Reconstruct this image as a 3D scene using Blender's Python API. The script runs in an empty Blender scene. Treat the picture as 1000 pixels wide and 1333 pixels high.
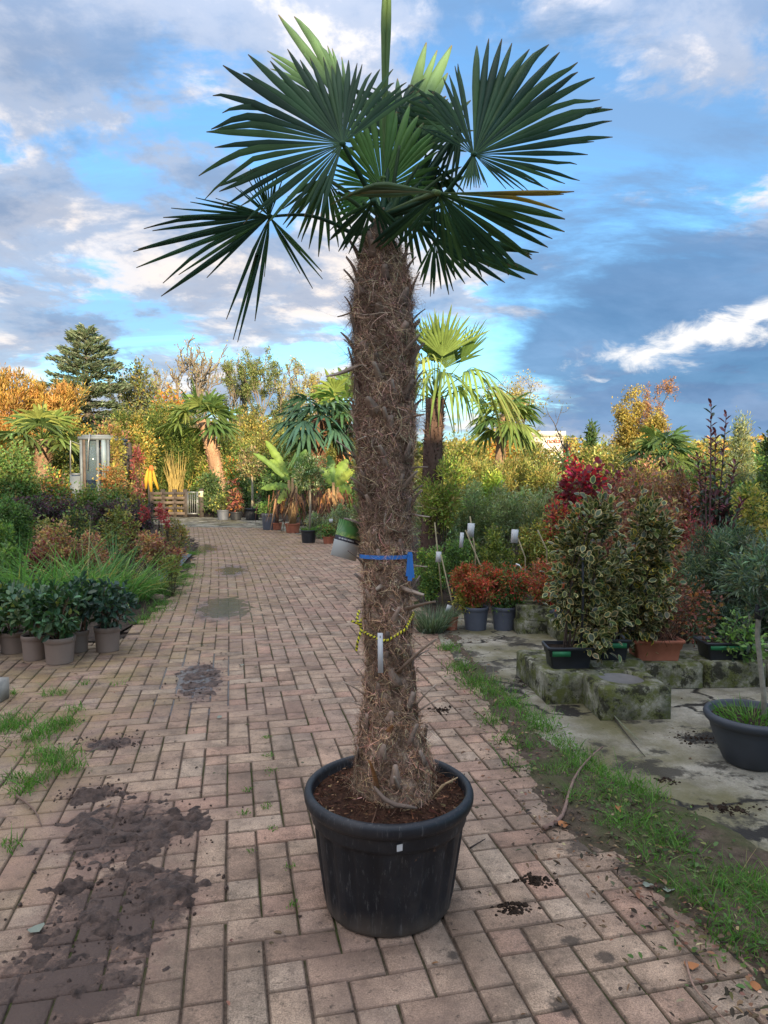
import bpy, math, random
import numpy as np
from mathutils import Matrix, Vector

# ---------------------------------------------------------------- camera, sky, sun, exposure
S = bpy.context.scene
COL = S.collection
R = math.radians
CAM_H, FPX, HORIZON = 1.45, 900.0, 622.0
PITCH = math.atan((666.5 - HORIZON) / FPX)
cam_d = bpy.data.cameras.new('camera')
cam = bpy.data.objects.new('camera', cam_d)
COL.objects.link(cam)
cam.location = (0, 0, CAM_H)
cam.rotation_euler = (R(90) - PITCH, 0, 0)
cam_d.sensor_fit = 'HORIZONTAL'
cam_d.sensor_width = 36.0
cam_d.lens = 36.0 * FPX / 1000.0
cam_d.clip_start, cam_d.clip_end = 0.05, 2000
S.camera = cam
S.render.resolution_x, S.render.resolution_y = 768, 1024
S.render.engine = 'CYCLES'

SUN_EL, SUN_AZ = 8.5, 17.0        # degrees; azimuth: right of straight behind the camera
sun_vec = Vector((math.sin(R(SUN_AZ)) * math.cos(R(SUN_EL)), -math.cos(R(SUN_AZ)) * math.cos(R(SUN_EL)), math.sin(R(SUN_EL))))
sun_d = bpy.data.lights.new('sun', 'SUN')
sun_d.energy, sun_d.angle, sun_d.color = 3.9, R(0.6), (1.0, 0.80, 0.52)
sun = bpy.data.objects.new('sun', sun_d)
COL.objects.link(sun)
sun.rotation_euler = sun_vec.to_track_quat('Z', 'Y').to_euler()
sun.location = (0, -5, 20)

W = bpy.data.worlds.new('World')
S.world = W
W.use_nodes = True
EXPOSURE = 1.5
SKY_STRENGTH = 0.12
def build_world():
    nt = W.node_tree
    N, L = nt.nodes, nt.links
    N.clear()
    def nd(t, **k):
        n = N.new(t)
        for a, b in k.items():
            setattr(n, a, b)
        return n
    def math_(op, a, b=None, clamp=False):
        n = nd('ShaderNodeMath', operation=op, use_clamp=clamp)
        for i, v in enumerate((a, b)):
            if v is None: continue
            if isinstance(v, (int, float)): n.inputs[i].default_value = v
            else: L.new(v, n.inputs[i])
        return n.outputs[0]
    def ramp(fac, stops, interp='EASE'):
        n = nd('ShaderNodeValToRGB')
        n.color_ramp.interpolation = interp
        e = n.color_ramp.elements
        while len(e) < len(stops): e.new(0.5)
        for i, (p, c) in enumerate(stops):
            e[i].position = p
            e[i].color = (*c, 1) if not isinstance(c, (int, float)) else (c, c, c, 1)
        L.new(fac, n.inputs[0])
        return n.outputs[0]
    def mix(f, a, b):
        n = nd('ShaderNodeMix', data_type='RGBA')
        if isinstance(f, (int, float)): n.inputs[0].default_value = f
        else: L.new(f, n.inputs[0])
        for i, v in ((6, a), (7, b)):
            if isinstance(v, tuple): n.inputs[i].default_value = (*v, 1)
            else: L.new(v, n.inputs[i])
        return n.outputs[2]
    sky = nd('ShaderNodeTexSky', sky_type='NISHITA', sun_disc=False)
    sky.sun_elevation = R(SUN_EL)
    sky.sun_rotation = math.atan2(sun_vec.x, sun_vec.y)
    sky.air_density, sky.dust_density, sky.ozone_density = 1.0, 0.6, 2.5
    tc = nd('ShaderNodeTexCoord')
    sep = nd('ShaderNodeSeparateXYZ')
    L.new(tc.outputs['Generated'], sep.inputs[0])
    x, y, z = sep.outputs
    zz = math_('ADD', math_('MAXIMUM', z, 0.0), 0.20)
    cx, cy = math_('DIVIDE', x, zz), math_('DIVIDE', y, zz)
    com = nd('ShaderNodeCombineXYZ')
    L.new(cx, com.inputs[0]); L.new(cy, com.inputs[1])
    def noise(vec, scale, detail, rough, off=(0, 0, 0), dist=0.0, stretch=(1, 1, 1)):
        m = nd('ShaderNodeMapping')
        m.inputs['Location'].default_value = off
        m.inputs['Scale'].default_value = stretch
        L.new(vec, m.inputs[0])
        n = nd('ShaderNodeTexNoise')
        n.inputs['Scale'].default_value = scale
        n.inputs['Detail'].default_value = detail
        n.inputs['Roughness'].default_value = rough
        n.inputs['Distortion'].default_value = dist
        L.new(m.outputs[0], n.inputs['Vector'])
        return n.outputs[0]
    # puffy cloud field, more of it to the left of the view, a smooth dark sheet to the right
    puff = noise(com.outputs[0], 1.9, 10, 0.60, (3.1, 7.7, 0), 0.2)
    big = noise(com.outputs[0], 0.45, 3, 0.5, (1.2, 4.0, 0))
    side = math_('MULTIPLY', x, -0.12)
    cov0 = math_('ADD', math_('ADD', math_('ADD', puff, math_('MULTIPLY', math_('SUBTRACT', big, 0.5), 0.45)), side), math_('MULTIPLY', math_('MAXIMUM', math_('SUBTRACT', z, 0.35), 0.0), 0.35))
    cov = ramp(cov0, [(0.45, 0.0), (0.535, 0.85), (0.66, 1.0)])
    lit = noise(com.outputs[0], 2.3, 9, 0.62, (3.35, 7.45, 0), 0.2)
    ccol = ramp(lit, [(0.36, (0.235, 0.32, 0.475)), (0.50, (0.40, 0.45, 0.56)), (0.60, (0.84, 0.77, 0.73))])
    sc = nd('ShaderNodeVectorMath', operation='SCALE')
    # cloud gain raised overhead and sunward, added to brighten the shaded foreground
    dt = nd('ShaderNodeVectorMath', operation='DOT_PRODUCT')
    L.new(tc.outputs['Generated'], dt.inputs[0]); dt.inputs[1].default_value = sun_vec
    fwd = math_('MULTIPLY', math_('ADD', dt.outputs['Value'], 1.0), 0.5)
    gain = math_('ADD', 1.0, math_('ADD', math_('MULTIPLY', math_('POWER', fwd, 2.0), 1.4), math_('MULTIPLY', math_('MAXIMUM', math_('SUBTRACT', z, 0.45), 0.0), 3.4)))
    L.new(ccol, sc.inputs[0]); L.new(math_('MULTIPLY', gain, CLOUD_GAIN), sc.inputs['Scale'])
    # blue of the open sky: the physical sky, slightly deepened
    tint = nd('ShaderNodeMix', data_type='RGBA', blend_type='MULTIPLY')
    tint.inputs[0].default_value = 1.0
    L.new(sky.outputs[0], tint.inputs[6]); tint.inputs[7].default_value = (*SKY_TINT, 1)
    # thin streaks
    st = noise(com.outputs[0], 0.9, 7, 0.6, (9.3, 2.2, 0), 0.6, (0.55, 1.8, 1))
    sfac = ramp(st, [(0.42, 0.0), (0.62, 0.55)])
    sk = nd('ShaderNodeVectorMath', operation='SCALE')
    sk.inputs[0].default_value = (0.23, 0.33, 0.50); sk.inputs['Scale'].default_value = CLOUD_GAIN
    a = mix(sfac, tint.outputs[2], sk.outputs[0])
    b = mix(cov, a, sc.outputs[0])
    # slate bank to the right with its lit break
    ang = math_('DIVIDE', x, math_('MAXIMUM', y, 0.05))
    el = math_('DIVIDE', z, math_('MAXIMUM', y, 0.05))
    c2 = nd('ShaderNodeCombineXYZ')
    L.new(ang, c2.inputs[0]); L.new(el, c2.inputs[1])
    bn = noise(c2.outputs[0], 4.2, 9, 0.62, (0.4, 2.0, 0), 0.3, (0.7, 2.2, 1))
    ysafe = math_('GREATER_THAN', y, 0.1)
    bank_el = math_('SUBTRACT', 1.0, math_('ABSOLUTE', math_('DIVIDE', math_('SUBTRACT', el, 0.20), 0.24)), True)
    bank_an = ramp(ang, [(0.0, 0.0), (0.42, 1.0)])
    bank = math_('MULTIPLY', math_('MULTIPLY', bank_el, bank_an), ysafe)
    bfac = ramp(math_('ADD', math_('MULTIPLY', bank, 1.0), math_('MULTIPLY', math_('SUBTRACT', bn, 0.5), 2.0)), [(0.06, 0.0), (0.50, 0.92)])
    bs = nd('ShaderNodeVectorMath', operation='SCALE')
    bcol = ramp(bn, [(0.3, (0.085, 0.185, 0.36)), (0.7, (0.185, 0.315, 0.53))])
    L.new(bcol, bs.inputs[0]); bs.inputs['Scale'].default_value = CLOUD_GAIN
    c = mix(math_('MULTIPLY', bfac, ysafe), b, bs.outputs[0])
    # bright break: a tapering diagonal gap
    dl = math_('SUBTRACT', el, math_('ADD', math_('MULTIPLY', ang, 0.30), 0.062))
    wob = math_('MULTIPLY', math_('SUBTRACT', noise(c2.outputs[0], 5.0, 4, 0.6, (2.2, 1.0, 0), 0.4), 0.5), 0.10)
    band = math_('SUBTRACT', 1.0, math_('ABSOLUTE', math_('DIVIDE', math_('ADD', dl, wob), 0.040)), True)
    gap = math_('MULTIPLY', math_('MULTIPLY', band, ramp(ang, [(0.16, 0.0), (0.44, 1.0), (0.55, 1.0), (0.66, 0.0)])), ysafe)
    gn = noise(c2.outputs[0], 13.0, 8, 0.66, (0.2, 5.0, 0), 0.5, (0.7, 1.6, 1))
    gfac = ramp(math_('ADD', math_('MULTIPLY', gap, 0.9), math_('MULTIPLY', math_('SUBTRACT', gn, 0.5), 2.2)), [(0.20, 0.0), (0.80, 1.0)])
    gs = nd('ShaderNodeVectorMath', operation='SCALE')
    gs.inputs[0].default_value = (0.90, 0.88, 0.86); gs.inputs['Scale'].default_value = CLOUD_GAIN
    d = mix(math_('MULTIPLY', gfac, math_('GREATER_THAN', gap, 0.02)), c, gs.outputs[0])
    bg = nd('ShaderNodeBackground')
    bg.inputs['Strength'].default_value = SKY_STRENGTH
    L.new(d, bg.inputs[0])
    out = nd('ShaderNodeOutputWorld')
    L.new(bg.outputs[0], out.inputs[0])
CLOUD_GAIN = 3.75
SKY_TINT = (0.80, 1.05, 1.18)
build_world()
S.view_settings.view_transform = 'Standard'
S.view_settings.look = 'None'
S.view_settings.gamma = 1
S.view_settings.use_curve_mapping = False
S.view_settings.exposure = EXPOSURE

# ---------------------------------------------------------------- helpers
rng = np.random.default_rng(7)
random.seed(7)
_f = np.array((0, math.cos(PITCH), -math.sin(PITCH)))
_u = np.array((0, math.sin(PITCH), math.cos(PITCH)))
def ray(x, y):
    return _f + _u * (-(y - 666.5) / FPX) + np.array(((x - 500) / FPX, 0, 0))
def G(x, y, z=0.0):                       # pixel -> point on a level plane
    r = ray(x, y)
    t = (z - CAM_H) / r[2]
    return np.array((r[0] * t, r[1] * t, z))
def at(x, y, d):                          # pixel -> point at distance d along +Y
    r = ray(x, y)
    return np.array((0, 0, CAM_H)) + r * (d / r[1])
def mpp(d):                               # metres per pixel at distance d
    return d / FPX

def norm_faces(F):
    if isinstance(F, list) and len(F) and not (np.isscalar(F[0][0]) or np.ndim(F[0]) == 1):
        return [np.asarray(f, dtype=np.int32) for f in F if len(f)]
    return [np.asarray(F, dtype=np.int32)]
def make_mesh(name, V, F, C=None, smooth=False, mats=None, midx=None):
    V = np.asarray(V, dtype=np.float32)
    F = norm_faces(F)
    me = bpy.data.meshes.new(name)
    nl = sum(f.size for f in F); npoly = sum(len(f) for f in F)
    me.vertices.add(len(V)); me.loops.add(nl); me.polygons.add(npoly)
    me.vertices.foreach_set('co', V.ravel())
    me.loops.foreach_set('vertex_index', np.concatenate([f.ravel() for f in F]))
    tot = np.concatenate([np.full(len(f), f.shape[1], dtype=np.int32) for f in F])
    st = np.concatenate([[0], np.cumsum(tot)[:-1]]).astype(np.int32)
    me.polygons.foreach_set('loop_start', st)
    me.polygons.foreach_set('loop_total', tot)
    if smooth: me.polygons.foreach_set('use_smooth', np.ones(npoly, dtype=bool))
    if midx is not None: me.polygons.foreach_set('material_index', np.asarray(midx, dtype=np.int32))
    me.update(calc_edges=True)
    if C is not None:
        C = np.asarray(C, dtype=np.float32)
        if C.shape[1] == 3: C = np.concatenate([C, np.ones((len(C), 1), np.float32)], 1)
        a = me.attributes.new('tint', 'FLOAT_COLOR', 'POINT')
        a.data.foreach_set('color', C.ravel())
    for m in (mats or []): me.materials.append(m)
    return me

class MB:                                  # collects geometry for ONE mesh object
    def __init__(s): s.V, s.F, s.C, s.n = [], [], [], 0
    def add(s, V, F, C=None):
        V = np.asarray(V, dtype=np.float32).reshape(-1, 3)
        for f in norm_faces(F):
            if f.size: s.F.append(f + s.n)
        if C is None: C = (0.5, 0.5, 0.5)
        C = np.asarray(C, dtype=np.float32)
        if C.ndim == 1: C = np.tile(C, (len(V), 1))
        s.V.append(V); s.C.append(C); s.n += len(V)
        return s
    def box(s, lo, hi, C=None, rot=0, about=None):
        lo, hi = np.minimum(lo, hi), np.maximum(lo, hi)
        V = np.array([[(lo, hi)[i][0], (lo, hi)[j][1], (lo, hi)[k][2]] for i in (0, 1) for j in (0, 1) for k in (0, 1)], float)
        if rot:
            c = (lo + hi) / 2 if about is None else np.array(about)
            ca, sa = math.cos(rot), math.sin(rot)
            p = V - c
            V = np.stack([p[:, 0] * ca - p[:, 1] * sa, p[:, 0] * sa + p[:, 1] * ca, p[:, 2]], 1) + c
        return s.add(V, [[0, 1, 3, 2], [4, 6, 7, 5], [0, 4, 5, 1], [2, 3, 7, 6], [0, 2, 6, 4], [1, 5, 7, 3]], C)
    def tube(s, P, r, sides=6, C=None, cap=True):
        V, F = tube_geo(P, r, sides, cap)
        return s.add(V, F, C)
    def mesh(s, name, mats, smooth=False):
        return make_mesh(name, np.concatenate(s.V), s.F, np.concatenate(s.C), smooth, mats if isinstance(mats, list) else [mats])

def nrm(v):
    v = np.asarray(v, float)
    return v / np.maximum(np.linalg.norm(v, axis=-1, keepdims=True), 1e-9)
def tube_geo(P, r, sides=6, cap=True):
    P = np.asarray(P, float); m = len(P)
    r = np.broadcast_to(np.asarray(r, float), (m,))
    T = nrm(np.gradient(P, axis=0))
    ref = np.array((0, 0, 1.0)) if abs(T[0][2]) < 0.9 else np.array((1.0, 0, 0))
    A = nrm(np.cross(T, ref)); B = np.cross(T, A)
    th = np.linspace(0, 2 * np.pi, sides, endpoint=False)
    V = P[:, None] + r[:, None, None] * (A[:, None] * np.cos(th)[None, :, None] + B[:, None] * np.sin(th)[None, :, None])
    V = V.reshape(-1, 3)
    i = np.arange(m - 1)[:, None] * sides; j = np.arange(sides)[None]; k = (j + 1) % sides
    F = np.stack([i + j, i + k, i + sides + k, i + sides + j], -1).reshape(-1, 4)
    out = [F]
    if cap:
        out += [np.arange(sides)[None, ::-1], (np.arange(sides) + (m - 1) * sides)[None]]
    return V, out
def lathe_geo(prof, sides=48, wob=None):
    prof = np.asarray(prof, float)
    th = np.linspace(0, 2 * np.pi, sides, endpoint=False)
    rr = prof[:, 0][:, None] * np.ones(sides)[None]
    if wob is not None: rr = wob(rr, prof[:, 1][:, None] * np.ones(sides)[None], th[None])
    V = np.stack([rr * np.cos(th), rr * np.sin(th), prof[:, 1][:, None] * np.ones(sides)[None]], -1).reshape(-1, 3)
    m = len(prof)
    i = np.arange(m - 1)[:, None] * sides; j = np.arange(sides)[None]; k = (j + 1) % sides
    F = np.stack([i + j, i + k, i + sides + k, i + sides + j], -1).reshape(-1, 4)
    return V, F

def obj(name, me, parent=None, loc=None):
    o = bpy.data.objects.new(name, me)
    COL.objects.link(o)
    if parent is not None: o.parent = parent
    if loc is not None: o.location = tuple(loc)
    return o
def tag(o, label=None, cat=None, group=None, kind=None):
    if label: o['label'] = label
    if cat: o['category'] = cat
    if group: o['group'] = group
    if kind: o['kind'] = kind
    return o
def thing(name, label, cat, loc, group=None):
    o = bpy.data.objects.new(name, None)
    o.empty_display_size = 0.1
    COL.objects.link(o)
    o.location = tuple(float(v) for v in loc)
    return tag(o, label, cat, group)

# value noise for geometry
def hash2(i, j, seed=0):
    n = (i.astype(np.int64) * 374761393 + j.astype(np.int64) * 668265263 + seed * 974711) & 0x7fffffff
    n = ((n ^ (n >> 13)) * 1274126177) & 0x7fffffff
    return (n & 0xffff) / 65535.0
def vnoise(x, y, seed=0):
    i, j = np.floor(x), np.floor(y)
    fx, fy = x - i, y - j
    fx, fy = fx * fx * (3 - 2 * fx), fy * fy * (3 - 2 * fy)
    a, b = hash2(i, j, seed), hash2(i + 1, j, seed)
    c, d = hash2(i, j + 1, seed), hash2(i + 1, j + 1, seed)
    return a + (b - a) * fx + (c - a) * fy + (a - b - c + d) * fx * fy
def fbm(x, y, seed=0, o=4):
    s, a, t = 0, 0.5, 0
    for k in range(o):
        s = s + a * vnoise(x * 2 ** k, y * 2 ** k, seed + k); t += a; a *= 0.5
    return s / t
def in_poly(x, y, poly):
    x, y = np.asarray(x, float), np.asarray(y, float)
    c = np.zeros(x.shape, bool)
    for (x1, y1), (x2, y2) in zip(poly, np.roll(poly, -1, 0)):
        if y1 == y2: continue
        c ^= ((y1 > y) != (y2 > y)) & (x < (x2 - x1) * (y - y1) / (y2 - y1) + x1)
    return c

# ---------------------------------------------------------------- materials
class NT:
    def __init__(s, name):
        s.m = bpy.data.materials.new(name); s.m.use_nodes = True
        s.N, s.L = s.m.node_tree.nodes, s.m.node_tree.links
        s.N.clear()
        s.out = s.N.new('ShaderNodeOutputMaterial')
    def nd(s, t, **k):
        n = s.N.new(t)
        for a, b in k.items(): setattr(n, a, b)
        return n
    def put(s, sock, v):
        if v is None: return
        if isinstance(v, bpy.types.NodeSocket): s.L.new(v, sock)
        elif isinstance(v, tuple) and sock.type == 'RGBA': sock.default_value = (*v[:3], 1)
        else: sock.default_value = v
    def math(s, op, a, b=None, clamp=False):
        n = s.nd('ShaderNodeMath', operation=op, use_clamp=clamp)
        s.put(n.inputs[0], a); s.put(n.inputs[1], b)
        return n.outputs[0]
    def mix(s, f, a, b, blend='MIX'):
        n = s.nd('ShaderNodeMix', data_type='RGBA', blend_type=blend)
        s.put(n.inputs[0], f); s.put(n.inputs[6], a); s.put(n.inputs[7], b)
        return n.outputs[2]
    def pos(s): return s.nd('ShaderNodeNewGeometry').outputs['Position']
    def obj(s): return s.nd('ShaderNodeTexCoord').outputs['Object']
    def map(s, v, loc=(0, 0, 0), rot=(0, 0, 0), scale=(1, 1, 1), kind='POINT'):
        n = s.nd('ShaderNodeMapping', vector_type=kind)
        s.L.new(v, n.inputs[0])
        n.inputs['Location'].default_value = loc; n.inputs['Rotation'].default_value = rot; n.inputs['Scale'].default_value = scale
        return n.outputs[0]
    def noise(s, v, scale, detail=4, rough=0.55, dist=0.0):
        n = s.nd('ShaderNodeTexNoise')
        s.L.new(v, n.inputs['Vector'])
        n.inputs['Scale'].default_value = scale; n.inputs['Detail'].default_value = detail
        n.inputs['Roughness'].default_value = rough; n.inputs['Distortion'].default_value = dist
        return n.outputs[0]
    def voro(s, v, scale, feature='F1', out=0):
        n = s.nd('ShaderNodeTexVoronoi', feature=feature)
        s.L.new(v, n.inputs['Vector']); n.inputs['Scale'].default_value = scale
        return n.outputs[out]
    def ramp(s, f, stops, interp='LINEAR'):
        n = s.nd('ShaderNodeValToRGB'); n.color_ramp.interpolation = interp
        e = n.color_ramp.elements
        while len(e) < len(stops): e.new(0.5)
        for i, (p, c) in enumerate(stops):
            e[i].position = p
            e[i].color = (c, c, c, 1) if isinstance(c, (int, float)) else (*c, 1)
        s.L.new(f, n.inputs[0])
        return n.outputs[0]
    def bump(s, h, strength=0.5, dist=0.01):
        n = s.nd('ShaderNodeBump')
        n.inputs['Strength'].default_value = strength; n.inputs['Distance'].default_value = dist
        s.L.new(h, n.inputs['Height'])
        return n.outputs[0]
    def attr(s, name='tint', out=0):
        return s.nd('ShaderNodeAttribute', attribute_name=name).outputs[out]
    def bsdf(s, col, rough=0.7, normal=None, spec=0.5, metal=0.0, trans=None, **kw):
        n = s.nd('ShaderNodeBsdfPrincipled')
        s.put(n.inputs['Base Color'], col); s.put(n.inputs['Roughness'], rough)
        s.put(n.inputs['Specular IOR Level'], spec); s.put(n.inputs['Metallic'], metal)
        if normal is not None: s.L.new(normal, n.inputs['Normal'])
        for k, v in kw.items(): s.put(n.inputs[k], v)
        o = n.outputs[0]
        if trans is not None:
            t = s.nd('ShaderNodeBsdfTranslucent')
            s.put(t.inputs[0], trans[1])
            x = s.nd('ShaderNodeMixShader'); x.inputs[0].default_value = trans[0]
            s.L.new(o, x.inputs[1]); s.L.new(t.outputs[0], x.inputs[2])
            o = x.outputs[0]
        s.L.new(o, s.out.inputs[0])
        return s.m

def leaf_mat(name, rough, spec, trans=0.40, gain=1.5):
    t = NT(name)
    c = t.attr()
    n = t.noise(t.obj(), 9.0, 3)
    c2 = t.mix(1.0, c, t.ramp(n, [(0.3, gain * 0.78), (0.7, gain * 1.15)]), 'MULTIPLY')
    warm = t.mix(1.0, c2, (1.25, 1.25, 0.7), 'MULTIPLY')
    return t.bsdf(c2, rough, spec=spec, trans=(trans, warm))
M = {}
M['leaf'] = leaf_mat('leaf', 0.55, 0.35)
M['gloss_leaf'] = leaf_mat('gloss_leaf', 0.36, 0.42, 0.24, 1.5)
M['palm_leaf'] = leaf_mat('palm_leaf', 0.55, 0.16, 0.28, 1.08)
def plain(name, c, rough=0.6, spec=0.4, vary=0.25, scale=14, bump=0.0, metal=0.0):
    t = NT(name)
    n = t.noise(t.obj(), scale, 5)
    col = t.mix(1.0, c, t.ramp(n, [(0.25, 1 - vary), (0.75, 1 + vary)]), 'MULTIPLY')
    nb = t.bump(t.noise(t.obj(), scale * 6, 4), bump, 0.004) if bump else None
    return t.bsdf(col, rough, nb, spec, metal)
def tinted(name, rough=0.85, spec=0.2, scale=40, vary=0.3, bump=0.4):
    t = NT(name)
    n = t.noise(t.obj(), scale, 5)
    col = t.mix(1.0, t.attr(), t.ramp(n, [(0.25, 1 - vary), (0.75, 1 + vary)]), 'MULTIPLY')
    return t.bsdf(col, rough, t.bump(n, bump, 0.01), spec)
M['bark'] = tinted('bark')
M['fibre'] = tinted('fibre', 0.9, 0.12, 60, 0.2, 0.0)
M['dry'] = tinted('dry_plant', 0.8, 0.2, 50, 0.25, 0.2)
M['terracotta'] = plain('terracotta', (0.34, 0.12, 0.07), 0.75, 0.25, 0.25, 9, 0.2)
M['taupe'] = plain('taupe_plastic', (0.25, 0.185, 0.145), 0.6, 0.4, 0.12, 8)
M['grey_plastic'] = plain('grey_plastic', (0.085, 0.095, 0.12), 0.5, 0.4, 0.2, 8)
M['black_plastic'] = plain('black_plastic', (0.02, 0.022, 0.027), 0.42, 0.45, 0.3, 8)
M['slate_plastic'] = plain('slate_plastic', (0.04, 0.046, 0.056), 0.5, 0.4, 0.2, 8)
M['green_strip'] = plain('green_strip', (0.02, 0.16, 0.06), 0.5, 0.4, 0.2, 20)
M['white'] = plain('white_card', (0.56, 0.56, 0.54), 0.6, 0.3, 0.05)
M['soil'] = plain('potting_soil', (0.035, 0.024, 0.017), 0.95, 0.1, 0.5, 30, 0.8)
M['wood'] = plain('weathered_wood', (0.11, 0.085, 0.07), 0.85, 0.2, 0.4, 6, 0.4)
M['darkwood'] = plain('dark_wood', (0.06, 0.05, 0.045), 0.85, 0.2, 0.4, 6, 0.4)
M['metal'] = plain('dull_metal', (0.22, 0.23, 0.24), 0.5, 0.5, 0.2, 8, 0, 0.6)
M['cane'] = plain('bamboo_cane', (0.28, 0.23, 0.13), 0.6, 0.3, 0.3, 10)
# ---------------------------------------------------------------- ground, paving, slab
TH = R(12.5)                                # the paved drive runs 12.5 degrees left of the view
AX = np.array((math.cos(TH), math.sin(TH)))   # across the drive
AL = np.array((-math.sin(TH), math.cos(TH)))  # along the drive
U = 0.116
ORG = G(294, 1200)[:2]

# stains: (pixel centre, half-widths in metres across/along, kind)
def stain(px, py, a, b):
    c = G(px, py); return (c[0], c[1], a, b)
MUD = [stain(165, 1080, .34, .34), stain(150, 1190, .32, .40), stain(70, 1290, .36, .26), stain(145, 968, .17, .13), stain(262, 885, .20, .58),
       stain(285, 792, .38, .95), stain(302, 742, .32, .95), stain(262, 714, .5, 1.2), stain(120, 1035, .16, .10)]
SPOT = [stain(790, 1247, .05, .04), stain(735, 1312, .055, .06), stain(745, 1225, .06, .03), stain(590, 1245, .03, .03), stain(860, 1130, .28, .14), stain(760, 1100, .14, .10),
        stain(700, 890, .1, .1), stain(250, 845, .05, .05)]

def stain_mask(t, pos, items, lo, hi, noise_amt, nscale, along=True):
    nz = t.noise(pos, nscale, 6, 0.62)
    acc = None
    for cx, cy, a, b in items:
        m = t.map(pos, (cx, cy, 0), (0, 0, TH), (a, b, 1e3), 'TEXTURE')
        ln = t.nd('ShaderNodeVectorMath', operation='LENGTH'); t.L.new(m, ln.inputs[0])
        v = t.math('SUBTRACT', 1.0, ln.outputs['Value'])
        acc = v if acc is None else t.math('MAXIMUM', acc, v)
    n2 = t.noise(pos, nscale * 5.3, 5, 0.68)
    acc = t.math('ADD', acc, t.math('MULTIPLY', t.math('SUBTRACT', nz, 0.5), noise_amt * 1.9))
    acc = t.math('ADD', acc, t.math('MULTIPLY', t.math('SUBTRACT', n2, 0.5), noise_amt * 1.3))
    return t.ramp(acc, [(lo, 0.0), (hi, 1.0)])

def brick_material():
    t = NT('paving_brick')
    p = t.pos()
    info = t.nd('ShaderNodeObjectInfo').outputs['Random']
    v = t.math('FRACT', t.math('ADD', t.attr(out=0), info))
    sepc = t.nd('ShaderNodeSeparateColor'); t.L.new(t.attr(out=0), sepc.inputs[0])
    v = t.math('FRACT', t.math('ADD', sepc.outputs[0], info))
    base = t.ramp(v, [(0.0, (0.275, 0.178, 0.12)), (0.2, (0.35, 0.242, 0.163)), (0.45, (0.40, 0.282, 0.19)), (0.7, (0.39, 0.235, 0.16)), (0.85, (0.31, 0.225, 0.158)), (1.0, (0.43, 0.318, 0.222))])
    grit = t.noise(p, 230, 3, 0.7)
    base = t.mix(1.0, base, t.ramp(grit, [(0.34, 0.55), (0.66, 1.38)]), 'MULTIPLY')
    blot = t.noise(p, 7, 8, 0.72)
    base = t.mix(1.0, base, t.ramp(blot, [(0.34, 0.50), (0.5, 0.95), (0.64, 1.20)]), 'MULTIPLY')
    base = t.mix(t.ramp(t.noise(t.map(p, (5, 2, 0)), 2.6, 6, 0.66), [(0.44, 0.0), (0.60, 0.5)]), base, (0.125, 0.085, 0.06))
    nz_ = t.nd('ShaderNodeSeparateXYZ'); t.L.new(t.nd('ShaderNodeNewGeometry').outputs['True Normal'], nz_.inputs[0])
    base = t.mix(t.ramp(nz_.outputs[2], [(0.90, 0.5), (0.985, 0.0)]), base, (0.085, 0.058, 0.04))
    big = t.noise(p, 0.9, 4, 0.6)
    base = t.mix(t.ramp(big, [(0.47, 0.0), (0.66, 0.45)]), base, (0.30, 0.185, 0.14))
    # algae towards the left edge
    sx = t.nd('ShaderNodeSeparateXYZ'); t.L.new(p, sx.inputs[0])
    alg = t.math('MULTIPLY', t.ramp(t.noise(p, 3.5, 5, 0.6), [(0.4, 0.0), (0.65, 0.6)]), t.ramp(t.math('MULTIPLY', t.math('ADD', sx.outputs[0], 1.0), -0.7), [(0.0, 0.0), (0.6, 1.0)]))
    base = t.mix(alg, base, (0.21, 0.15, 0.05))
    dirt = t.ramp(t.noise(p, 30, 6, 0.75), [(0.56, 0.0), (0.68, 0.8)])
    base = t.mix(dirt, base, (0.05, 0.036, 0.027))
    # red tracked-in clay near the muddy stretch
    clay = stain_mask(t, p, MUD, 0.0, 0.45, 0.7, 5)
    base = t.mix(t.math('MULTIPLY', clay, 0.75), base, (0.20, 0.12, 0.088))
    mud = stain_mask(t, p, MUD, 0.32, 0.60, 0.8, 7)
    base = t.mix(t.math('MULTIPLY', mud, 0.9), base, (0.095, 0.064, 0.050))
    spot = stain_mask(t, p, SPOT, 0.2, 0.6, 0.9, 14)
    base = t.mix(t.math('MULTIPLY', spot, 0.85), base, (0.05, 0.038, 0.028))
    wet = stain_mask(t, p, MUD[4:7], 0.15, 0.7, 0.5, 6)
    rough = t.ramp(wet, [(0.0, 0.82), (1.0, 0.20)])
    h = t.math('ADD', t.math('MULTIPLY', grit, 0.5), t.math('MULTIPLY', t.noise(p, 45, 4), 0.8))
    h = t.math('ADD', h, t.math('MULTIPLY', mud, t.math('MULTIPLY', t.noise(p, 38, 8, 0.7), 4.0)))
    return t.bsdf(base, rough, t.bump(h, 0.8, 0.005), t.ramp(wet, [(0.0, 0.3), (1.0, 0.75)]))
M['brick'] = brick_material()

def joint_material():
    t = NT('joint_fill')
    p = t.pos()
    n = t.noise(p, 1.7, 5, 0.6)
    moss = t.ramp(t.noise(p, 60, 3), [(0.3, (0.028, 0.034, 0.011)), (0.7, (0.06, 0.072, 0.022))])
    earth = t.ramp(t.noise(p, 90, 4), [(0.3, (0.05, 0.036, 0.026)), (0.7, (0.13, 0.095, 0.07))])
    c = t.mix(t.ramp(n, [(0.46, 0.0), (0.6, 1.0)]), earth, moss)
    return t.bsdf(c, 0.95, t.bump(t.noise(p, 150, 4), 0.9, 0.004), 0.1)
M['joint'] = joint_material()

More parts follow.
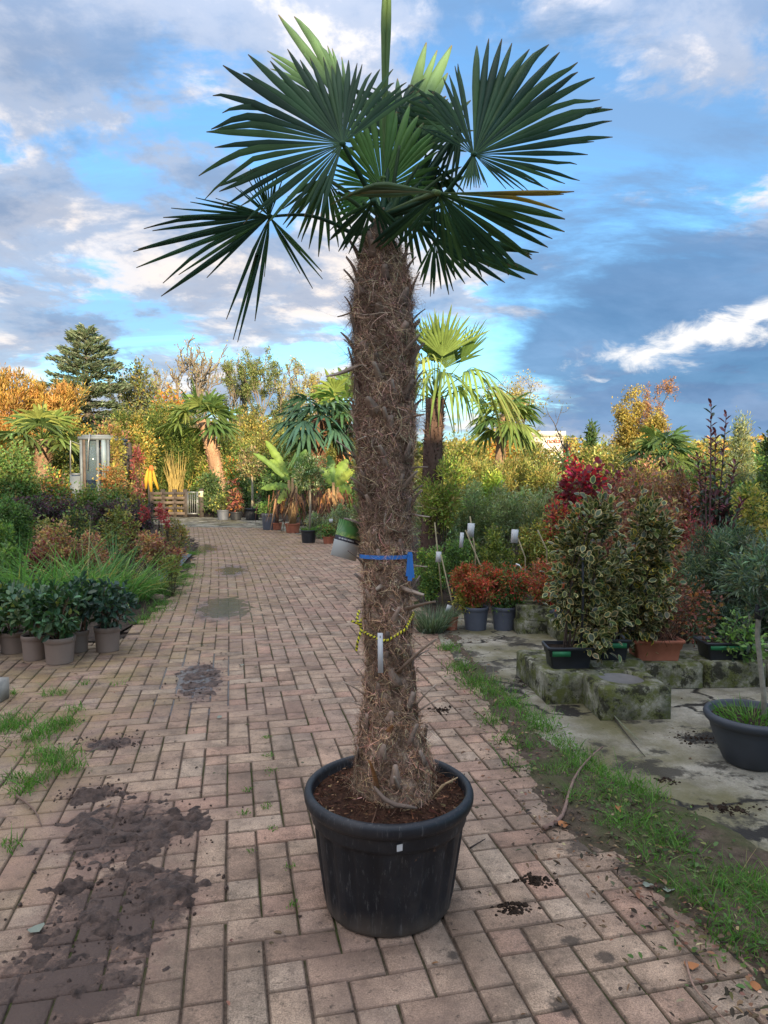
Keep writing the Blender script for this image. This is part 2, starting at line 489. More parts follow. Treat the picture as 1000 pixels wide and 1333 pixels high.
def soil_material(name, a, b, moss=None, litter=True):
    t = NT(name)
    p = t.pos()
    c = t.ramp(t.noise(p, 18, 6, 0.65), [(0.3, a), (0.7, b)])
    if moss: c = t.mix(t.ramp(t.noise(p, 2.6, 5, 0.6), [(0.45, 0.0), (0.62, 0.85)]), c, moss)
    if litter:
        c = t.mix(t.ramp(t.voro(p, 55), [(0.16, 0.75), (0.22, 0.0)]), c, t.ramp(t.voro(p, 55, out=1), [(0.2, (0.09, 0.05, 0.03)), (0.5, (0.16, 0.115, 0.08)), (0.8, (0.05, 0.035, 0.025))]))
    return t.bsdf(c, 0.95, t.bump(t.noise(p, 70, 6, 0.7), 0.9, 0.012), 0.15)
M['earth'] = soil_material('earth', (0.022, 0.016, 0.012), (0.07, 0.05, 0.036))
M['verge'] = soil_material('verge', (0.045, 0.032, 0.022), (0.13, 0.095, 0.068), (0.06, 0.075, 0.025))
def mud_material():
    t = NT('wet_mud')
    p = t.pos()
    n = t.noise(p, 22, 6, 0.65)
    c = t.ramp(n, [(0.36, (0.05, 0.034, 0.027)), (0.62, (0.15, 0.10, 0.076))])
    return t.bsdf(c, t.ramp(t.noise(p, 6, 3), [(0.35, 0.5), (0.65, 0.9)]), t.bump(t.noise(p, 48, 8, 0.75), 1.0, 0.02), 0.3)
M['mud'] = mud_material()
def slab_material():
    t = NT('old_concrete')
    p = t.pos()
    c = t.ramp(t.noise(p, 2.2, 7, 0.65), [(0.36, (0.12, 0.105, 0.075)), (0.5, (0.25, 0.225, 0.17)), (0.64, (0.36, 0.33, 0.265))])
    c = t.mix(1.0, c, t.ramp(t.noise(p, 120, 4, 0.7), [(0.3, 0.72), (0.7, 1.22)]), 'MULTIPLY')
    green = t.ramp(t.noise(t.map(p, (3, 1, 0)), 1.3, 6, 0.62), [(0.44, 0.0), (0.58, 0.75)])
    c = t.mix(green, c, (0.10, 0.088, 0.028))
    dk = t.ramp(t.noise(t.map(p, (8, 4, 0)), 2.0, 7, 0.7), [(0.52, 0.0), (0.57, 0.85)])
    c = t.mix(dk, c, (0.026, 0.022, 0.016))
    w = t.nd('ShaderNodeVectorMath', operation='ADD'); t.L.new(p, w.inputs[0])
    nz = t.nd('ShaderNodeTexNoise'); nz.inputs['Scale'].default_value = 3.0; nz.inputs['Detail'].default_value = 6; t.L.new(p, nz.inputs['Vector'])
    sc = t.nd('ShaderNodeVectorMath', operation='SCALE'); t.L.new(nz.outputs['Color'], sc.inputs[0]); sc.inputs['Scale'].default_value = 0.5
    t.L.new(sc.outputs[0], w.inputs[1])
    crack = t.ramp(t.voro(w.outputs[0], 0.85, 'DISTANCE_TO_EDGE'), [(0.006, 1.0), (0.016, 0.0)])
    c = t.mix(crack, c, (0.018, 0.015, 0.011))
    patch = stain_mask(t, p, [stain(925, 962, .22, .16), stain(700, 885, .26, .2), stain(960, 1120, .30, .12), stain(1010, 1085, .25, .1), stain(740, 925, .12, .2)], 0.25, 0.5, 1.0, 7)
    c = t.mix(patch, c, (0.02, 0.017, 0.013))
    h = t.math('SUBTRACT', t.math('MULTIPLY', t.noise(p, 40, 6, 0.65), 1.0), t.math('MULTIPLY', crack, 0.8))
    return t.bsdf(c, t.ramp(green, [(0, 0.85), (1, 0.7)]), t.bump(h, 0.6, 0.01), 0.3)
M['slab'] = slab_material()
def mossy_concrete():
    t = NT('mossy_concrete')
    p = t.pos()
    c = t.ramp(t.noise(p, 7, 9, 0.74), [(0.36, (0.06, 0.06, 0.038)), (0.5, (0.15, 0.145, 0.10)), (0.62, (0.29, 0.275, 0.21))])
    c = t.mix(t.ramp(t.noise(p, 11, 9, 0.76), [(0.46, 0.0), (0.56, 0.85)]), c, (0.085, 0.095, 0.02))
    c = t.mix(t.ramp(t.noise(t.map(p, (4, 4, 1)), 9, 8, 0.74), [(0.52, 0.0), (0.58, 0.85)]), c, (0.02, 0.019, 0.013))
    return t.bsdf(c, 0.95, t.bump(t.noise(p, 65, 6, 0.7), 0.8, 0.008), 0.15)
M['mossy'] = mossy_concrete()

def sheet(name, poly, z, mat, step=0.1, zfun=None, kind='structure'):
    poly = np.asarray(poly)[:, :2]
    lo, hi = poly.min(0), poly.max(0)
    nx, ny = int((hi[0] - lo[0]) / step) + 2, int((hi[1] - lo[1]) / step) + 2
    X, Y = np.meshgrid(lo[0] + np.arange(nx) * step, lo[1] + np.arange(ny) * step, indexing='ij')
    Z = np.full(X.shape, z) if zfun is None else zfun(X, Y)
    cx, cy = (X[:-1, :-1] + X[1:, 1:]) / 2, (Y[:-1, :-1] + Y[1:, 1:]) / 2
    keep = in_poly(cx, cy, poly)
    idx = np.arange(nx * ny).reshape(nx, ny)
    F = np.stack([idx[:-1, :-1], idx[1:, :-1], idx[1:, 1:], idx[:-1, 1:]], -1)[keep]
    V = np.stack([X, Y, Z], -1).reshape(-1, 3)
    used = np.unique(F); rem = np.zeros(len(V), int); rem[used] = np.arange(len(used))
    return tag(obj(name, make_mesh(name, V[used], [rem[F]], None, True, [mat])), kind=kind)

# the wide ground: bare nursery soil out to the horizon
gm = MB()
gm.add([(-900, -300, -.03), (900, -300, -.03), (900, 1500, -.03), (-900, 1500, -.03)], [[0, 1, 2, 3]])
tag(obj('ground', gm.mesh('ground', M['earth'])), kind='structure')

pave_px = [(232, 686), (345, 687), (432, 704), (476, 728), (535, 775), (590, 832), (628, 885), (690, 960), (765, 1045), (870, 1115), (985, 1195), (1100, 1290)]
pave_poly = [tuple(G(*p)[:2]) for p in pave_px] + [(1.75, 1.2), (2.0, -1.6), (-6, -1.6), (-6, 5.6)] + [tuple(G(*p)[:2]) for p in [(20, 838), (150, 836), (185, 806), (228, 770), (248, 735), (254, 708)]]
pave_poly = np.array(pave_poly)
def bed_z(X, Y):
    z = -0.0085 + 0.006 * (fbm(X * 14, Y * 14, 3, 3) - 0.5) + 0.010 * (fbm(X * 1.1, Y * 1.1, 11, 2) - 0.5)
    for px_, py_, a, b in [(292, 790, .34, .85), (302, 742, .34, .95), (258, 882, .22, .55), (262, 714, .45, 1.1)]:
        c_ = G(px_, py_); u_, v_ = (X - c_[0]) * AX[0] + (Y - c_[1]) * AX[1], (X - c_[0]) * AL[0] + (Y - c_[1]) * AL[1]
        z = z - 0.013 * np.exp(-((u_ / a) ** 2 + (v_ / b) ** 2))
    return z
# bed of the paving (its mesh is the joint fill); bricks are its pieces
def grow(poly, r):
    c = poly.mean(0); return c + (poly - c) * r
lo, hi = pave_poly.min(0), pave_poly.max(0)
paving = sheet('paving', grow(pave_poly, 1.01), -0.008, M['joint'], 0.06, lambda X, Y: bed_z(X, Y))

def brick_mesh(name, a, b, seed, tint=None):
    # a across, b along: chamfered, slightly uneven top
    r = np.random.default_rng(seed)
    c, h = 0.0045, 0.05
    j = lambda: r.uniform(-.0016, .0016)
    A, B = a / 2, b / 2
    top = [(-A + c + j(), -B + c + j(), 0.0), (A - c + j(), -B + c + j(), 0.0), (A - c + j(), B - c + j(), 0.0), (-A + c + j(), B - c + j(), 0.0)]
    mid = [(-A + j(), -B + j(), -c), (A + j(), -B + j(), -c), (A + j(), B + j(), -c), (-A + j(), B + j(), -c)]
    low = [(x, y, -h) for x, y, z in mid]
    V = np.array(top + mid + low)
    F = [[0, 1, 2, 3]] + [[4 + i, 4 + (i + 1) % 4, (i + 1) % 4, i] for i in range(4)] + [[8 + i, 8 + (i + 1) % 4, 4 + (i + 1) % 4, 4 + i] for i in range(4)]
    return V, np.array(F)
BR = {}
for kind, (a, b) in {'tall': (U - .0068, 2 * U - .0058), 'flat': (2 * U - .0068, U - .0058), 'square': (U - .0068, U - .0058)}.items():
    BR[kind] = [brick_mesh(kind, a, b, 100 + i) for i in range(6)]
BRM = {k: [make_mesh('brick_' + k, V, [F], None, False, [M['brick']]) for V, F in v] for k, v in BR.items()}

bricks = []
corners = (pave_poly - ORG)
cu, cv = corners @ AX, corners @ AL
for c in range(int(cu.min() / U) - 1, int(cu.max() / U) + 2):
    for r in range(int(cv.min() / U) - 1, int(cv.max() / U) + 2):
        q = (r + 1 + c) % 6
        if q == 0: k, u, v = 'flat', c + 1.0, r + 0.5
        elif q in (5, 2): k, u, v = 'square', c + 0.5, r + 0.5
        elif q == 4: k, u, v = 'tall', c + 0.5, r + 0.0
        else: continue
        bricks.append((k, u * U, v * U))
kk = np.array([b[0] for b in bricks]); uv = np.array([(b[1], b[2]) for b in bricks])
# the rows bow gently as the drive curves left in the distance
bow = -0.0022 * np.maximum(uv[:, 1] - 4, 0) ** 2
PX = ORG[0] + (uv[:, 0] + bow) * AX[0] + uv[:, 1] * AL[0]
PY = ORG[1] + (uv[:, 0] + bow) * AX[1] + uv[:, 1] * AL[1]
edge = 0.10 * (vnoise(PX * 3, PY * 3, 5) - 0.5)
ok = in_poly(PX + edge, PY + edge, pave_poly)
kk, PX, PY = kk[ok], PX[ok], PY[ok]
PZ = 0.010 * (fbm(PX * 1.1, PY * 1.1, 11, 2) - 0.5) + rng.uniform(-.0018, .0018, len(PX))
# sunken wheel track holds the mud and puddles
PUD = [(292, 790, .34, .85), (302, 742, .34, .95), (258, 882, .22, .55), (262, 714, .45, 1.1)]
GX, GY = np.zeros(len(PX)), np.zeros(len(PX))
for px_, py_, a, b in PUD:
    c_ = G(px_, py_); dx_, dy_ = PX - c_[0], PY - c_[1]
    u_, v_ = dx_ * AX[0] + dy_ * AX[1], dx_ * AL[0] + dy_ * AL[1]
    e_ = 0.013 * np.exp(-((u_ / a) ** 2 + (v_ / b) ** 2)); PZ -= e_
    GX += e_ * 2 * u_ / a ** 2; GY += e_ * 2 * v_ / b ** 2
dist = np.hypot(PX, PY)
# size in the picture: visible ones nearest the camera are single objects
scr_x = 500 + FPX * PX / np.maximum(PY, .05); scr_y = HORIZON + FPX * CAM_H / np.maximum(PY, .05)
vis = (PY > 1.5) & (scr_x > -10) & (scr_x < 1010) & (scr_y < 1345)
order = np.argsort(np.where(vis, dist, 1e6))
single = set(order[:300].tolist())
rot = rng.normal(0, 0.008, len(PX)); tx, ty = rng.normal(0, 0.010, len(PX)) + GY, rng.normal(0, 0.010, len(PX)) - GX
VV, FF, CC, nn = [], [], [], 0
for i in range(len(PX)):
    var = i * 7 % 6
    if i in single:
        o = bpy.data.objects.new('brick', BRM[kk[i]][var]); COL.objects.link(o)
        o.parent = paving
        o.location = (PX[i], PY[i], PZ[i]); o.rotation_euler = (tx[i], ty[i], TH + rot[i])
    else:
        V, F = BR[kk[i]][var]
        ca, sa = math.cos(TH + rot[i]), math.sin(TH + rot[i])
        VV.append(np.stack([PX[i] + V[:, 0] * ca - V[:, 1] * sa, PY[i] + V[:, 0] * sa + V[:, 1] * ca, PZ[i] + V[:, 2] + V[:, 1] * tx[i] - V[:, 0] * ty[i]], 1))
        FF.append(F + nn); nn += len(V); CC.append(np.full((len(V), 3), rng.random()))
o = obj('far_bricks', make_mesh('far_bricks', np.concatenate(VV), [np.concatenate(FF)], np.concatenate(CC), False, [M['brick']]), paving)
o['kind'] = 'stuff'

# concrete apron on the right, where the planters stand
slab_px = [(575, 840), (615, 878), (660, 930), (725, 1005), (830, 1065), (930, 1110)]
slab_poly = np.array([tuple(G(*p)[:2]) for p in slab_px] + [(2.0, 1.8), (7.5, 1.8), (7.5, 7.3), (0.55, 7.3)])
sheet('concrete_apron', slab_poly, 0, M['slab'], 0.06, lambda X, Y: 0.004 + 0.02 * (fbm(X * 1.3, Y * 1.3, 21) - 0.5))
# concrete strip in front of the far gate
far_poly = np.array([tuple(G(*p)[:2]) for p in [(200, 686), (350, 688), (440, 705), (420, 690), (350, 674), (200, 672)]])
sheet('concrete_crossing', far_poly, -0.004, M['slab'], 0.4, lambda X, Y: -0.006 + 0 * X)
# verge of trodden soil between bricks and apron: lies over the edge bricks unevenly
vp = [G(*p)[:2] for p in [(548, 812), (572, 850), (598, 900), (632, 975), (672, 1055), (715, 1105), (795, 1160), (870, 1230), (940, 1305), (1000, 1370)]]
vr = [G(*p)[:2] for p in [(1100, 1140), (985, 1078), (890, 1040), (778, 996), (704, 928), (652, 876), (610, 836)]]
verge_poly = np.array(vp + [np.array((1.75, 0.6)), np.array((2.6, 0.6)), np.array((2.6, 2.1))] + vr)
def dseg(X, Y, pts):
    best = np.full(X.shape, 9.0)
    for a, b in zip(pts[:-1], pts[1:]):
        ab = b - a; t = np.clip(((X - a[0]) * ab[0] + (Y - a[1]) * ab[1]) / (ab @ ab), 0, 1)
        best = np.minimum(best, np.hypot(X - a[0] - t * ab[0], Y - a[1] - t * ab[1]))
    return best
def verge_z(X, Y):
    e = dseg(X, Y, vp); e2 = dseg(X, Y, vr)
    return -0.026 + 0.046 * np.clip(np.minimum(e / 0.26, e2 / 0.15), 0, 1) + 0.034 * (fbm(X * 5, Y * 5, 31, 6) - 0.5) + 0.012 * (fbm(X * 25, Y * 25, 37, 3) - 0.5)
sheet('verge', verge_poly, 0, M['verge'], 0.022, verge_z)
# planting bed on the left
bed_poly = np.array([tuple(G(*p)[:2]) for p in [(20, 836), (150, 834), (188, 804), (230, 768), (250, 735), (256, 706), (234, 684)]] + [(-14, 24), (-14, 5.7)])
sheet('planting_bed', bed_poly, 0, M['earth'], 0.12, lambda X, Y: 0.0 + 0.04 * (fbm(X * 3, Y * 3, 41) - 0.4))

# mud lying on the bricks: an uneven skin that shows only where it stands above them
mud_c = np.array([(c[0], c[1]) for c in MUD])
def mud_patch(name, label, items, amp, step, seed):
    cx = np.mean([i[0] for i in items]); cy = np.mean([i[1] for i in items])
    ext = max(max(abs(i[0] - cx), abs(i[1] - cy)) + max(i[2], i[3]) * 1.5 for i in items)
    poly = np.array([(cx - ext, cy - ext), (cx + ext, cy - ext), (cx + ext, cy + ext), (cx - ext, cy + ext)])
    def zf(X, Y):
        m = np.full(X.shape, -1.0)
        for ex, ey, a, b in items:
            dx, dy = X - ex, Y - ey
            u, v = dx * AX[0] + dy * AX[1], dx * AL[0] + dy * AL[1]
            m = np.maximum(m, 1 - np.hypot(u / a, v / b))
        n = fbm(X * 11, Y * 11, seed, 5)
        rut = 0.3 * (fbm((X * AX[0] + Y * AX[1]) * 14, (X * AL[0] + Y * AL[1]) * 4, seed + 9, 4) - 0.5)
        lump = fbm(X * 30, Y * 30, seed + 3, 5) - 0.5
        return -0.019 + amp * (np.clip(m, -.6, .40) * 1.0 + (n - 0.5) * 1.1 + rut * 1.4 + lump * 1.15)
    o = sheet(name, poly, 0, M['mud'], step, zf)
    return o
mud_patch('mud', '', [MUD[0], MUD[1], MUD[8]], 0.050, 0.009, 51)
mud_patch('mud', '', [MUD[3]], 0.040, 0.011, 52)
mud_patch('mud', '', [MUD[4]], 0.030, 0.012, 53)
def water_material():
    t = NT('puddle_water')
    p = t.pos()
    return t.bsdf((0.075, 0.062, 0.055), 0.16, t.bump(t.noise(p, 18, 3), 0.10, 0.004), 0.9, **{'Alpha': 0.7})
M['water'] = water_material()
def puddle(px, py, a, b, seed, z=-0.0015):
    c = G(px, py)
    th = np.linspace(0, 2 * np.pi, 40, endpoint=False)
    rr = 0.75 + 0.5 * fbm(np.cos(th) * 2.2 + seed, np.sin(th) * 2.2 + 7, seed, 3)
    u, v = a * rr * np.cos(th), b * rr * np.sin(th)
    V = np.stack([c[0] + u * AX[0] + v * AL[0], c[1] + u * AX[1] + v * AL[1], np.full(40, z)], 1)
    V = np.concatenate([[[c[0], c[1], z]], V])
    F = [[0, i + 1, (i + 1) % 40 + 1] for i in range(40)]
    tag(obj('puddle', make_mesh('puddle', V, [np.array(F)], None, False, [M['water']])), kind='structure')
for k_, (px_, py_, a, b) in enumerate(PUD):
    c_ = G(px_, py_); zc_ = 0.010 * (fbm(np.array([c_[0] * 1.1]), np.array([c_[1] * 1.1]), 11, 2)[0] - 0.5)
    puddle(px_, py_, a * 1.5, b * 1.5, k_ + 1, zc_ - 0.0085)

# ---------------------------------------------------------------- blades, leaves
def blades(P, D, L, Wd, bend, nseg=3, C=None, tipC=None, side=None):
    n = len(P)
    D = nrm(D)
    if side is None: side = nrm(np.cross(D, nrm(rng.normal(size=(n, 3)) + 1e-3)))
    t = np.linspace(0, 1, nseg + 1)
    ctr = P[:, None] + D[:, None] * (L[:, None] * t)[..., None] + bend[:, None] * (L[:, None] * t ** 2)[..., None]
    w = Wd[:, None] * np.maximum(1 - t ** 1.6, 0.04)[None] * 0.5
    Vl, Vr = ctr - side[:, None] * w[..., None], ctr + side[:, None] * w[..., None]
    V = np.stack([Vl, Vr], 2).reshape(-1, 3)
    k = 2 * (nseg + 1)
    base = np.arange(n)[:, None] * k
    F = np.concatenate([base + np.array([[2 * i, 2 * i + 1, 2 * i + 3, 2 * i + 2]]) for i in range(nseg)], 0)
    Cv = None
    if C is not None:
        tip = C if tipC is None else tipC
        Cv = (C[:, None, None] * (1 - t[None, :, None, None]) + tip[:, None, None] * t[None, :, None, None])
        Cv = np.broadcast_to(Cv, (n, nseg + 1, 2, 3)).reshape(-1, 3)
    return V, F, Cv
def pick(pal, n, vary=0.18, r=None):
    r = r or rng
    cols = np.array([p[0] for p in pal], float); w = np.array([p[1] for p in pal], float)
    c = cols[r.choice(len(pal), n, p=w / w.sum())]
    return np.clip(c * r.normal(1, vary, (n, 1)) * r.normal(1, vary * .4, (n, 3)), 0.003, 0.95)

GRASS = [((0.06, 0.15, 0.02), 4), ((0.09, 0.19, 0.03), 3), ((0.045, 0.11, 0.018), 3), ((0.18, 0.15, 0.07), 0.6)]
def grass(name, label, blobs, hgt, dens=9000):
    P = []
    for px, py, r in blobs:
        c = G(px, py); n = int(dens * r * r)
        P.append(np.stack([rng.normal(c[0], r * .5, n), rng.normal(c[1], r * .55, n), np.full(n, -.004)], 1))
    P = np.concatenate(P); n = len(P)
    P[:, 2] = 0.004 + 0.01 * (fbm(P[:, 0] * 6, P[:, 1] * 6, 31, 3) - 0.5)
    D = np.stack([rng.normal(0, .38, n), rng.normal(0, .38, n), np.ones(n)], 1)
    L = hgt * rng.gamma(6, 1 / 6, n) * (0.55 + 0.8 * fbm(P[:, 0] * 5, P[:, 1] * 5, 3))
    b = np.stack([rng.normal(0, .4, n), rng.normal(0, .4, n), -np.abs(rng.normal(.25, .2, n))], 1)
    V, F, C = blades(P, D, L, rng.uniform(.0028, .0055, n), b, 3, pick(GRASS, n), pick(GRASS, n) * 1.15)
    return tag(obj(name, make_mesh(name, V, [F], C, False, [M['leaf']])), label, 'grass', kind='stuff')
grass('verge_grass', 'bright green grass tufts along the verge beside the concrete apron',
      [(585, 846, .10), (602, 872, .12), (625, 892, .15), (645, 905, .13), (668, 922, .13), (690, 938, .13), (708, 952, .10), (728, 968, .09), (748, 985, .10),
       (772, 1005, .11), (795, 1022, .12), (822, 1030, .13), (845, 1044, .09), (800, 1042, .10), (770, 1030, .08), (895, 1108, .06), (925, 1150, .08), (955, 1168, .11), (980, 1160, .11), (990, 1190, .13),
       (965, 1195, .08), (930, 1188, .07), (750, 1040, .08), (720, 1010, .07), (830, 1075, .10), (860, 1095, .10), (800, 1075, .08), (845, 1120, .07), (900, 1170, .08), (1000, 1235, .12), (950, 1225, .08), (690, 975, .07), (670, 1000, .05), (745, 1005, .08), (640, 940, .08), (660, 965, .06), (880, 1150, .06), (1020, 1180, .16), (1060, 1230, .16)], 0.066, 17000)
grass('paving_grass', 'green grass tufts growing between the bricks in front of the taupe pots',
      [(18, 946, .13), (45, 962, .12), (70, 950, .12), (85, 942, .09), (98, 925, .07), (55, 985, .10), (80, 985, .08), (85, 1000, .08), (68, 995, .08), (62, 1012, .06), (40, 1022, .07), (22, 1015, .06), (30, 1032, .06), (95, 1005, .06),
       (62, 906, .05), (80, 904, .05), (12, 905, .06), (110, 892, .04), (153, 893, .04), (-20, 950, .2), (18, 1105, .04), (8, 1100, .04)], 0.055, 17000)
grass('bed_edge_grass', 'green grass fringe along the left planting bed edge',
      [(244, 738, .22), (240, 752, .22), (232, 762, .2), (222, 774, .18), (212, 786, .17), (205, 796, .16), (190, 806, .12), (250, 722, .25), (182, 812, .1)], 0.075, 7000)
grass('joint_moss', 'short green moss tufts in the brick joints beside the black pot',
      [(352, 1005, .03), (347, 960, .03), (350, 985, .03), (322, 1030, .025), (318, 1060, .025), (348, 1050, .03), (378, 1130, .02), (380, 1180, .02), (355, 1080, .02), (325, 1110, .02)], 0.012, 60000)
# ---------------------------------------------------------------- the potted palm
PD = 2.31
BASE = np.array((at(506, 1000, PD)[0], PD, 0.0))
palm = thing('potted_palm', 'tall fan palm with hairy brown trunk in a large black tub', 'palm', BASE)
def loc(x, y, dd=0.0): return at(x, y, PD + dd) - BASE     # pixel (+ depth offset) -> palm space

def tub_material():
    t = NT('tub_plastic')
    p = t.obj()
    c = t.ramp(t.noise(p, 5, 6, 0.65), [(0.3, (0.007, 0.008, 0.010)), (0.7, (0.018, 0.020, 0.024))])
    scr = t.noise(t.map(p, scale=(9, 9, 1.2)), 12, 6, 0.75)
    c = t.mix(t.ramp(scr, [(0.56, 0.0), (0.68, 0.6)]), c, (0.14, 0.135, 0.13))
    dust = t.ramp(t.noise(t.map(p, (2, 5, 1)), 3.2, 6, 0.7), [(0.52, 0.0), (0.70, 0.25)])
    c = t.mix(dust, c, (0.11, 0.092, 0.075))
    c = t.mix(t.ramp(t.noise(t.map(p, (7, 1, 3)), 8, 5, 0.7), [(0.68, 0.0), (0.71, 0.8)]), c, (0.17, 0.095, 0.055))
    sp = t.nd('ShaderNodeSeparateXYZ'); t.L.new(p, sp.inputs[0])
    low = t.ramp(t.math('ADD', sp.outputs[2], t.math('MULTIPLY', t.noise(p, 9, 4), 0.12)), [(0.06, 0.7), (0.15, 0.0)])
    c = t.mix(low, c, (0.10, 0.08, 0.062))
    return t.bsdf(c, t.ramp(scr, [(0.3, 0.36), (0.7, 0.6)]), t.bump(scr, 0.12, 0.003), 0.35)
M['tub'] = tub_material()
def tub_wob(r, z, th):
    band = np.clip((0.305 - z) / 0.02, 0, 1) * np.clip((z - 0.02) / 0.03, 0, 1)
    ridge = np.clip(np.abs(((th * 18 / (2 * np.pi)) % 1) - 0.5) * 14 - 4.2, 0, 1)
    return r - band * 0.0095 * ridge * (r > 0.1) + 0.003 * np.sin(th * 2 + z * 9)
prof = [(0.0, 0.004), (0.185, 0.004), (0.208, 0.006), (0.214, 0.014), (0.217, 0.03), (0.222, 0.06), (0.232, 0.14), (0.243, 0.22), (0.252, 0.285), (0.254, 0.300),
        (0.261, 0.306), (0.263, 0.312), (0.266, 0.340), (0.268, 0.352), (0.276, 0.356), (0.283, 0.362), (0.2875, 0.374), (0.2885, 0.388), (0.285, 0.399), (0.277, 0.405),
        (0.268, 0.405), (0.262, 0.400), (0.259, 0.388), (0.256, 0.33), (0.0, 0.33)]
V, F = lathe_geo(prof, 144, tub_wob)
pot = obj('pot', make_mesh('pot', V, [F], None, True, [M['tub']]), palm)
# paper sticker on the front of the tub, following its curve
c = loc(519, 1108, -0.262)
th0 = math.atan2(c[1], c[0])
sv, sf = [], []
for i in range(4):
    for j in range(2):
        a = th0 - 0.024 + 0.048 * i / 3 * 1.35
        z = 0.318 + 0.022 * j + 0.003 * i / 3
        r = 0.2705 + (z - 0.318) * 0.07
        sv.append((r * math.cos(a), r * math.sin(a), z))
for i in range(3): sf.append((2 * i, 2 * i + 2, 2 * i + 3, 2 * i + 1))
obj('sticker', make_mesh('sticker', sv, [np.array(sf)], None, False, [M['white']]), pot)

def mulch_material():
    t = NT('coir_mulch')
    p = t.obj()
    c = t.ramp(t.noise(p, 45, 6, 0.7), [(0.3, (0.022, 0.012, 0.008)), (0.55, (0.075, 0.036, 0.022)), (0.72, (0.15, 0.075, 0.045))])
    return t.bsdf(c, 0.95, t.bump(t.noise(p, 120, 6, 0.75), 1.0, 0.012), 0.1)
M['mulch'] = mulch_material()
rr_ = np.linspace(0.0, 0.262, 30); th_ = np.linspace(0, 2 * np.pi, 80, endpoint=False)
RR, TT = np.meshgrid(rr_, th_, indexing='ij')
X, Y = RR * np.cos(TT), RR * np.sin(TT)
Z = 0.366 + 0.045 * np.exp(-((RR - .08) / .1) ** 2) + 0.03 * (fbm(X * 22, Y * 22, 61, 4) - 0.5) * np.clip((.262 - RR) / .03, 0.3, 1)
i = np.arange(29)[:, None] * 80; j = np.arange(80)[None]; k = (j + 1) % 80
soil = obj('soil', make_mesh('soil', np.stack([X, Y, Z], -1).reshape(-1, 3), [np.stack([i + j, i + k, i + 80 + k, i + 80 + j], -1).reshape(-1, 4)], None, True, [M['mulch']]), palm)
# chips, husk and straw lying on the soil
n = 1500
rad = np.sqrt(rng.uniform(.1, 1, n)) * .255; th = rng.uniform(0, 2 * np.pi, n)
P = np.stack([rad * np.cos(th), rad * np.sin(th), np.zeros(n)], 1)
P[:, 2] = 0.372 + 0.045 * np.exp(-((rad - .08) / .1) ** 2) + 0.03 * (fbm(P[:, 0] * 22, P[:, 1] * 22, 61, 4) - 0.5)
D = np.stack([rng.normal(size=n), rng.normal(size=n), rng.normal(0.1, .3, n)], 1)
chipC = pick([((0.10, 0.045, 0.028), 4), ((0.045, 0.024, 0.016), 4), ((0.30, 0.19, 0.10), 1.0), ((0.17, 0.08, 0.045), 2)], n)
V, F, C = blades(P, D, rng.gamma(3, .005, n), rng.uniform(.002, .007, n), rng.normal(0, .3, (n, 3)), 2, chipC)
o = obj('mulch', make_mesh('mulch', V, [F], C, False, [M['fibre']]), soil); o['kind'] = 'stuff'

# trunk core, from the outline read off the photograph
outline = [(1040, 446, 576), (1000, 453, 569), (975, 459, 562), (955, 463, 556), (930, 466, 550), (900, 469, 547), (860, 469, 543), (800, 468, 541), (750, 468, 536), (700, 467, 540),
           (650, 464, 541), (600, 460, 542), (550, 457, 545), (500, 455, 545), (450, 453, 545), (400, 453, 543), (360, 458, 538), (330, 464, 530), (310, 470, 520), (296, 478, 510), (270, 490, 506)]
tz, tcx, tr = [], [], []
for y, xl, xr in outline:
    c = loc((xl + xr) / 2, y); tz.append(c[2]); tcx.append(c[0]); tr.append((xr - xl) / 2 * mpp(PD) - (0.020 if y < 480 else 0.018))
tz, tcx, tr = map(np.array, (tz, tcx, tr))
def trunk_at(z): return np.interp(z, tz, tcx), np.interp(z, tz, tr)
def tsurf(z, th, extra=0.0):
    cx, r = trunk_at(z)
    lump = 0.022 * (fbm(th * 2.2 + 9, z * 13, 71, 4) - 0.5) + 0.006 * np.sin(th * 3 + z * 37) * np.sin(z * 61)
    r = r + lump + extra
    return np.stack([cx + r * np.cos(th), r * np.sin(th), z], -1)
zs = np.linspace(tz[0], tz[-1], 190); ths = np.linspace(0, 2 * np.pi, 56, endpoint=False)
ZZ, TT = np.meshgrid(zs, ths, indexing='ij')
TS = tsurf(ZZ, TT)
i = np.arange(189)[:, None] * 56; j = np.arange(56)[None]; k = (j + 1) % 56
def trunk_material():
    t = NT('palm_fibre_mat')
    p = t.obj()
    n = t.noise(t.map(p, scale=(1, 1, 0.8)), 26, 8, 0.72, 0.8)
    c = t.ramp(n, [(0.34, (0.045, 0.028, 0.02)), (0.5, (0.20, 0.135, 0.095)), (0.64, (0.42, 0.31, 0.225))])
    return t.bsdf(c, 0.95, t.bump(t.noise(p, 90, 6, 0.75, 0.6), 1.0, 0.012), 0.1)
M['palm_trunk'] = trunk_material()
trunk = obj('trunk', make_mesh('trunk', TS.reshape(-1, 3), [np.stack([i + j, i + k, i + 56 + k, i + 56 + j], -1).reshape(-1, 4)], None, True, [M['palm_trunk']]), palm)

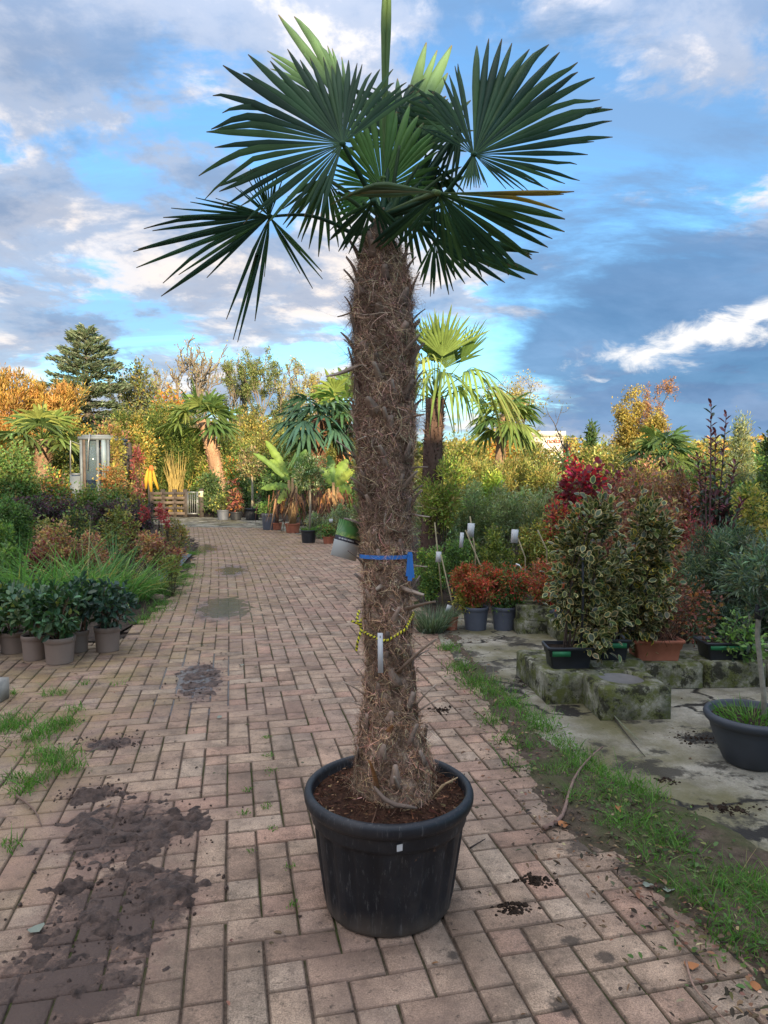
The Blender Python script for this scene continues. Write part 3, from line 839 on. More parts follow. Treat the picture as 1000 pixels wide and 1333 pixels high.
def fibres(n, zlo, zhi, lmean, wlo, whi, out, pal, seed):
    r = np.random.default_rng(seed)
    z = r.uniform(zlo, zhi, n); th = r.uniform(0, 2 * np.pi, n)
    P = tsurf(z, th, r.uniform(-.002, .010, n))
    rad = np.stack([np.cos(th), np.sin(th), 0 * th], 1); tan = np.stack([-np.sin(th), np.cos(th), 0 * th], 1); up = np.array((0, 0, 1.0))
    ph = r.uniform(0, 2 * np.pi, n)
    # tangled: mostly along the surface in every direction, wefts wander in bands
    ph = ph * 0.75 + 2.5 * fbm(th * 2, z * 9, seed, 3)
    D = tan * np.cos(ph)[:, None] + up * np.sin(ph)[:, None] + rad * r.normal(out, .3, n)[:, None]
    L = r.gamma(4, lmean / 4, n)
    D = nrm(D)
    Nn = 5
    V, W = [], r.uniform(wlo, whi, n)
    pts = [P]; d = D.copy()
    axis = nrm(rad + r.normal(0, .5, (n, 3)))
    curl = r.normal(0, 0.42, n)
    for s in range(Nn):
        d = nrm(d + np.cross(axis, d) * curl[:, None] + r.normal(0, .16, (n, 3)) - rad * 0.10 + np.array((0, 0, -0.05)))
        pts.append(pts[-1] + d * (L / Nn)[:, None])
    pts = np.stack(pts, 1)
    side = nrm(np.cross(D, rad) + r.normal(0, .35, (n, 3)))
    tt = np.linspace(0, 1, Nn + 1)
    w = W[:, None] * (1 - .75 * tt)[None] * .5
    V = np.stack([pts - side[:, None] * w[..., None], pts + side[:, None] * w[..., None]], 2).reshape(-1, 3)
    kk_ = 2 * (Nn + 1); base = np.arange(n)[:, None] * kk_
    F = np.concatenate([base + np.array([[2 * q, 2 * q + 1, 2 * q + 3, 2 * q + 2]]) for q in range(Nn)], 0)
    C = np.clip(pick(pal, n, .25, r) * np.array((1.55, 1.42, 1.28)), 0, .8)
    shade = 0.30 + 2.0 * np.clip(fbm(th * 2.2, z * 15, 88, 4) - .18, 0, 1)
    C = C * shade[:, None]
    return V, F, np.repeat(C, kk_, 0)
FIB = [((0.17, 0.115, 0.083), 4), ((0.28, 0.20, 0.148), 4), ((0.44, 0.335, 0.245), 2), ((0.08, 0.05, 0.037), 2.4)]
FIBL = [((0.22, 0.14, 0.095), 4), ((0.33, 0.225, 0.155), 4), ((0.48, 0.35, 0.24), 2), ((0.10, 0.06, 0.042), 2)]
fb = MB()
zt, zm, zb = tz[-3], loc(0, 690)[2], .385
fb.add(*fibres(24000, zm, zt, .046, .0009, .0024, .16, FIB, 3))
fb.add(*fibres(15000, zb, zm, .040, .0008, .0020, .10, FIBL, 4))
fb.add(*fibres(2600, loc(0, 560)[2], zt, .055, .0006, .0012, .65, FIB, 5))
fb.add(*fibres(1800, zb, loc(0, 930)[2], .055, .0012, .003, .15, FIBL, 6))
o = obj('fibre', fb.mesh('fibre', M['fibre']), trunk); o['kind'] = 'stuff'

# old leaf bases: short tapering boat-shaped stubs
def stub(P, D, Nn, L, w0, w1, bend, col, tip):
    D, Nn = nrm(D), nrm(Nn); Sd = nrm(np.cross(D, Nn)); Nn = np.cross(Sd, D)
    V, F, C = [], [], []
    for s in range(5):
        t = s / 4
        c = np.asarray(P) + D * L * t + Nn * bend * L * t * t
        w = (w0 + (w1 - w0) * t) / 2
        th_ = 0.004 * (1 - .5 * t)
        V += [c - Sd * w + Nn * .25 * w, c + Nn * th_, c + Sd * w + Nn * .25 * w, c - Nn * th_]
        C += [np.array(col) * (1 - t) + np.array(tip) * t] * 4
    for s in range(4):
        a = 4 * s
        F += [[a + q, a + (q + 1) % 4, a + 4 + (q + 1) % 4, a + 4 + q] for q in range(4)]
    F += [[0, 3, 2, 1], [16, 17, 18, 19]]
    return V, F, C
stub_specs = []
r = np.random.default_rng(12)
# the ones the photograph shows: (x, y of root, x, y of tip, width m, outward lean)
seen = [(497, 505, 488, 478, .028, .2), (491, 545, 484, 520, .024, .25), (505, 556, 497, 533, .024, .25), (514, 523, 503, 500, .022, .25), (470, 478, 446, 502, .02, .3), (458, 480, 440, 496, .016, .2),
        (458, 405, 446, 418, .022, .25), (531, 555, 520, 545, .016, .3), (537, 610, 552, 605, .012, .3), (533, 668, 548, 676, .016, .3), (536, 732, 554, 741, .012, .25), (521, 762, 541, 771, .02, .3),
        (526, 790, 549, 772, .024, .3), (516, 870, 549, 806, .016, .25), (478, 880, 487, 868, .026, .4), (501, 756, 489, 762, .022, .4), (538, 918, 541, 880, .02, .2), (473, 905, 461, 880, .012, .2),
        (540, 927, 552, 900, .012, .2), (467, 920, 459, 908, .014, .3), (490, 1005, 496, 955, .022, .2), (520, 1008, 506, 975, .02, .3), (505, 940, 513, 925, .02, .35), (462, 797, 455, 796, .010, .3), (462, 789, 453, 788, .008, .3),
        (532, 545, 546, 540, .014, .3), (503, 600, 492, 580, .026, .25), (520, 640, 530, 610, .024, .2), (480, 640, 470, 618, .02, .3), (468, 600, 460, 570, .02, .25), (524, 470, 534, 440, .02, .2)]
for x0, y0, x1, y1, w, lean in seen:
    z0 = loc(x0, y0)[2]; cx, rr0 = trunk_at(z0)
    sx = (loc(x0, y0)[0] - cx) / rr0
    th0 = -math.acos(max(-.98, min(.98, sx)))
    P = tsurf(np.array(z0), np.array(th0), -.004)
    a, b = loc(x0, y0), loc(x1, y1)
    rad = np.array((math.cos(th0), math.sin(th0), 0))
    D = (b - a) + rad * np.linalg.norm(b - a) * (lean + .35)
    orange = y0 > 925 and 480 < x0 < 515
    col = (0.34, 0.17, 0.07) if orange else (0.22, 0.155, 0.11)
    tipc = (0.30, 0.15, 0.06) if orange else (0.40, 0.315, 0.24)
    stub_specs.append((P, D, rad, np.linalg.norm(D), w, w * .45, .15, col, tipc))
gold = 2.39996
for s in range(64):
    z0 = tz[1] + (tz[-4] - tz[1]) * (s + .5) / 64
    th0 = s * gold
    rad = np.array((math.cos(th0), math.sin(th0), 0))
    if (rad[1] < -.35 and r.random() < .72) or (z0 < zm and r.random() < .7): continue
    P = tsurf(np.array(z0), np.array(th0), -.006)
    D = rad * r.uniform(.25, .6) + np.array((0, 0, 1)) + r.normal(0, .2, 3)
    g = r.uniform(.7, 1.3)
    stub_specs.append((P, D, rad, r.uniform(.05, .085), r.uniform(.018, .030), .014, .3, (.11 * g, .08 * g, .06 * g), (.24 * g, .19 * g, .155 * g)))
for s in range(120):
    z0 = .42 + (tz[-4] - .42) * (s + .5) / 120
    th0 = s * gold + r.normal(0, .12)
    rad = np.array((math.cos(th0), math.sin(th0), 0)); tn = np.array((-math.sin(th0), math.cos(th0), 0))
    P = tsurf(np.array(z0), np.array(th0), -.002)
    lo_z = z0 < zm
    D = rad * (r.uniform(.02, .18) if lo_z else r.uniform(.12, .4)) + np.array((0, 0, 1)) + tn * r.normal(0, .28)
    g = r.uniform(.7, 1.45)
    stub_specs.append((P, D, rad, r.uniform(.045, .085), r.uniform(.026, .050), r.uniform(.010, .022), r.uniform(-.1, .15) if lo_z else r.uniform(.0, .4), (.13 * g, .088 * g, .064 * g), (.27 * g, .195 * g, .145 * g)))
for sp in stub_specs:
    V, F, C = stub(*sp)
    obj('leaf_base', make_mesh('leaf_base', V, [np.array(F)], C, True, [M['dry']]), trunk)
# roots / dead rib lying on the soil
root = MB()
root.tube([loc(487, 1024, -.155), loc(500, 1040, -.17), loc(515, 1048, -.18), loc(530, 1050, -.18), loc(543, 1052, -.18)], [.004, .008, .008, .007, .003], 7, (0.17, 0.12, 0.09))
obj('root', root.mesh('root', M['dry'], True), palm)
for a, b, c_ in [((562, 1040), (576, 1022), (590, 1017)), ((570, 1032), (580, 1020), (596, 1012)), ((555, 985), (562, 1000), (572, 1012))]:
    q = MB(); q.tube([loc(*a, -.12), loc(*b, -.12), loc(*c_, -.11)], [.003, .0035, .002], 5, (0.32, 0.22, 0.12) if a[1] > 1000 else (.14, .07, .05))
    obj('straw', q.mesh('straw', M['dry'], True), palm)

# ---- fronds. A frond = petiole with hub; each finger of the fan is its own piece.
def finger(hub, U_, V_, ang, dang, L, split, droop, col, tip, seed, fold=0.42, crimp=0.0, grad=None, d=None):
    r = np.random.default_rng(seed)
    Nn = nrm(np.cross(U_, V_))
    if d is None: d = U_ * math.cos(ang) + V_ * math.sin(ang); ds = -U_ * math.sin(ang) + V_ * math.cos(ang)
    else: ds = nrm(np.cross(Nn, d))
    st = np.array([0.02, 0.15, 0.32, split, split + (1 - split) * .3, split + (1 - split) * .58, split + (1 - split) * .82, 0.985])
    half = math.tan(dang / 2) * 1.06
    V, C = [], []
    sway = r.normal(0, .03)
    for s, t in enumerate(st):
        w = L * t * half if t <= split else L * split * half * (1 - .95 * ((t - split) / (1 - split)) ** 2.5)
        w = max(w, .0012)
        over = max(t - split, 0)
        dz = -droop * L * t * t - crimp * L * max(t - .6, 0) ** 1.3
        c = hub + d * L * t + np.array((0, 0, dz)) + ds * sway * L * over + Nn * r.normal(0, .01) * L * over
        f = fold * (0.55 + .6 * min(t / split, 1))
        V += [c - ds * w, c + Nn * w * f * 2, c + ds * w]
        k = max(0, (t - .93) / .07)
        cb_ = np.array(col, float)
        if grad is not None:
            g_ = min(1.0, max(0.0, (t - grad[0]) / .25)); cb_ = cb_ * (1 - g_) + np.array(grad[1]) * g_
        cc = cb_ * (1 - k) + np.array(tip) * k
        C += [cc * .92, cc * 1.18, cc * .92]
    F = []
    for s in range(len(st) - 1):
        a = 3 * s
        F += [[a, a + 1, a + 4, a + 3], [a + 1, a + 2, a + 5, a + 4]]
    return np.array(V), np.array(F), np.array(C)

PALMG = [(0.026, 0.062, 0.032), (0.036, 0.080, 0.036), (0.021, 0.052, 0.030), (0.048, 0.098, 0.038)]
TIP = (0.17, 0.10, 0.055)
frond_no = [0]
crown = loc(497, 282)
def petiole_tube(P, r0, r1, col):
    P = np.array(P, float)
    # smooth through the points
    t = np.linspace(0, 1, len(P)); tt = np.linspace(0, 1, 14)
    Q = np.stack([np.interp(tt, t, P[:, q]) for q in range(3)], 1)
    for _ in range(3): Q[1:-1] = (Q[:-2] + 2 * Q[1:-1] + Q[2:]) / 4
    m = MB(); m.tube(Q, np.linspace(r0, r1, 14), 7, col)
    return m
def frond(hub_px, dd, spans, su, sv, split=.45, droop=.06, n=None, cols=None, tip=TIP, path=None, r0=.011, r1=.006, width=1.0, crimp=0, root=None, lenvar=.05, fold=.55, label=None, grad=None):
    """spans: list of [(angle deg, length px), ...] polylines in the picture plane; su, sv: how the leaf plane recedes"""
    frond_no[0] += 1
    sd = 1000 * frond_no[0]
    r = np.random.default_rng(sd)
    hub = loc(hub_px[0], hub_px[1], dd)
    m1 = mpp(PD + dd)
    U_, V_ = np.array((1.0, su, 0)), np.array((0, sv, 1.0))
    cols = cols or PALMG
    P = [crown if root is None else loc(*root)] + [loc(*p) for p in (path or [])] + [hub]
    m = petiole_tube(P, r0, r1, np.array(cols[0]) * 1.25)
    Vh, Fh = lathe_geo([(0, -.008), (.008, -.006), (.011, 0), (.008, .006), (0, .008)], 8)
    m.add(Vh + hub, Fh, np.array(cols[0]) * 1.6)
    fo = obj('frond', m.mesh('frond', M['palm_leaf'], True), palm)
    for pts in spans:
        A = np.array([p[0] for p in pts], float); Ls = np.array([p[1] for p in pts], float)
        total = abs(A[-1] - A[0])
        cnt = max(2, int(round(total / (n or 7.0))) + 1) if len(A) > 1 else 1
        tpar = np.linspace(0, 1, cnt)
        if len(A) > 1:
            cum = np.abs(A - A[0]) / max(total, 1e-6)
            angs = np.interp(tpar, cum, A); lens = np.interp(tpar, cum, Ls); da = total / (cnt - 1)
        else:
            angs, lens, da = A, Ls, 6.0
        for a, l in zip(angs, lens):
            l = l * r.normal(1, lenvar)
            col = np.array(cols[r.integers(len(cols))]) * r.normal(1, .1)
            a2 = R(a + r.normal(0, 1.1)); ca, sa = math.cos(a2), math.sin(a2)
            tip3 = loc(hub_px[0] + l * ca, hub_px[1] - l * sa, dd + (su * ca + sv * sa) * l * m1)
            L3 = np.linalg.norm(tip3 - hub)
            V, F, C = finger(hub, U_, V_, a2, R(da) * width, L3, split * r.normal(1, .08), droop * r.normal(1, .35), col, tip, sd + int(a * 7), fold, crimp + (abs(r.normal(0, .35)) if r.random() < .3 else 0), grad, (tip3 - hub) / L3)
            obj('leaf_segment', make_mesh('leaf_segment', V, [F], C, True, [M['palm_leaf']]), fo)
    return fo
# big fan to the left
frond((446, 187), -.18, [[(33, 130), (55, 122), (80, 122), (98, 120), (112, 140), (125, 148), (145, 180), (160, 186), (175, 184), (190, 184), (206, 172), (222, 142), (238, 100), (252, 95)]],
      -.25, .55, .50, .05, 5.4, path=[(478, 245, -.06)])
# big fan to the right
frond((617, 201), -.10, [[(152, 78), (136, 88), (112, 120), (97, 132)], [(88, 166), (77, 172), (66, 178), (56, 186), (45, 186), (36, 190), (28, 194), (20, 190), (11, 178), (2, 162), (-6, 148), (-18, 112), (-32, 82), (-46, 60)], [(-65, 42), (-85, 40), (-115, 48)]],
        .22, .45, .50, .035, 5.2, path=[(575, 262, -.02)])
# drooping frond on the far left, collapsed into bundles
frond((351, 282), -.12, [[(140, 62), (128, 48)], [(118, 66), (104, 74), (92, 60), (72, 64)], [(158, 82), (166, 108), (172, 125), (184, 160), (192, 182)], [(196, 190), (200, 192), (204, 178), (212, 130), (222, 106)], [(218, 172)],
                         [(246, 150), (252, 165), (258, 158), (266, 82)], [(-45, 96), (-50, 106), (-57, 104), (-62, 92)]],
        .15, -.25, .36, .02, 5.0, path=[(468, 312, -.02), (440, 292, -.06), (400, 277, -.09)], r0=.009, r1=.004, width=1.12)
# folded fan hanging to the lower right, yellowing upper edge
YEL = [(0.10, 0.13, 0.045), (0.13, 0.13, 0.05)]
frond((572, 252), -.22, [[(-8, 172), (-16, 162), (-24, 156), (-32, 152), (-38, 146), (-46, 140), (-53, 128), (-61, 122), (-70, 108), (-80, 92), (-92, 76)], [(214, 112), (224, 104), (236, 88)]],
        -.15, -.62, .55, .05, 5.4, path=[(535, 268, -.12)])
frond((570, 251), -.235, [[(0.6, 178), (-1.6, 174), (-3.6, 168)]], -.05, -.1, .66, .004, 2.2, cols=[(0.075, 0.11, 0.04), (0.06, 0.10, 0.04)], tip=(0.10, 0.05, 0.028), path=[(540, 262, -.13)], width=1.5, grad=(0.30, (0.24, 0.17, 0.03)), lenvar=.03)
frond((566, 250), -.225, [[(183, 116), (178, 122), (174, 138), (171, 120)]], -.1, -.3, .5, .02, 4.0, cols=[(0.075, 0.115, 0.055), (0.14, 0.13, 0.06)], tip=(0.26, 0.17, 0.06), path=[(540, 262, -.12)], width=1.8)
# lower fan behind, to the right of the trunk top
frond((566, 312), .10, [[(-118, 52), (-102, 66), (-90, 66), (-76, 64), (-62, 62), (-48, 70), (-36, 90), (-24, 125), (-14, 150), (-4, 152), (6, 90)]], .2, -.4, .5, .04, 7.5, path=[(535, 290, .06)])
# fresh green fan standing in the middle, at the back
FRESH = [(0.10, 0.21, 0.055), (0.12, 0.24, 0.065), (0.085, 0.19, 0.05)]
frond((498, 245), .06, [[(-12, 62), (12, 78), (40, 96), (62, 110), (82, 118), (104, 110), (126, 96), (148, 76), (172, 66), (196, 66), (214, 78), (226, 72)]], .1, .25, .62, .0, 6.5, cols=FRESH, path=[(499, 262, .1)])
# tall pale leaves behind, top right and top left
PALE = [(0.13, 0.22, 0.10), (0.11, 0.20, 0.085)]
frond((512, 215), .30, [[(52, 100), (60, 170), (66, 180), (74, 165)], [(47, 150), (41, 128), (34, 110)]], .2, .3, .5, .0, 6.0, cols=PALE, path=[(506, 255, .2)], width=1.3)
frond((455, 150), .28, [[(122, 160), (115, 158), (110, 142)], [(128, 130), (100, 78)], [(138, 140), (146, 120), (152, 130)]], -.2, .35, .5, .0, 5.0, cols=[(0.10, 0.18, 0.085), (0.08, 0.15, 0.07)], path=[(480, 220, .15)], width=1.2)
# folded young spear
frond((499, 232), .05, [[(90.3, 262), (88.9, 255)]], 0, .05, .75, .0, 3.0, cols=[(0.10, 0.16, 0.055), (0.12, 0.19, 0.065)], path=[(499, 258, .03)], width=1.7, r0=.008, fold=.8)
# crumpled leaves crowding the heart of the crown
frond((515, 150), .26, [[(20, 70), (32, 75), (44, 82), (58, 72)], [(150, 80), (138, 92), (125, 80), (105, 60)]], .3, .5, .4, .28, 8, path=[(505, 220, .08)], width=1.0)
frond((600, 165), .16, [[(170, 90), (158, 96), (146, 95), (135, 90), (122, 78)], [(190, 86), (204, 90), (220, 88), (234, 82), (250, 70), (265, 66)]], -.25, .3, .45, .10, 7.5, path=[(548, 240, .08)])
frond((556, 205), .22, [[(105, 88), (118, 96), (130, 90)], [(-40, 70), (-60, 84), (-80, 90), (-100, 86), (-118, 80)]], .4, .2, .45, .14, 8.0, path=[(522, 250, .05)])
frond((425, 232), .12, [[(196, 42), (208, 62), (220, 75), (232, 84), (246, 80), (262, 92), (278, 96), (292, 90), (306, 62)]], -.3, -.4, .45, .10, 8.5, cols=[(0.055, 0.105, 0.045), (0.04, 0.085, 0.042)], path=[(470, 262, .05)])
frond((486, 262), -.14, [[(206, 62), (218, 74), (230, 84), (242, 72), (254, 66)], [(284, 58), (300, 70), (318, 64)]], -.2, -.6, .5, .06, 7.5, path=[(494, 276, -.05)])
frond((530, 262), .20, [[(-20, 120), (-34, 105), (-50, 88), (-66, 80), (-84, 78), (-100, 72)], [(30, 90), (44, 84), (60, 76)]], .45, -.2, .5, .08, 8.0, path=[(512, 270, .1)])
frond((520, 190), .34, [[(0, 90), (20, 104), (40, 100), (60, 96), (80, 92), (100, 96), (120, 104), (140, 100), (160, 96), (180, 88)]], .1, .7, .5, .06, 9.0, path=[(510, 240, .2)])
# bare petioles in the heart
for a, b in [((470, 205, .1), (512, 275, .04)), ((520, 190, .05), (508, 280, .02)), ((545, 215, .0), (505, 285, 0)), ((575, 230, .04), (512, 290, 0)), ((560, 290, .06), (510, 300, .03)), ((440, 250, -.02), (488, 290, 0)), ((590, 262, .1), (520, 300, .05)), ((455, 300, .04), (488, 305, 0))]:
    m = petiole_tube([loc(*b), (loc(*a) + loc(*b)) / 2 + np.array((0, 0, .012)), loc(*a)], .009, .005, (0.06, 0.105, 0.045))
    obj('petiole', m.mesh('petiole', M['palm_leaf'], True), palm)

# ---- things tied to the trunk
def wrap(zc, th0, th1, nstep, off, sag=0.0, tilt=0.0):
    th = np.linspace(th0, th1, nstep)
    s = np.linspace(0, 1, nstep)
    z = zc + tilt * (s - .5) - sag * np.sin(s * np.pi)
    return tsurf(z, th, off) + BASE
blue = NT('blue_ribbon').bsdf((0.03, 0.17, 0.50), 0.5)
rb = MB()
zc = loc(0, 722)[2]
L_ = wrap(zc + .006, -math.pi * .985, -math.pi * .12, 26, .014); L2_ = L_ - np.array((0, 0, .013))
back = wrap(zc + .004, math.pi * .015, math.pi * .88, 26, .014)
for A in (L_, back[::-1]):
    B = A - np.array((0, 0, .013))
    m = len(A)
    rb.add(np.concatenate([A, B]), np.array([[i, i + 1, m + i + 1, m + i] for i in range(m - 1)]))
kx = L_[-3] + np.array((0, -.006, 0))
q = MB()
for dx, L0, tw in ((0, .085, .2), (.004, .075, -.25), (-.003, .07, .05)):
    pts = [kx + np.array((dx, -.003 - abs(dx), .01)), kx + np.array((dx * 1.5, -.008, -L0 * .5)), kx + np.array((dx * 2, -.006, -L0))]
    w = [.003, .006, .0075]
    Vt = []
    for p_, w_ in zip(pts, w): Vt += [p_ + np.array((-w_, w_ * tw, 0)), p_ + np.array((w_, -w_ * tw, 0))]
    rb.add(Vt, np.array([[0, 1, 3, 2], [2, 3, 5, 4]]))
Vk, Fk = lathe_geo([(0, -.008), (.007, -.005), (.009, 0), (.007, .005), (0, .008)], 8)
rb.add(Vk + kx, Fk)
tag(obj('ribbon', rb.mesh('ribbon', blue, True)), 'blue plastic ribbon knotted around the hairy palm trunk', 'ribbon')

def rope_material():
    t = NT('hazard_rope')
    a = t.nd('ShaderNodeSeparateColor'); t.L.new(t.attr(), a.inputs[0])
    s = t.math('FRACT', t.math('MULTIPLY', a.outputs[0], 1.0))
    c = t.mix(t.ramp(s, [(0.52, 0.0), (0.56, 1.0)], 'CONSTANT'), (0.62, 0.55, 0.02), (0.015, 0.015, 0.012))
    return t.bsdf(c, 0.6)
M['rope'] = rope_material()
def rope_run(mb, P, rad):
    P = np.asarray(P)
    seg = np.r_[0, np.cumsum(np.linalg.norm(np.diff(P, axis=0), axis=1))]
    N_ = max(8, int(seg[-1] / .0022)); s = np.linspace(0, seg[-1], N_)
    Q = np.stack([np.interp(s, seg, P[:, k]) for k in range(3)], 1)
    V, F = tube_geo(Q, rad * (1 + .12 * np.sin(s / .0055 * math.pi)), 8)
    a = np.tile(np.arange(8) / 8.0, N_)
    val = ((np.repeat(s, 8) / .0125) + a) % 1.0
    mb.add(V, F, np.stack([val, val, val], 1))
rp = MB()
z1 = loc(0, 812)[2]
front = [(466, 822), (474, 817), (482, 821), (490, 824), (497, 826), (505, 825), (515, 820), (525, 812), (533, 803), (538, 797)]
pts = []
for x, y in front:
    z0 = loc(x, y)[2]; cx, r0 = trunk_at(z0); sx = max(-.995, min(.995, (loc(x, y)[0] - cx) / (r0 + .012)))
    pts.append(tsurf(np.array(z0), np.array(-math.acos(sx)), .013) + BASE)
rope_run(rp, pts, .0045)
bk = [tsurf(np.array(z1 + .01), np.array(th), .012) + BASE for th in np.linspace(.05, math.pi * .97, 24)]
rope_run(rp, [pts[-1]] + bk + [pts[0]], .0045)
for run in ([(470, 818, -.11), (468, 812, -.125), (465, 806, -.12), (466, 799, -.11), (468, 795, -.10)], [(471, 814, -.11), (464, 811, -.12), (457, 808, -.12)], [(471, 817, -.115), (468, 828, -.125), (465, 838, -.125), (464, 847, -.12)]):
    rope_run(rp, [loc(*p_) + BASE for p_ in run], .004)
tag(obj('rope', rp.mesh('rope', M['rope'], True)), 'yellow and black striped rope tied around the palm trunk', 'rope')
# white strip tag hanging from the rope
tg = MB()
a = loc(495, 824, -.125) + BASE; b = loc(495.5, 876, -.135) + BASE
for (x0, x1, y0, y1) in ((491.5, 498, 824, 876),):
    w = (x1 - x0) * mpp(PD) / 2
    Vt = [a + (-w, 0, 0), a + (w, 0, 0), b + (w, .002, 0), b + (-w, -.001, 0)]
    Vt += [v + np.array((0, .0012, 0)) for v in Vt]
    tg.add(Vt, [[0, 3, 2, 1], [4, 5, 6, 7], [0, 1, 5, 4], [1, 2, 6, 5], [2, 3, 7, 6], [3, 0, 4, 7]])
wt = obj('strip_tag', tg.mesh('strip_tag', M['white'])); tag(wt, 'narrow white strip tag hanging from the striped rope', 'tag')
mk = MB(); p0 = a + np.array((0, -.0012, -.012)); mk.box(p0 - (.0012, .0004, .004), p0 + (.0012, 0, .004))
obj('slot', mk.mesh('slot', M['black_plastic']), wt)

# printed picture card hanging behind the trunk on its left side: white foot, dark torn band, green plant picture
def card_material():
    t = NT('picture_card')
    g = t.nd('ShaderNodeTexCoord').outputs['UV']
    sp = t.nd('ShaderNodeSeparateXYZ'); t.L.new(g, sp.inputs[0])
    x, y = sp.outputs[0], sp.outputs[1]
    edge = t.math('ADD', y, t.math('MULTIPLY', t.math('SUBTRACT', t.noise(t.map(g, scale=(9, 1, 1)), 2.5, 3), 0.5), 0.05))
    rays = t.nd('ShaderNodeMath', operation='ARCTAN2')
    t.L.new(t.math('SUBTRACT', y, 0.42), rays.inputs[0]); t.L.new(t.math('SUBTRACT', x, 0.5), rays.inputs[1])
    w = t.nd('ShaderNodeTexWave'); w.inputs['Scale'].default_value = 3.2
    cmb = t.nd('ShaderNodeCombineXYZ'); t.L.new(rays.outputs[0], cmb.inputs[0]); t.L.new(cmb.outputs[0], w.inputs['Vector'])
    green = t.mix(w.outputs[0], (0.02, 0.10, 0.035), (0.16, 0.36, 0.09))
    lime = t.ramp(t.noise(g, 11, 4), [(0.4, (0.10, 0.25, 0.04)), (0.65, (0.45, 0.55, 0.10))])
    pic = t.mix(t.ramp(y, [(0.58, 0.0), (0.70, 1.0)]), lime, green)
    c = t.mix(t.ramp(edge, [(0.555, 0.0), (0.565, 1.0)], 'CONSTANT'), (0.03, 0.03, 0.045), pic)
    word = t.math('MULTIPLY', t.ramp(t.math('ABSOLUTE', t.math('SUBTRACT', y, 0.50)), [(0.014, 1.0), (0.016, 0.0)], 'CONSTANT'), t.ramp(t.math('ABSOLUTE', t.math('SUBTRACT', x, 0.45)), [(0.30, 1.0), (0.301, 0.0)], 'CONSTANT'))
    c = t.mix(t.math('MULTIPLY', word, t.ramp(t.noise(t.map(g, scale=(60, 1, 1)), 1), [(0.42, 0.0), (0.5, 0.9)])), c, (0.7, 0.7, 0.68))
    c = t.mix(t.ramp(edge, [(0.43, 1.0), (0.435, 0.0)], 'CONSTANT'), c, (0.60, 0.62, 0.58))
    return t.bsdf(c, 0.35, spec=0.5)
M['card'] = card_material()
q0, q1, q2, q3 = [loc(*p_) + BASE for p_ in ((430.5, 722, -.01), (463, 731, .03), (474, 684, .05), (442, 675, .01))]
nn_ = nrm(np.cross(q1 - q0, q3 - q0)) * .001
me = make_mesh('picture_card', [q0, q1, q2, q3, q0 - nn_, q1 - nn_, q2 - nn_, q3 - nn_], [np.array([[0, 1, 2, 3], [7, 6, 5, 4], [0, 4, 5, 1], [1, 5, 6, 2], [2, 6, 7, 3], [3, 7, 4, 0]])], None, False, [M['card']])
uvl = me.uv_layers.new(name='UVMap')
UVv = [(0, 0), (1, 0), (1, 1), (0, 1)] * 2
for lp in me.loops: uvl.data[lp.index].uv = UVv[lp.vertex_index]
cd = obj('picture_card', me); tag(cd, 'plant care card with green picture and white foot hanging on the palm trunk', 'card')
st_ = MB(); st_.tube([q2 + (-.02, 0, -.002), q2 + (.015, .0, .03), loc(482, 640, .02) + BASE], .001, 4)
obj('string', st_.mesh('string', M['white']), cd)
# ---------------------------------------------------------------- plant builders
TPL = {
    'diamond': (np.array([(0, 0, 0), (.45, -.5, .10), (1, 0, -.12), (.45, .5, .10)]), np.array([[0, 1, 2], [0, 2, 3]])),
    'oval': (np.array([(0, 0, 0), (.28, -.42, .06), (.68, -.42, .03), (1, 0, -.14), (.68, .42, .03), (.28, .42, .06)]), np.array([[0, 1, 2, 3], [0, 3, 4, 5]])),
}
_o = [(0, 0, 0), (.25, -.44, .07), (.66, -.46, .04), (1, 0, -.12), (.66, .46, .04), (.25, .44, .07)]
_i = [(.10, 0, -.01), (.31, -.27, .03), (.62, -.28, .0), (.85, 0, -.09), (.62, .28, .0), (.31, .27, .03)]
VAR_V = np.array(_o + _i)
VAR_F = [np.array([[6, 7, 8, 9], [6, 9, 10, 11]]), np.array([[i, (i + 1) % 6, 6 + (i + 1) % 6, 6 + i] for i in range(6)])]
VAR_MASK = np.array([1.0] * 6 + [0.0] * 6)

def leaf_frames(D, Nr, r):
    D = nrm(D); Sd = nrm(np.cross(D, Nr)); Nn = np.cross(Sd, D)
    return D, Sd, Nn
def leaves_geo(P, D, Nr, L, Wd, C, tpl='diamond', C2=None):
    D, Sd, Nn = leaf_frames(D, Nr, None)
    if tpl == 'variegated': T, FS = VAR_V, VAR_F
    else:
        T, F0 = TPL[tpl]; FS = [F0]
    n, k = len(P), len(T)
    V = P[:, None] + D[:, None] * (T[None, :, 0] * L[:, None])[..., None] + Sd[:, None] * (T[None, :, 1] * Wd[:, None])[..., None] + Nn[:, None] * (T[None, :, 2] * L[:, None])[..., None]
    F = [(np.arange(n)[:, None, None] * k + f[None]).reshape(-1, f.shape[1]) for f in FS]
    if tpl == 'variegated': Cv = C[:, None] * (1 - VAR_MASK)[None, :, None] + C2[:, None] * VAR_MASK[None, :, None]
    else: Cv = np.broadcast_to(C[:, None], (n, k, 3))
    return V.reshape(-1, 3), F, Cv.reshape(-1, 3)

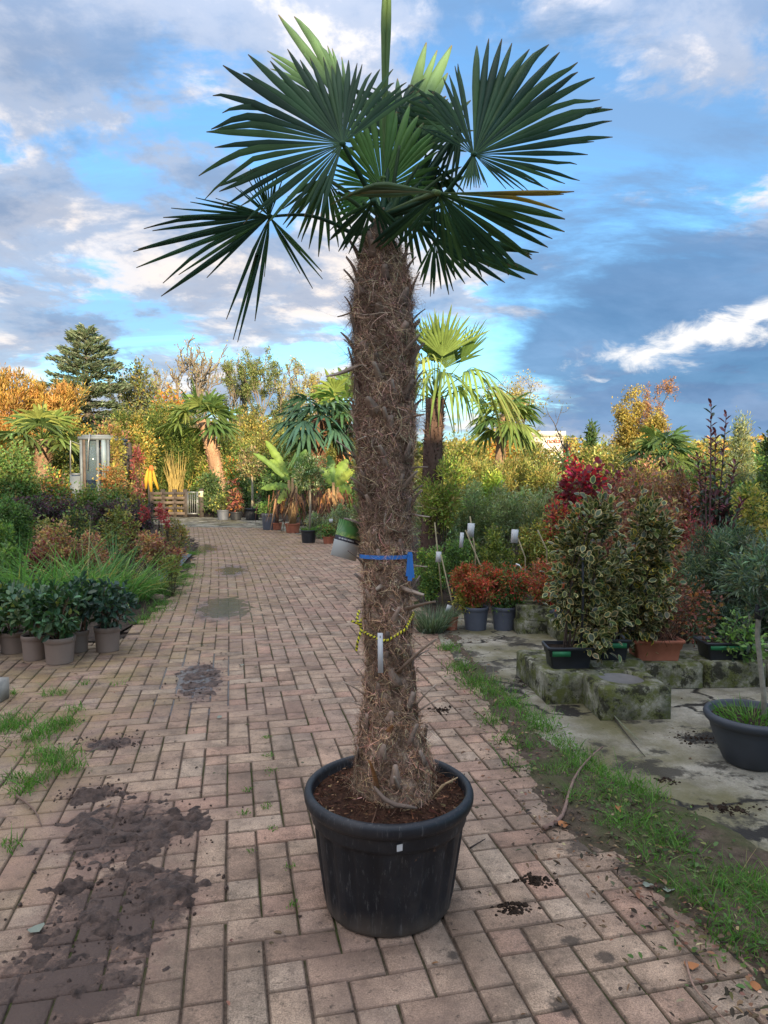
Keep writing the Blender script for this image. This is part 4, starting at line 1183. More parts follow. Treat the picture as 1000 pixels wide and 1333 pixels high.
def crown_points(n, rad, r, clumps=40, hollow=2.6, cl=0.26, shape='ball'):
    k = clumps
    d = nrm(r.normal(size=(k, 3)))
    q = r.random(k) ** (1 / hollow)
    cc = d * q[:, None] * (1 - cl * .55)
    if shape == 'cone':
        h = r.random(k) ** .8
        a = r.uniform(0, 2 * np.pi, k); m = (1 - h) * (.35 + .65 * r.random(k) ** .5)
        cc = np.stack([np.cos(a) * m, np.sin(a) * m, 2 * h - 1], 1) * .95
    elif shape == 'column':
        h = r.uniform(-1, 1, k); a = r.uniform(0, 2 * np.pi, k); m = np.sqrt(r.random(k)) * np.sqrt(np.clip(1 - np.abs(h) ** 4, .1, 1))
        cc = np.stack([np.cos(a) * m * .9, np.sin(a) * m * .9, h * .95], 1)
    elif shape == 'dome':
        cc[:, 2] = np.abs(cc[:, 2]) * 2 - 1 + .1
        cc[:, :2] *= 1.05
    elif shape == 'fan':
        a = r.uniform(-.5, .5, k); h = r.random(k) ** .6
        cc = np.stack([np.sin(a) * h * 1.9, r.normal(0, .35, k), 2 * h - 1], 1)
    idx = r.integers(k, size=n)
    off = r.normal(0, cl * .55, (n, 3)) * r.uniform(.5, 1.4, (k, 1))[idx]
    p = cc[idx] + off
    return p * rad, cc * rad, idx, off

def plant(name, label, cat, x, d, y0, y1, w, pal, L=.05, Wd=.03, group=None, cov=5, clumps=40, shape='ball', tpl='diamond', hollow=2.6, cl=.26, up=.35, seed=None, pal2=None, stems=7,
          stem_col=(.07, .05, .038), stem_r=.008, base=None, zb=0.0, ry=None, mat='leaf', maxn=26000, clvar=.16, root=None, singles=0, droop=0.0, align=0.0, leaflen=.3, tall_stem=False, nmul=1.0):
    """x: pixel column, d: distance, y0/y1: pixel rows of the top and the foot of the foliage, w: width in pixels"""
    sd = seed if seed is not None else abs(hash_name(label + name + str(x))) % 100000
    r = np.random.default_rng(sd)
    foot = np.array((at(x, 700, d)[0], d, zb)) if base is None else np.array(base, float)
    zt, zl = at(x, y0, d)[2], max(at(x, y1, d)[2], zb - .02)
    rx, rz = w * mpp(d) / 2, (zt - zl) / 2
    rad = np.array((rx, ry if ry else rx * .85, rz)) * .92
    ctr = np.array((at(x, 700, d)[0], foot[1], (zt + zl) / 2)) - foot
    n = int(min(maxn, max(60, cov * math.pi * rad[0] * rad[2] / (.5 * L * Wd) * nmul)))
    p, cc, idx, off = crown_points(n, rad, r, clumps, hollow, cl, shape)
    P = p + ctr
    keep = P[:, 2] > .01
    P, idx, off, p = P[keep], idx[keep], off[keep], p[keep]; n = len(P)
    D = nrm(off) * .8 + nrm(p / rad) * .5 + r.normal(0, .55, (n, 3)) + np.array((0, 0, up - droop))
    Nr = nrm(r.normal(0, .5, (n, 3)) + np.array((0, 0, 1.0)) + nrm(p / rad) * .5)
    Ls = L * r.normal(1, leaflen * .7, n).clip(.4, 1.7); Ws = Wd * r.normal(1, .2, n).clip(.5, 1.5)
    ctint = r.normal(1, clvar, (len(cc), 1)) * r.normal(1, clvar * .35, (len(cc), 3))
    C = pick(pal, n, .16, r) * ctint[idx]
    C2 = pick(pal2, n, .14, r) * ctint[idx] if pal2 else None
    th = root if root is not None else thing(name, label, cat, foot, group)
    st = MB()
    sel = r.permutation(len(cc))[:max(stems * 3, stems)]
    for s in range(stems):
        c0 = cc[sel[s]] + ctr
        b0 = np.array((r.normal(0, rad[0] * .12), r.normal(0, rad[1] * .12), 0)) if stems > 1 else np.zeros(3)
        mid = b0 + (c0 - b0) * .5 + np.array((b0[0] * .5, 0, abs(c0[2]) * .12))
        Q = np.array([b0, b0 * .6 + mid * .4, mid, mid * .4 + c0 * .6, c0])
        st.tube(Q, np.linspace(stem_r, stem_r * .35, 5), 4, stem_col)
        for c1i in sel[stems + 2 * s: stems + 2 * s + 2]:
            c1 = cc[c1i] + ctr
            st.tube(np.array([mid, (mid + c1) / 2 + np.array((0, 0, .03)), c1]), np.linspace(stem_r * .55, stem_r * .25, 3), 3, stem_col)
    if stems: obj('stems', st.mesh('stems', M['bark'], True), th)
    # leaves large enough to pick out one by one: the ones turned towards the open side, as objects of their own
    if singles:
        score = P[:, 1] + r.normal(0, rad[1] * .25, n)
        pickd = np.argsort(score)[:singles]
        rest = np.ones(n, bool); rest[pickd] = False
    else: pickd, rest = [], np.ones(n, bool)
    V, F, Cv = leaves_geo(P[rest], D[rest], Nr[rest], Ls[rest], Ws[rest], C[rest], tpl, None if C2 is None else C2[rest])
    fo = obj('foliage', make_mesh('foliage', V, F, Cv, False, [M[mat]]), th)
    fo['kind'] = 'stuff'
    if len(pickd):
        vm = []
        for v in range(10):
            z = np.zeros((1, 3)); e = np.eye(3)
            Vv, Fv, Cc = leaves_geo(z, e[0:1], e[2:3], np.ones(1), np.array([Wd / L]), C[pickd[v * 3 % len(pickd)]][None], tpl, None if C2 is None else C2[pickd[v * 3 % len(pickd)]][None])
            vm.append(make_mesh('leaf', Vv, Fv, Cc, False, [M[mat]]))
        Dn, Sn, Nn = leaf_frames(D[pickd], Nr[pickd], None)
        for q, i in enumerate(pickd):
            o = bpy.data.objects.new('leaf', vm[q % 10]); COL.objects.link(o); o.parent = th
            m = Matrix.Identity(4)
            for a in range(3):
                m[a][0], m[a][1], m[a][2], m[a][3] = Dn[q][a] * Ls[i], Sn[q][a] * Ls[i], Nn[q][a] * Ls[i], P[i][a]
            o.matrix_local = m
    return th
def hash_name(s):
    h = 5381
    for ch in s: h = (h * 33 + ord(ch)) & 0x7fffffff
    return h

def round_pot(th, x_r, h, mat, z0=0.0, taper=.78, rim=.08, off=(0, 0), soil=True, sides=36):
    r_, rb_ = x_r, x_r * taper
    prof = [(0, z0), (rb_, z0), (rb_ * 1.01, z0 + h * .03), (r_ * .95, z0 + h * (.97 - rim * 2)), (r_ * .955, z0 + h * (.985 - rim * 2)), (r_, z0 + h * (1 - rim * 2)), (r_ * 1.015, z0 + h * .96), (r_ * 1.0, z0 + h), (r_ * .93, z0 + h), (r_ * .90, z0 + h * .93), (0, z0 + h * .93)]
    V, F = lathe_geo(prof, sides)
    V = V + np.array((off[0], off[1], 0))
    nf = len(F)
    p = obj('pot', make_mesh('pot', V, [F], None, True, [M[mat], M['soil']], [1 if i >= nf - sides else 0 for i in range(nf)]), th)
    return p
def potted(name, label, cat, x, ybase, pot_w, pot_h, mat, group=None, taper=.8, rim=.08):
    """pixel column, pixel row of the pot's front foot, pot width and height in pixels"""
    g = G(x, ybase); d = g[1]
    r_ = pot_w * mpp(d) / 2
    foot = np.array((g[0], d + r_ * .8, 0.0))
    th = thing(name, label, cat, foot, group)
    d2 = foot[1]
    h = pot_h * mpp(d2) * .93
    round_pot(th, pot_w * mpp(d2) / 2, h, mat, 0, taper, rim)
    return th, foot, h

# ---- skeleton trees
def tree(name, label, x, d, ytop, w, pal, L, Wd, group=None, seed=1, levels=4, spread=.55, trunk_r=None, leafn=0, zb=0.0, col=(.10, .085, .07), fork=.35, kids=4, up=.25, lean=0.0, cl=.5, tpl='diamond', sides=3, twig=0.02):
    r = np.random.default_rng(seed)
    base = np.array((at(x, 700, d)[0], d, zb))
    H = at(x, ytop, d)[2] - zb
    th = thing(name, label, 'tree', base, group)
    R_ = w * mpp(d) / 2
    tr_ = trunk_r or H * .018
    tips, br = [], MB()
    trunk_mb = MB()
    def grow(p, dvec, L_, rad, lev, mb):
        k = 5 if lev == 0 else 4
        Q = [p]; dd = dvec.copy()
        for s in range(k):
            dd = nrm(dd + r.normal(0, .10 + .04 * lev, 3) + np.array((0, 0, .05)))
            Q.append(Q[-1] + dd * L_ / k)
        mb.tube(np.array(Q), np.linspace(rad, max(rad * .45, twig * .2), k + 1), sides + (3 if lev == 0 else 0), col, cap=False)
        if lev >= levels:
            tips.append(Q[-1]); tips.append(Q[-2]); return
        nk = kids if lev else kids + 3
        for q in range(nk):
            t = r.uniform(fork if lev == 0 else .25, 1.0)
            i0 = min(int(t * k), k - 1); pp = Q[i0] + (Q[i0 + 1] - Q[i0]) * (t * k - i0)
            side = nrm(np.cross(dd, r.normal(size=3)))
            nd = nrm(dd * (1 - spread) + side * spread * r.uniform(.7, 1.3) + np.array((0, 0, up * .5)))
            grow(pp, nd, L_ * r.uniform(.42, .68) * (1.0 if lev else .85), max(rad * .5, twig * .3), lev + 1, br)
        tips.append(Q[-1])
    grow(np.zeros(3), nrm(np.array((lean, 0, 1.0))), H * .62, tr_, 0, trunk_mb)
    # fit to the wanted envelope
    A = np.concatenate(br.V); zmax = A[:, 2].max(); xr = np.percentile(np.abs(A[:, 0]), 98)
    sx, sz = R_ / max(xr, 1e-3), H / zmax
    for arr in br.V + trunk_mb.V: arr[:, 0] *= sx; arr[:, 1] *= sx; arr[:, 2] *= sz
    obj('trunk', trunk_mb.mesh('trunk', M['bark'], True), th)
    obj('branches', br.mesh('branches', M['bark'], True), th)
    if leafn:
        T = np.array(tips) * np.array((sx, sx, sz))
        idx = r.integers(len(T), size=leafn)
        P = T[idx] + r.normal(0, cl * R_ * .3, (leafn, 3))
        D = r.normal(0, 1, (leafn, 3)); Nr = r.normal(0, .6, (leafn, 3)) + np.array((0, 0, 1))
        C = pick(pal, leafn, .15, r) * r.normal(1, .18, (len(T), 1))[idx]
        V, F, Cv = leaves_geo(P, D, Nr, L * r.uniform(.6, 1.4, leafn), Wd * r.uniform(.7, 1.3, leafn), C, tpl)
        o = obj('crown', make_mesh('crown', V, F, Cv, False, [M['leaf']]), th); o['kind'] = 'stuff'
    return th

# ---- background fan palms
def fan_palm(name, label, x, d, yhub, ybase, rpx, pal, seed, trunk_px=14, nf=16, lean=0.0, group=None, tcol=(.16, .10, .07), elev=(-35, 80), nseg=16, droop=.25, split=.45, yb_z=0.0, hang=0.0, fat=1.0, span=None, low_droop=None):
    r = np.random.default_rng(seed)
    base = np.array((at(x, 700, d)[0], d, yb_z))
    th = thing(name, label, 'palm', base, group)
    hub = np.array((lean * mpp(d), 0, at(x, yhub, d)[2] - yb_z))
    rt = trunk_px * mpp(d) / 2
    m = MB()
    K = 12
    Q = np.array([hub * np.array((t * t, 0, t)) for t in np.linspace(0, 1, K)])
    V, F = tube_geo(Q, rt * np.linspace(1.1, .9, K), 14)
    V = V + r.normal(0, rt * .08, V.shape)
    m.add(V, F, np.tile(np.array(tcol), (len(V), 1)) * r.normal(1, .2, (len(V), 1)))
    tr_ = obj('trunk', m.mesh('trunk', M['bark'], True), th)
    # shaggy fibre and stubs
    n = 1600
    t = r.random(n); a = r.uniform(0, 2 * np.pi, n)
    P = np.stack([hub[0] * t * t + rt * .95 * np.cos(a), rt * .95 * np.sin(a), hub[2] * t], 1)
    D = np.stack([np.cos(a), np.sin(a), r.normal(.9, .6, n)], 1)
    Vb, Fb, Cb = blades(P, D, rt * r.uniform(.2, .6, n), rt * r.uniform(.05, .16, n), r.normal(0, .2, (n, 3)), 1, pick([(tcol, 3), (tuple(np.array(tcol) * 1.7), 2), (tuple(np.array(tcol) * .5), 2)], n, .2, r))
    o = obj('fibre', make_mesh('fibre', Vb, [Fb], Cb, False, [M['fibre']]), tr_); o['kind'] = 'stuff'
    Rm = rpx * mpp(d)
    for f in range(nf):
        az = f * 2.39996 + r.normal(0, .2); e = R(elev[0] + (elev[1] - elev[0]) * (f + .5) / nf + r.normal(0, 6))
        ax = np.array((math.cos(az) * math.cos(e), math.sin(az) * math.cos(e), math.sin(e)))
        pl = Rm * .5 * r.uniform(.8, 1.2)
        h1 = hub + ax * pl + np.array((0, 0, -.12 * pl))
        mb = MB(); mb.tube([hub, (hub + h1) / 2 + np.array((0, 0, .05 * pl)), h1], [.012, .009, .006], 5, pal[0][0])
        side = nrm(np.cross(ax, np.array((0, 0, 1.0)) + r.normal(0, .15, 3)))
        fc = pick(pal, 1, .12, r)[0]
        axd = nrm(ax + np.array((0, 0, -hang)))
        dr_ = low_droop if low_droop is not None and f < nf * .45 else droop
        span = 200 if span is None else span
        for s in range(nseg):
            phi = R(-span / 2 + span * s / (nseg - 1))
            Ls = Rm * .62 * (1 - .25 * abs(phi) / R(120)) * r.normal(1, .06)
            V, F, C = finger(h1, axd, side, phi, R(span / (nseg - 1)) * fat, Ls, split, dr_ * r.normal(1, .3), fc * r.normal(1, .1), fc * np.array((1.5, 1.2, .7)), seed * 97 + f * 31 + s, .3)
            mb.add(V, F, C)
        obj('frond', mb.mesh('frond', M['palm_leaf'], True), th)
    return th

def tuft(name, label, cat, x, y, n, L, wd, pal, group=None, spread=.5, rad=.06, seed=1, bendy=.5, tips=None, root=None, base=None, z=0.0, kind=None):
    r = np.random.default_rng(seed)
    b = G(x, y) if base is None else np.array(base, float)
    th = root if root is not None else thing(name, label, cat, b, group)
    a = r.uniform(0, 2 * np.pi, n); q = np.sqrt(r.random(n)) * rad
    P = np.stack([np.cos(a) * q, np.sin(a) * q, np.full(n, z)], 1)
    D = np.stack([np.cos(a) * r.uniform(.1, 1, n) * spread, np.sin(a) * r.uniform(.1, 1, n) * spread, np.ones(n)], 1)
    bend = np.stack([np.cos(a) * .35 * bendy, np.sin(a) * .35 * bendy, -np.abs(r.normal(bendy * .6, .25, n))], 1)
    C = pick(pal, n, .15, r)
    V, F, Cv = blades(P, D, L * r.uniform(.55, 1.15, n), wd * r.uniform(.6, 1.2, n), bend, 5, C, C if tips is None else pick(tips, n, .15, r))
    o = obj('leaves', make_mesh('leaves', V, [F], Cv, True, [M['leaf']]), th); o['kind'] = 'stuff'
    return th

def cut_label(th, x, y, d, w, h, rot=0.0, base=None, name='label'):
    b = np.array(th.location)
    c = at(x, y, d) - b
    m = MB(); W_, H_ = w * mpp(d) / 2, h * mpp(d) / 2
    m.box((-W_, -.0015, -H_), (W_, .0015, H_))
    o = obj(name, m.mesh(name, M['white']), th, c); o.rotation_euler = (0.1, rot, 0)
    return o
# ---------------------------------------------------------------- palettes
OLIVE = [((.20, .26, .135), 4), ((.28, .33, .21), 3), ((.14, .19, .085), 3), ((.32, .30, .12), .8)]
GOLD = [((.25, .225, .065), 3), ((.19, .20, .06), 3), ((.31, .26, .095), 2), ((.12, .145, .04), 2)]
LIME = [((.20, .28, .05), 3), ((.30, .34, .07), 2), ((.12, .20, .04), 2)]
NAND = [((.32, .045, .035), 4), ((.22, .07, .03), 3), ((.11, .12, .03), 3), ((.36, .12, .05), 2)]
NANDY = [((.25, .24, .04), 2), ((.12, .15, .035), 3), ((.32, .28, .05), 2), ((.07, .10, .03), 2)]
SMOKE = [((.30, .02, .035), 3), ((.15, .022, .035), 4), ((.40, .03, .06), 1.5), ((.10, .03, .04), 3)]
BROWN = [((.15, .075, .06), 4), ((.21, .10, .06), 3), ((.10, .065, .05), 3), ((.20, .15, .06), 2), ((.24, .06, .055), 1)]
PLUM = [((.045, .022, .032), 4), ((.03, .018, .024), 3), ((.07, .04, .05), 2)]
PHOT = [((.04, .06, .038), 4), ((.085, .035, .04), 3), ((.17, .03, .04), 1.2), ((.03, .05, .03), 3)]
BLUEG = [((.085, .125, .085), 4), ((.125, .165, .115), 3), ((.055, .085, .058), 3), ((.16, .17, .08), 1)]
RHODO = [((.022, .05, .02), 4), ((.032, .065, .026), 4), ((.05, .085, .03), 2), ((.13, .15, .035), .5)]
RHODO2 = [((.016, .036, .022), 4), ((.022, .045, .028), 4), ((.035, .06, .03), 1)]
WILLOW = [((.34, .205, .06), 4), ((.42, .26, .085), 3), ((.25, .155, .05), 2), ((.30, .23, .07), 1)]
CEDAR = [((.085, .105, .07), 4), ((.12, .14, .09), 3), ((.055, .07, .045), 3)]
AUTUMN = [((.40, .22, .05), 3), ((.30, .24, .06), 3), ((.45, .16, .04), 1.5), ((.20, .20, .05), 2)]
OLDGRN = [((.16, .17, .05), 3), ((.22, .21, .06), 2), ((.10, .125, .04), 3), ((.28, .22, .06), 1)]
DKGRN = [((.03, .055, .02), 3), ((.045, .075, .028), 3), ((.065, .095, .03), 2)]
MIDGRN = [((.06, .11, .03), 3), ((.09, .15, .04), 3), ((.045, .08, .025), 3)]
SEDUM = [((.16, .07, .045), 3), ((.22, .12, .06), 3), ((.12, .05, .045), 3), ((.20, .17, .06), 2)]
MAROON = [((.12, .02, .03), 3), ((.18, .04, .04), 2), ((.08, .02, .025), 3)]
STRAP = [((.09, .19, .045), 4), ((.13, .25, .065), 3), ((.07, .15, .04), 2), ((.30, .27, .10), .9)]
PALM_BG = [((.13, .19, .05), 3), ((.19, .24, .07), 2), ((.09, .15, .05), 2)]
PALM_YL = [((.15, .22, .05), 3), ((.23, .27, .075), 2), ((.10, .17, .045), 2)]
PALM_BL = [((.045, .10, .07), 3), ((.06, .12, .075), 2), ((.08, .15, .07), 2)]
BAMB = [((.075, .115, .03), 3), ((.11, .15, .04), 3), ((.05, .085, .025), 2), ((.20, .20, .05), 1)]

def lift(pal, k): return [(tuple(v * k for v in c), w) for c, w in pal]
PLUM, RHODO, RHODO2, SEDUM, DKGRN, MIDGRN, BROWN, NAND = lift(PLUM, 1.5), lift(RHODO, 1.35), lift(RHODO2, 1.4), lift(SEDUM, 1.6), lift(DKGRN, 1.5), lift(MIDGRN, 1.65), lift(BROWN, 1.3), lift(NAND, 1.2)
# ---------------------------------------------------------------- right: blocks and planters on the apron
M['core'] = plain('grey_core', (.16, .15, .14), .7, .3, .25, 10, .3)
def hollow_block(label, px, w, dep, h, rot=0.0, hole=False, group='mossy concrete blocks edging the apron', base=None):
    b = G(*px) if base is None else np.array(base, float)
    o = None
    bm_v, bm_f = [], []
    n = 24
    if hole:
        th = np.linspace(0, 2 * np.pi, n, endpoint=False) + math.pi / 4
        def sq(t):
            c, s = math.cos(t), math.sin(t); k = max(abs(c), abs(s)); return (c / k, s / k)
        outer = np.array([sq(t) for t in th]) * (w / 2, dep / 2)
        inner = np.stack([np.cos(th) * w * .33, np.sin(th) * dep * .33], 1)
        rings = [(outer * 1.0, 0), (outer, h - .012), (outer * .96, h), (inner, h), (inner * .97, h - .018)]
        V = np.concatenate([np.concatenate([p, np.full((n, 1), z)], 1) for p, z in rings] + [[[0, 0, h - .016]]])
        F4 = [[k * n + i, k * n + (i + 1) % n, (k + 1) * n + (i + 1) % n, (k + 1) * n + i] for k in range(4) for i in range(n)]
        F3 = [[4 * n + i, 4 * n + (i + 1) % n, 5 * n] for i in range(n)]
        F = [np.array(F4), np.array(F3)]
    else:
        nx, c = 7, .012
        def ring(s, z, jig):
            pts = []
            for (x0, y0), (x1, y1) in zip([(-1, -1), (1, -1), (1, 1), (-1, 1)], [(1, -1), (1, 1), (-1, 1), (-1, -1)]):
                for i in range(nx): t = i / nx; pts.append(((x0 + (x1 - x0) * t) * w / 2 * s, (y0 + (y1 - y0) * t) * dep / 2 * s, z))
            p = np.array(pts); return p + rng.normal(0, jig, p.shape)
        rs = [ring(1, 0, .002), ring(1.0, h * .5, .003), ring(1, h - c, .003), ring(.95, h, .002)]
        m = 4 * nx
        V = np.concatenate(rs + [[[0, 0, h + .002]]])
        F = [np.array([[k * m + i, k * m + (i + 1) % m, (k + 1) * m + (i + 1) % m, (k + 1) * m + i] for k in range(3) for i in range(m)]), np.array([[3 * m + i, 3 * m + (i + 1) % m, 4 * m] for i in range(m)])]
    mi = [0] * len(F[0]) + [1 if hole else 0] * len(F[1])
    o = obj('concrete_block', make_mesh('concrete_block', V, F, None, False, [M['mossy'], M['core']], mi), None, (b[0], b[1], b[2]))
    o.rotation_euler = (0, 0, rot)
    return tag(o, label, 'block', group)
BL = G(825, 938)
brot = R(3)
hollow_block('mossy concrete block with a round hole in its top, in front of the planters', None, .43, .46, .195, brot, True, base=BL + (0.0, .23, .004))
hollow_block('mossy concrete block beside the holed block, under the first variegated shrub planter', None, .38, .66, .19, R(6), base=(BL[0] - .30, BL[1] + .62, .004))
hollow_block('mossy concrete block behind the holed block, under the second variegated shrub planter', None, .42, .40, .19, R(2), base=(BL[0] + .08, BL[1] + .80, .004))
hollow_block('mossy concrete block under the terracotta trough', None, .40, .36, .17, R(-2), base=(BL[0] + .50, BL[1] + .80, .004))
hollow_block('mossy concrete block right of the terracotta trough, by the green-rimmed planter', None, .42, .36, .17, R(1), base=(BL[0] + .93, BL[1] + .82, .004))
hollow_block('mossy concrete block at the end of the row behind the round slate tub', None, .42, .36, .17, R(-1), base=(BL[0] + 1.37, BL[1] + .82, .004))
for kx, (lab) in enumerate(['lower of two stacked mossy stones beside the grey pots', 'upper of two stacked mossy stones beside the grey pots']):
    hollow_block(lab, None, .37 - .03 * kx, .34, .125 if kx == 0 else .135, R(4 - 6 * kx), base=G(698, 826) + (0, .17, .004 + .125 * kx), group='mossy stones behind the apron')
hollow_block('low mossy block behind the variegated shrubs, beside the blue-grey pot', None, .40, .34, .16, R(8), base=G(757, 838) + (0, .2, .004), group='mossy stones behind the apron')

def trough(th, w, dep, h, mat, z0, strip=False):
    # tapered rectangular planter with a rolled rim
    def rect(s, z, r=.14):
        pts = []
        for cx, cy, a0 in ((1, 1, 0), (-1, 1, 90), (-1, -1, 180), (1, -1, 270)):
            for q in range(4):
                a = R(a0 + 30 * q); rr = r * min(w, dep) / 2
                pts.append(((w / 2 * s - rr) * cx + rr * math.cos(a), (dep / 2 * s - rr) * cy + rr * math.sin(a), z))
        return np.array(pts)
    rs = [rect(.78, z0), rect(.80, z0 + .01), rect(.86, z0 + h * .55), rect(.90, z0 + h * .57), rect(.94, z0 + h * .84), rect(1.0, z0 + h * .86), rect(1.01, z0 + h * .97), rect(.99, z0 + h), rect(.93, z0 + h), rect(.91, z0 + h * .85)]
    V = np.concatenate(rs + [[[0, 0, z0]], [[0, 0, z0 + h * .85]]]); m = 16; K = len(rs)
    F4 = [[k * m + i, k * m + (i + 1) % m, (k + 1) * m + (i + 1) % m, (k + 1) * m + i] for k in range(K - 1) for i in range(m)]
    F3 = [[(i + 1) % m, i, K * m] for i in range(m)] + [[(K - 1) * m + i, (K - 1) * m + (i + 1) % m, K * m + 1] for i in range(m)]
    p = obj('trough', make_mesh('trough', V, [np.array(F4), np.array(F3)], None, False, [M[mat], M['soil']], [0] * len(F4) + [0] * m + [1] * m), th)
    if strip:
        q = MB(); q.box((-w * .40, -dep / 2 * .945 - .003, z0 + h * .60), (-w * .02 if strip == 1 else w * .38, -dep / 2 * .90, z0 + h * .83))
        obj('strip', q.mesh('strip', M['green_strip']), p)
VARG = [((.03, .048, .020), 4), ((.042, .062, .025), 3), ((.06, .07, .02), 1)]
VARY = [((.36, .30, .12), 4), ((.42, .36, .17), 3), ((.26, .24, .10), 3), ((.48, .33, .05), 1)]
def hedge(label, x, ybot, base, wpx, seed, strip, y0, fx):
    th = thing('variegated_shrub', label, 'shrub', base, 'variegated shrubs in black troughs')
    d = base[1]
    trough(th, .31, .20, .15, 'black_plastic', 0, strip)
    plant('variegated_shrub', label, 'shrub', fx, d, y0, 850, wpx, VARG, .052, .034, tpl='variegated', pal2=VARY, base=base, root=th, seed=seed, shape='column', stems=8, stem_r=.007, cov=5.0, singles=260, mat='gloss_leaf', cl=.27, clumps=46, ry=.16, up=.1)
    s = MB(); s.tube([(.07, -.07, .1), (.075, -.075, .5), (.07, -.07, .80)], .0085, 7)
    obj('stake', s.mesh('stake', M['black_plastic'], True), th)
pb1 = np.array((BL[0] - .265, BL[1] + .50, .190)); pb2 = np.array((BL[0] + .055, BL[1] + .72, .192))
hedge('yellow-edged variegated shrub in black trough above the leftmost apron block', 775, 850, pb1, 112, 5, 1, 652, 768)
hedge('yellow-edged variegated shrub in black trough beside the terracotta trough', 838, 850, pb2, 104, 6, 2, 657, 835)
tb = np.array((BL[0] + .42, BL[1] + .78, .172))
th = thing('twiggy_shrub', 'bare brown twiggy shrub in a terracotta coloured trough', 'shrub', tb)
trough(th, .36, .22, .15, 'terracotta', 0)
r_ = np.random.default_rng(3); n = 260
a = r_.uniform(0, 6.28, n); P = np.stack([r_.normal(0, .07, n), r_.normal(0, .05, n), np.full(n, .12)], 1)
V, F, C = blades(P, np.stack([np.cos(a) * .55, np.sin(a) * .4, np.ones(n)], 1), r_.uniform(.12, .42, n), np.full(n, .004), r_.normal(0, .35, (n, 3)), 4, pick([((.10, .05, .035), 3), ((.16, .08, .05), 2)], n, .2, r_))
obj('twigs', make_mesh('twigs', V, [F], C, False, [M['dry']]), th)['kind'] = 'stuff'
plant('x', 'x twig', 'x', 905, tb[1], 745, 845, 85, [((.16, .06, .04), 3), ((.22, .10, .04), 2), ((.10, .05, .035), 3)], .035, .02, base=tb, root=th, seed=9, stems=4, cov=1.0, stem_r=.004)
gb = np.array((BL[0] + .92, BL[1] + .80, .172))
th = thing('trough_shrub', 'green leafy shrub in dark trough with green rim, by the slate tub', 'shrub', gb)
trough(th, .34, .22, .13, 'black_plastic', 0, 2)
plant('x', 'x rim', 'x', 968, gb[1], 800, 865, 95, MIDGRN + [((.04, .06, .04), 3)], .05, .025, base=gb, root=th, seed=10, stems=6, cov=3)

# round slate tub at the right edge with a pale-stemmed small tree
tub_c = G(995, 1012) + np.array((.02, .16, .008))
th = thing('standard_tree', 'small grey-green tree on a pale stem in a round slate tub', 'tree', tub_c)
prof = [(0, 0), (.115, 0), (.13, .012), (.165, .09), (.192, .17), (.198, .205), (.212, .212), (.224, .225), (.227, .242), (.220, .256), (.206, .258), (.196, .25), (.188, .225), (0, .225)]
V, F = lathe_geo(prof, 72)
obj('pot', make_mesh('pot', V, [F], None, True, [M['slate_plastic'], M['soil']], [1 if i >= 72 * 12 else 0 for i in range(len(F))]), th)
tuft('x', 'x', 'x', 0, 0, 260, .09, .006, GRASS, root=th, base=tub_c, rad=.17, z=.225, spread=.9, seed=4)
d_ = tub_c[1]
s0, s1 = at(995, 930, d_) - tub_c, at(988, 800, d_) - tub_c
q = MB(); q.tube([(s0[0], 0, .2), (s0[0] - .004, 0, .34), (s1[0] - .004, 0, s1[2] * .85), (s1[0], 0, s1[2]), (s1[0] + .01, 0, s1[2] + .25)], [.0145, .0125, .012, .0125, .008], 10, (.25, .23, .18))
obj('trunk', q.mesh('trunk', M['bark'], True), th)
q = MB(); q.tube([(s1[0] - .004, 0, s1[2] - .02), (s1[0], -.004, s1[2] + .01), (s1[0] + .002, 0, s1[2] + .05)], [.018, .024, .018], 8, (.015, .014, .014))
obj('graft_tie', q.mesh('graft_tie', M['black_plastic'], True), th)
plant('x', 'x crown', 'x', 990, d_ + .15, 690, 795, 150, BLUEG, .045, .010, base=tub_c, root=th, seed=21, stems=0, cov=3.4, stem_r=.006, ry=.3, clumps=70, cl=.22)

plant('feathery_shrub', 'grey-green feathery shrub filling the space above the block row, beside the pale-stemmed tree', 'shrub', 945, 5.35, 668, 862, 130, BLUEG, .045, .009, cov=5, clumps=90, cl=.16, seed=22, stems=14, stem_r=.007, maxn=30000)
plant('feathery_shrub', 'dark green feathery shrub at the right edge behind the round slate tub', 'shrub', 1030, 5.2, 690, 862, 110, [((.05, .08, .05), 3), ((.035, .055, .035), 3)], .045, .011, cov=4, clumps=60, cl=.2, seed=23)
# nandinas in grey pots and neighbours
th, ft, h = potted('nandina', 'red-leaved shrub with yellow lower leaves in grey pot by the terracotta pot', 'shrub', 621, 822, 34, 33, 'grey_plastic', 'red shrubs in grey pots')
plant('x', 'nan1', 'x', 621, ft[1], 728, 790, 72, NAND, .034, .012, base=ft, root=th, seed=31, cov=4.2, clumps=50, cl=.22, stems=9, stem_r=.004)
plant('x', 'nan1b', 'x', 612, ft[1] - .1, 758, 803, 45, NANDY, .036, .013, base=ft, root=th, seed=32, cov=3.5, stems=3, stem_r=.003)
th, ft, h = potted('nandina', 'red and green shrub in the grey pot beside the stacked mossy stones', 'shrub', 659, 822, 34, 33, 'grey_plastic', 'red shrubs in grey pots')
plant('x', 'nan2', 'x', 664, ft[1], 732, 790, 74, NAND[:3] + DKGRN[:2], .034, .012, base=ft, root=th, seed=33, cov=4.2, clumps=50, cl=.22, stems=9, stem_r=.004)
plant('x', 'nan2b', 'x', 662, ft[1] - .1, 765, 803, 55, MIDGRN, .036, .014, base=ft, root=th, seed=34, cov=3, stems=3, stem_r=.003)
th, ft, h = potted('nandina', 'rusty red shrub in a blue-grey pot half hidden by the variegated shrubs', 'shrub', 725, 826, 34, 36, 'grey_plastic')
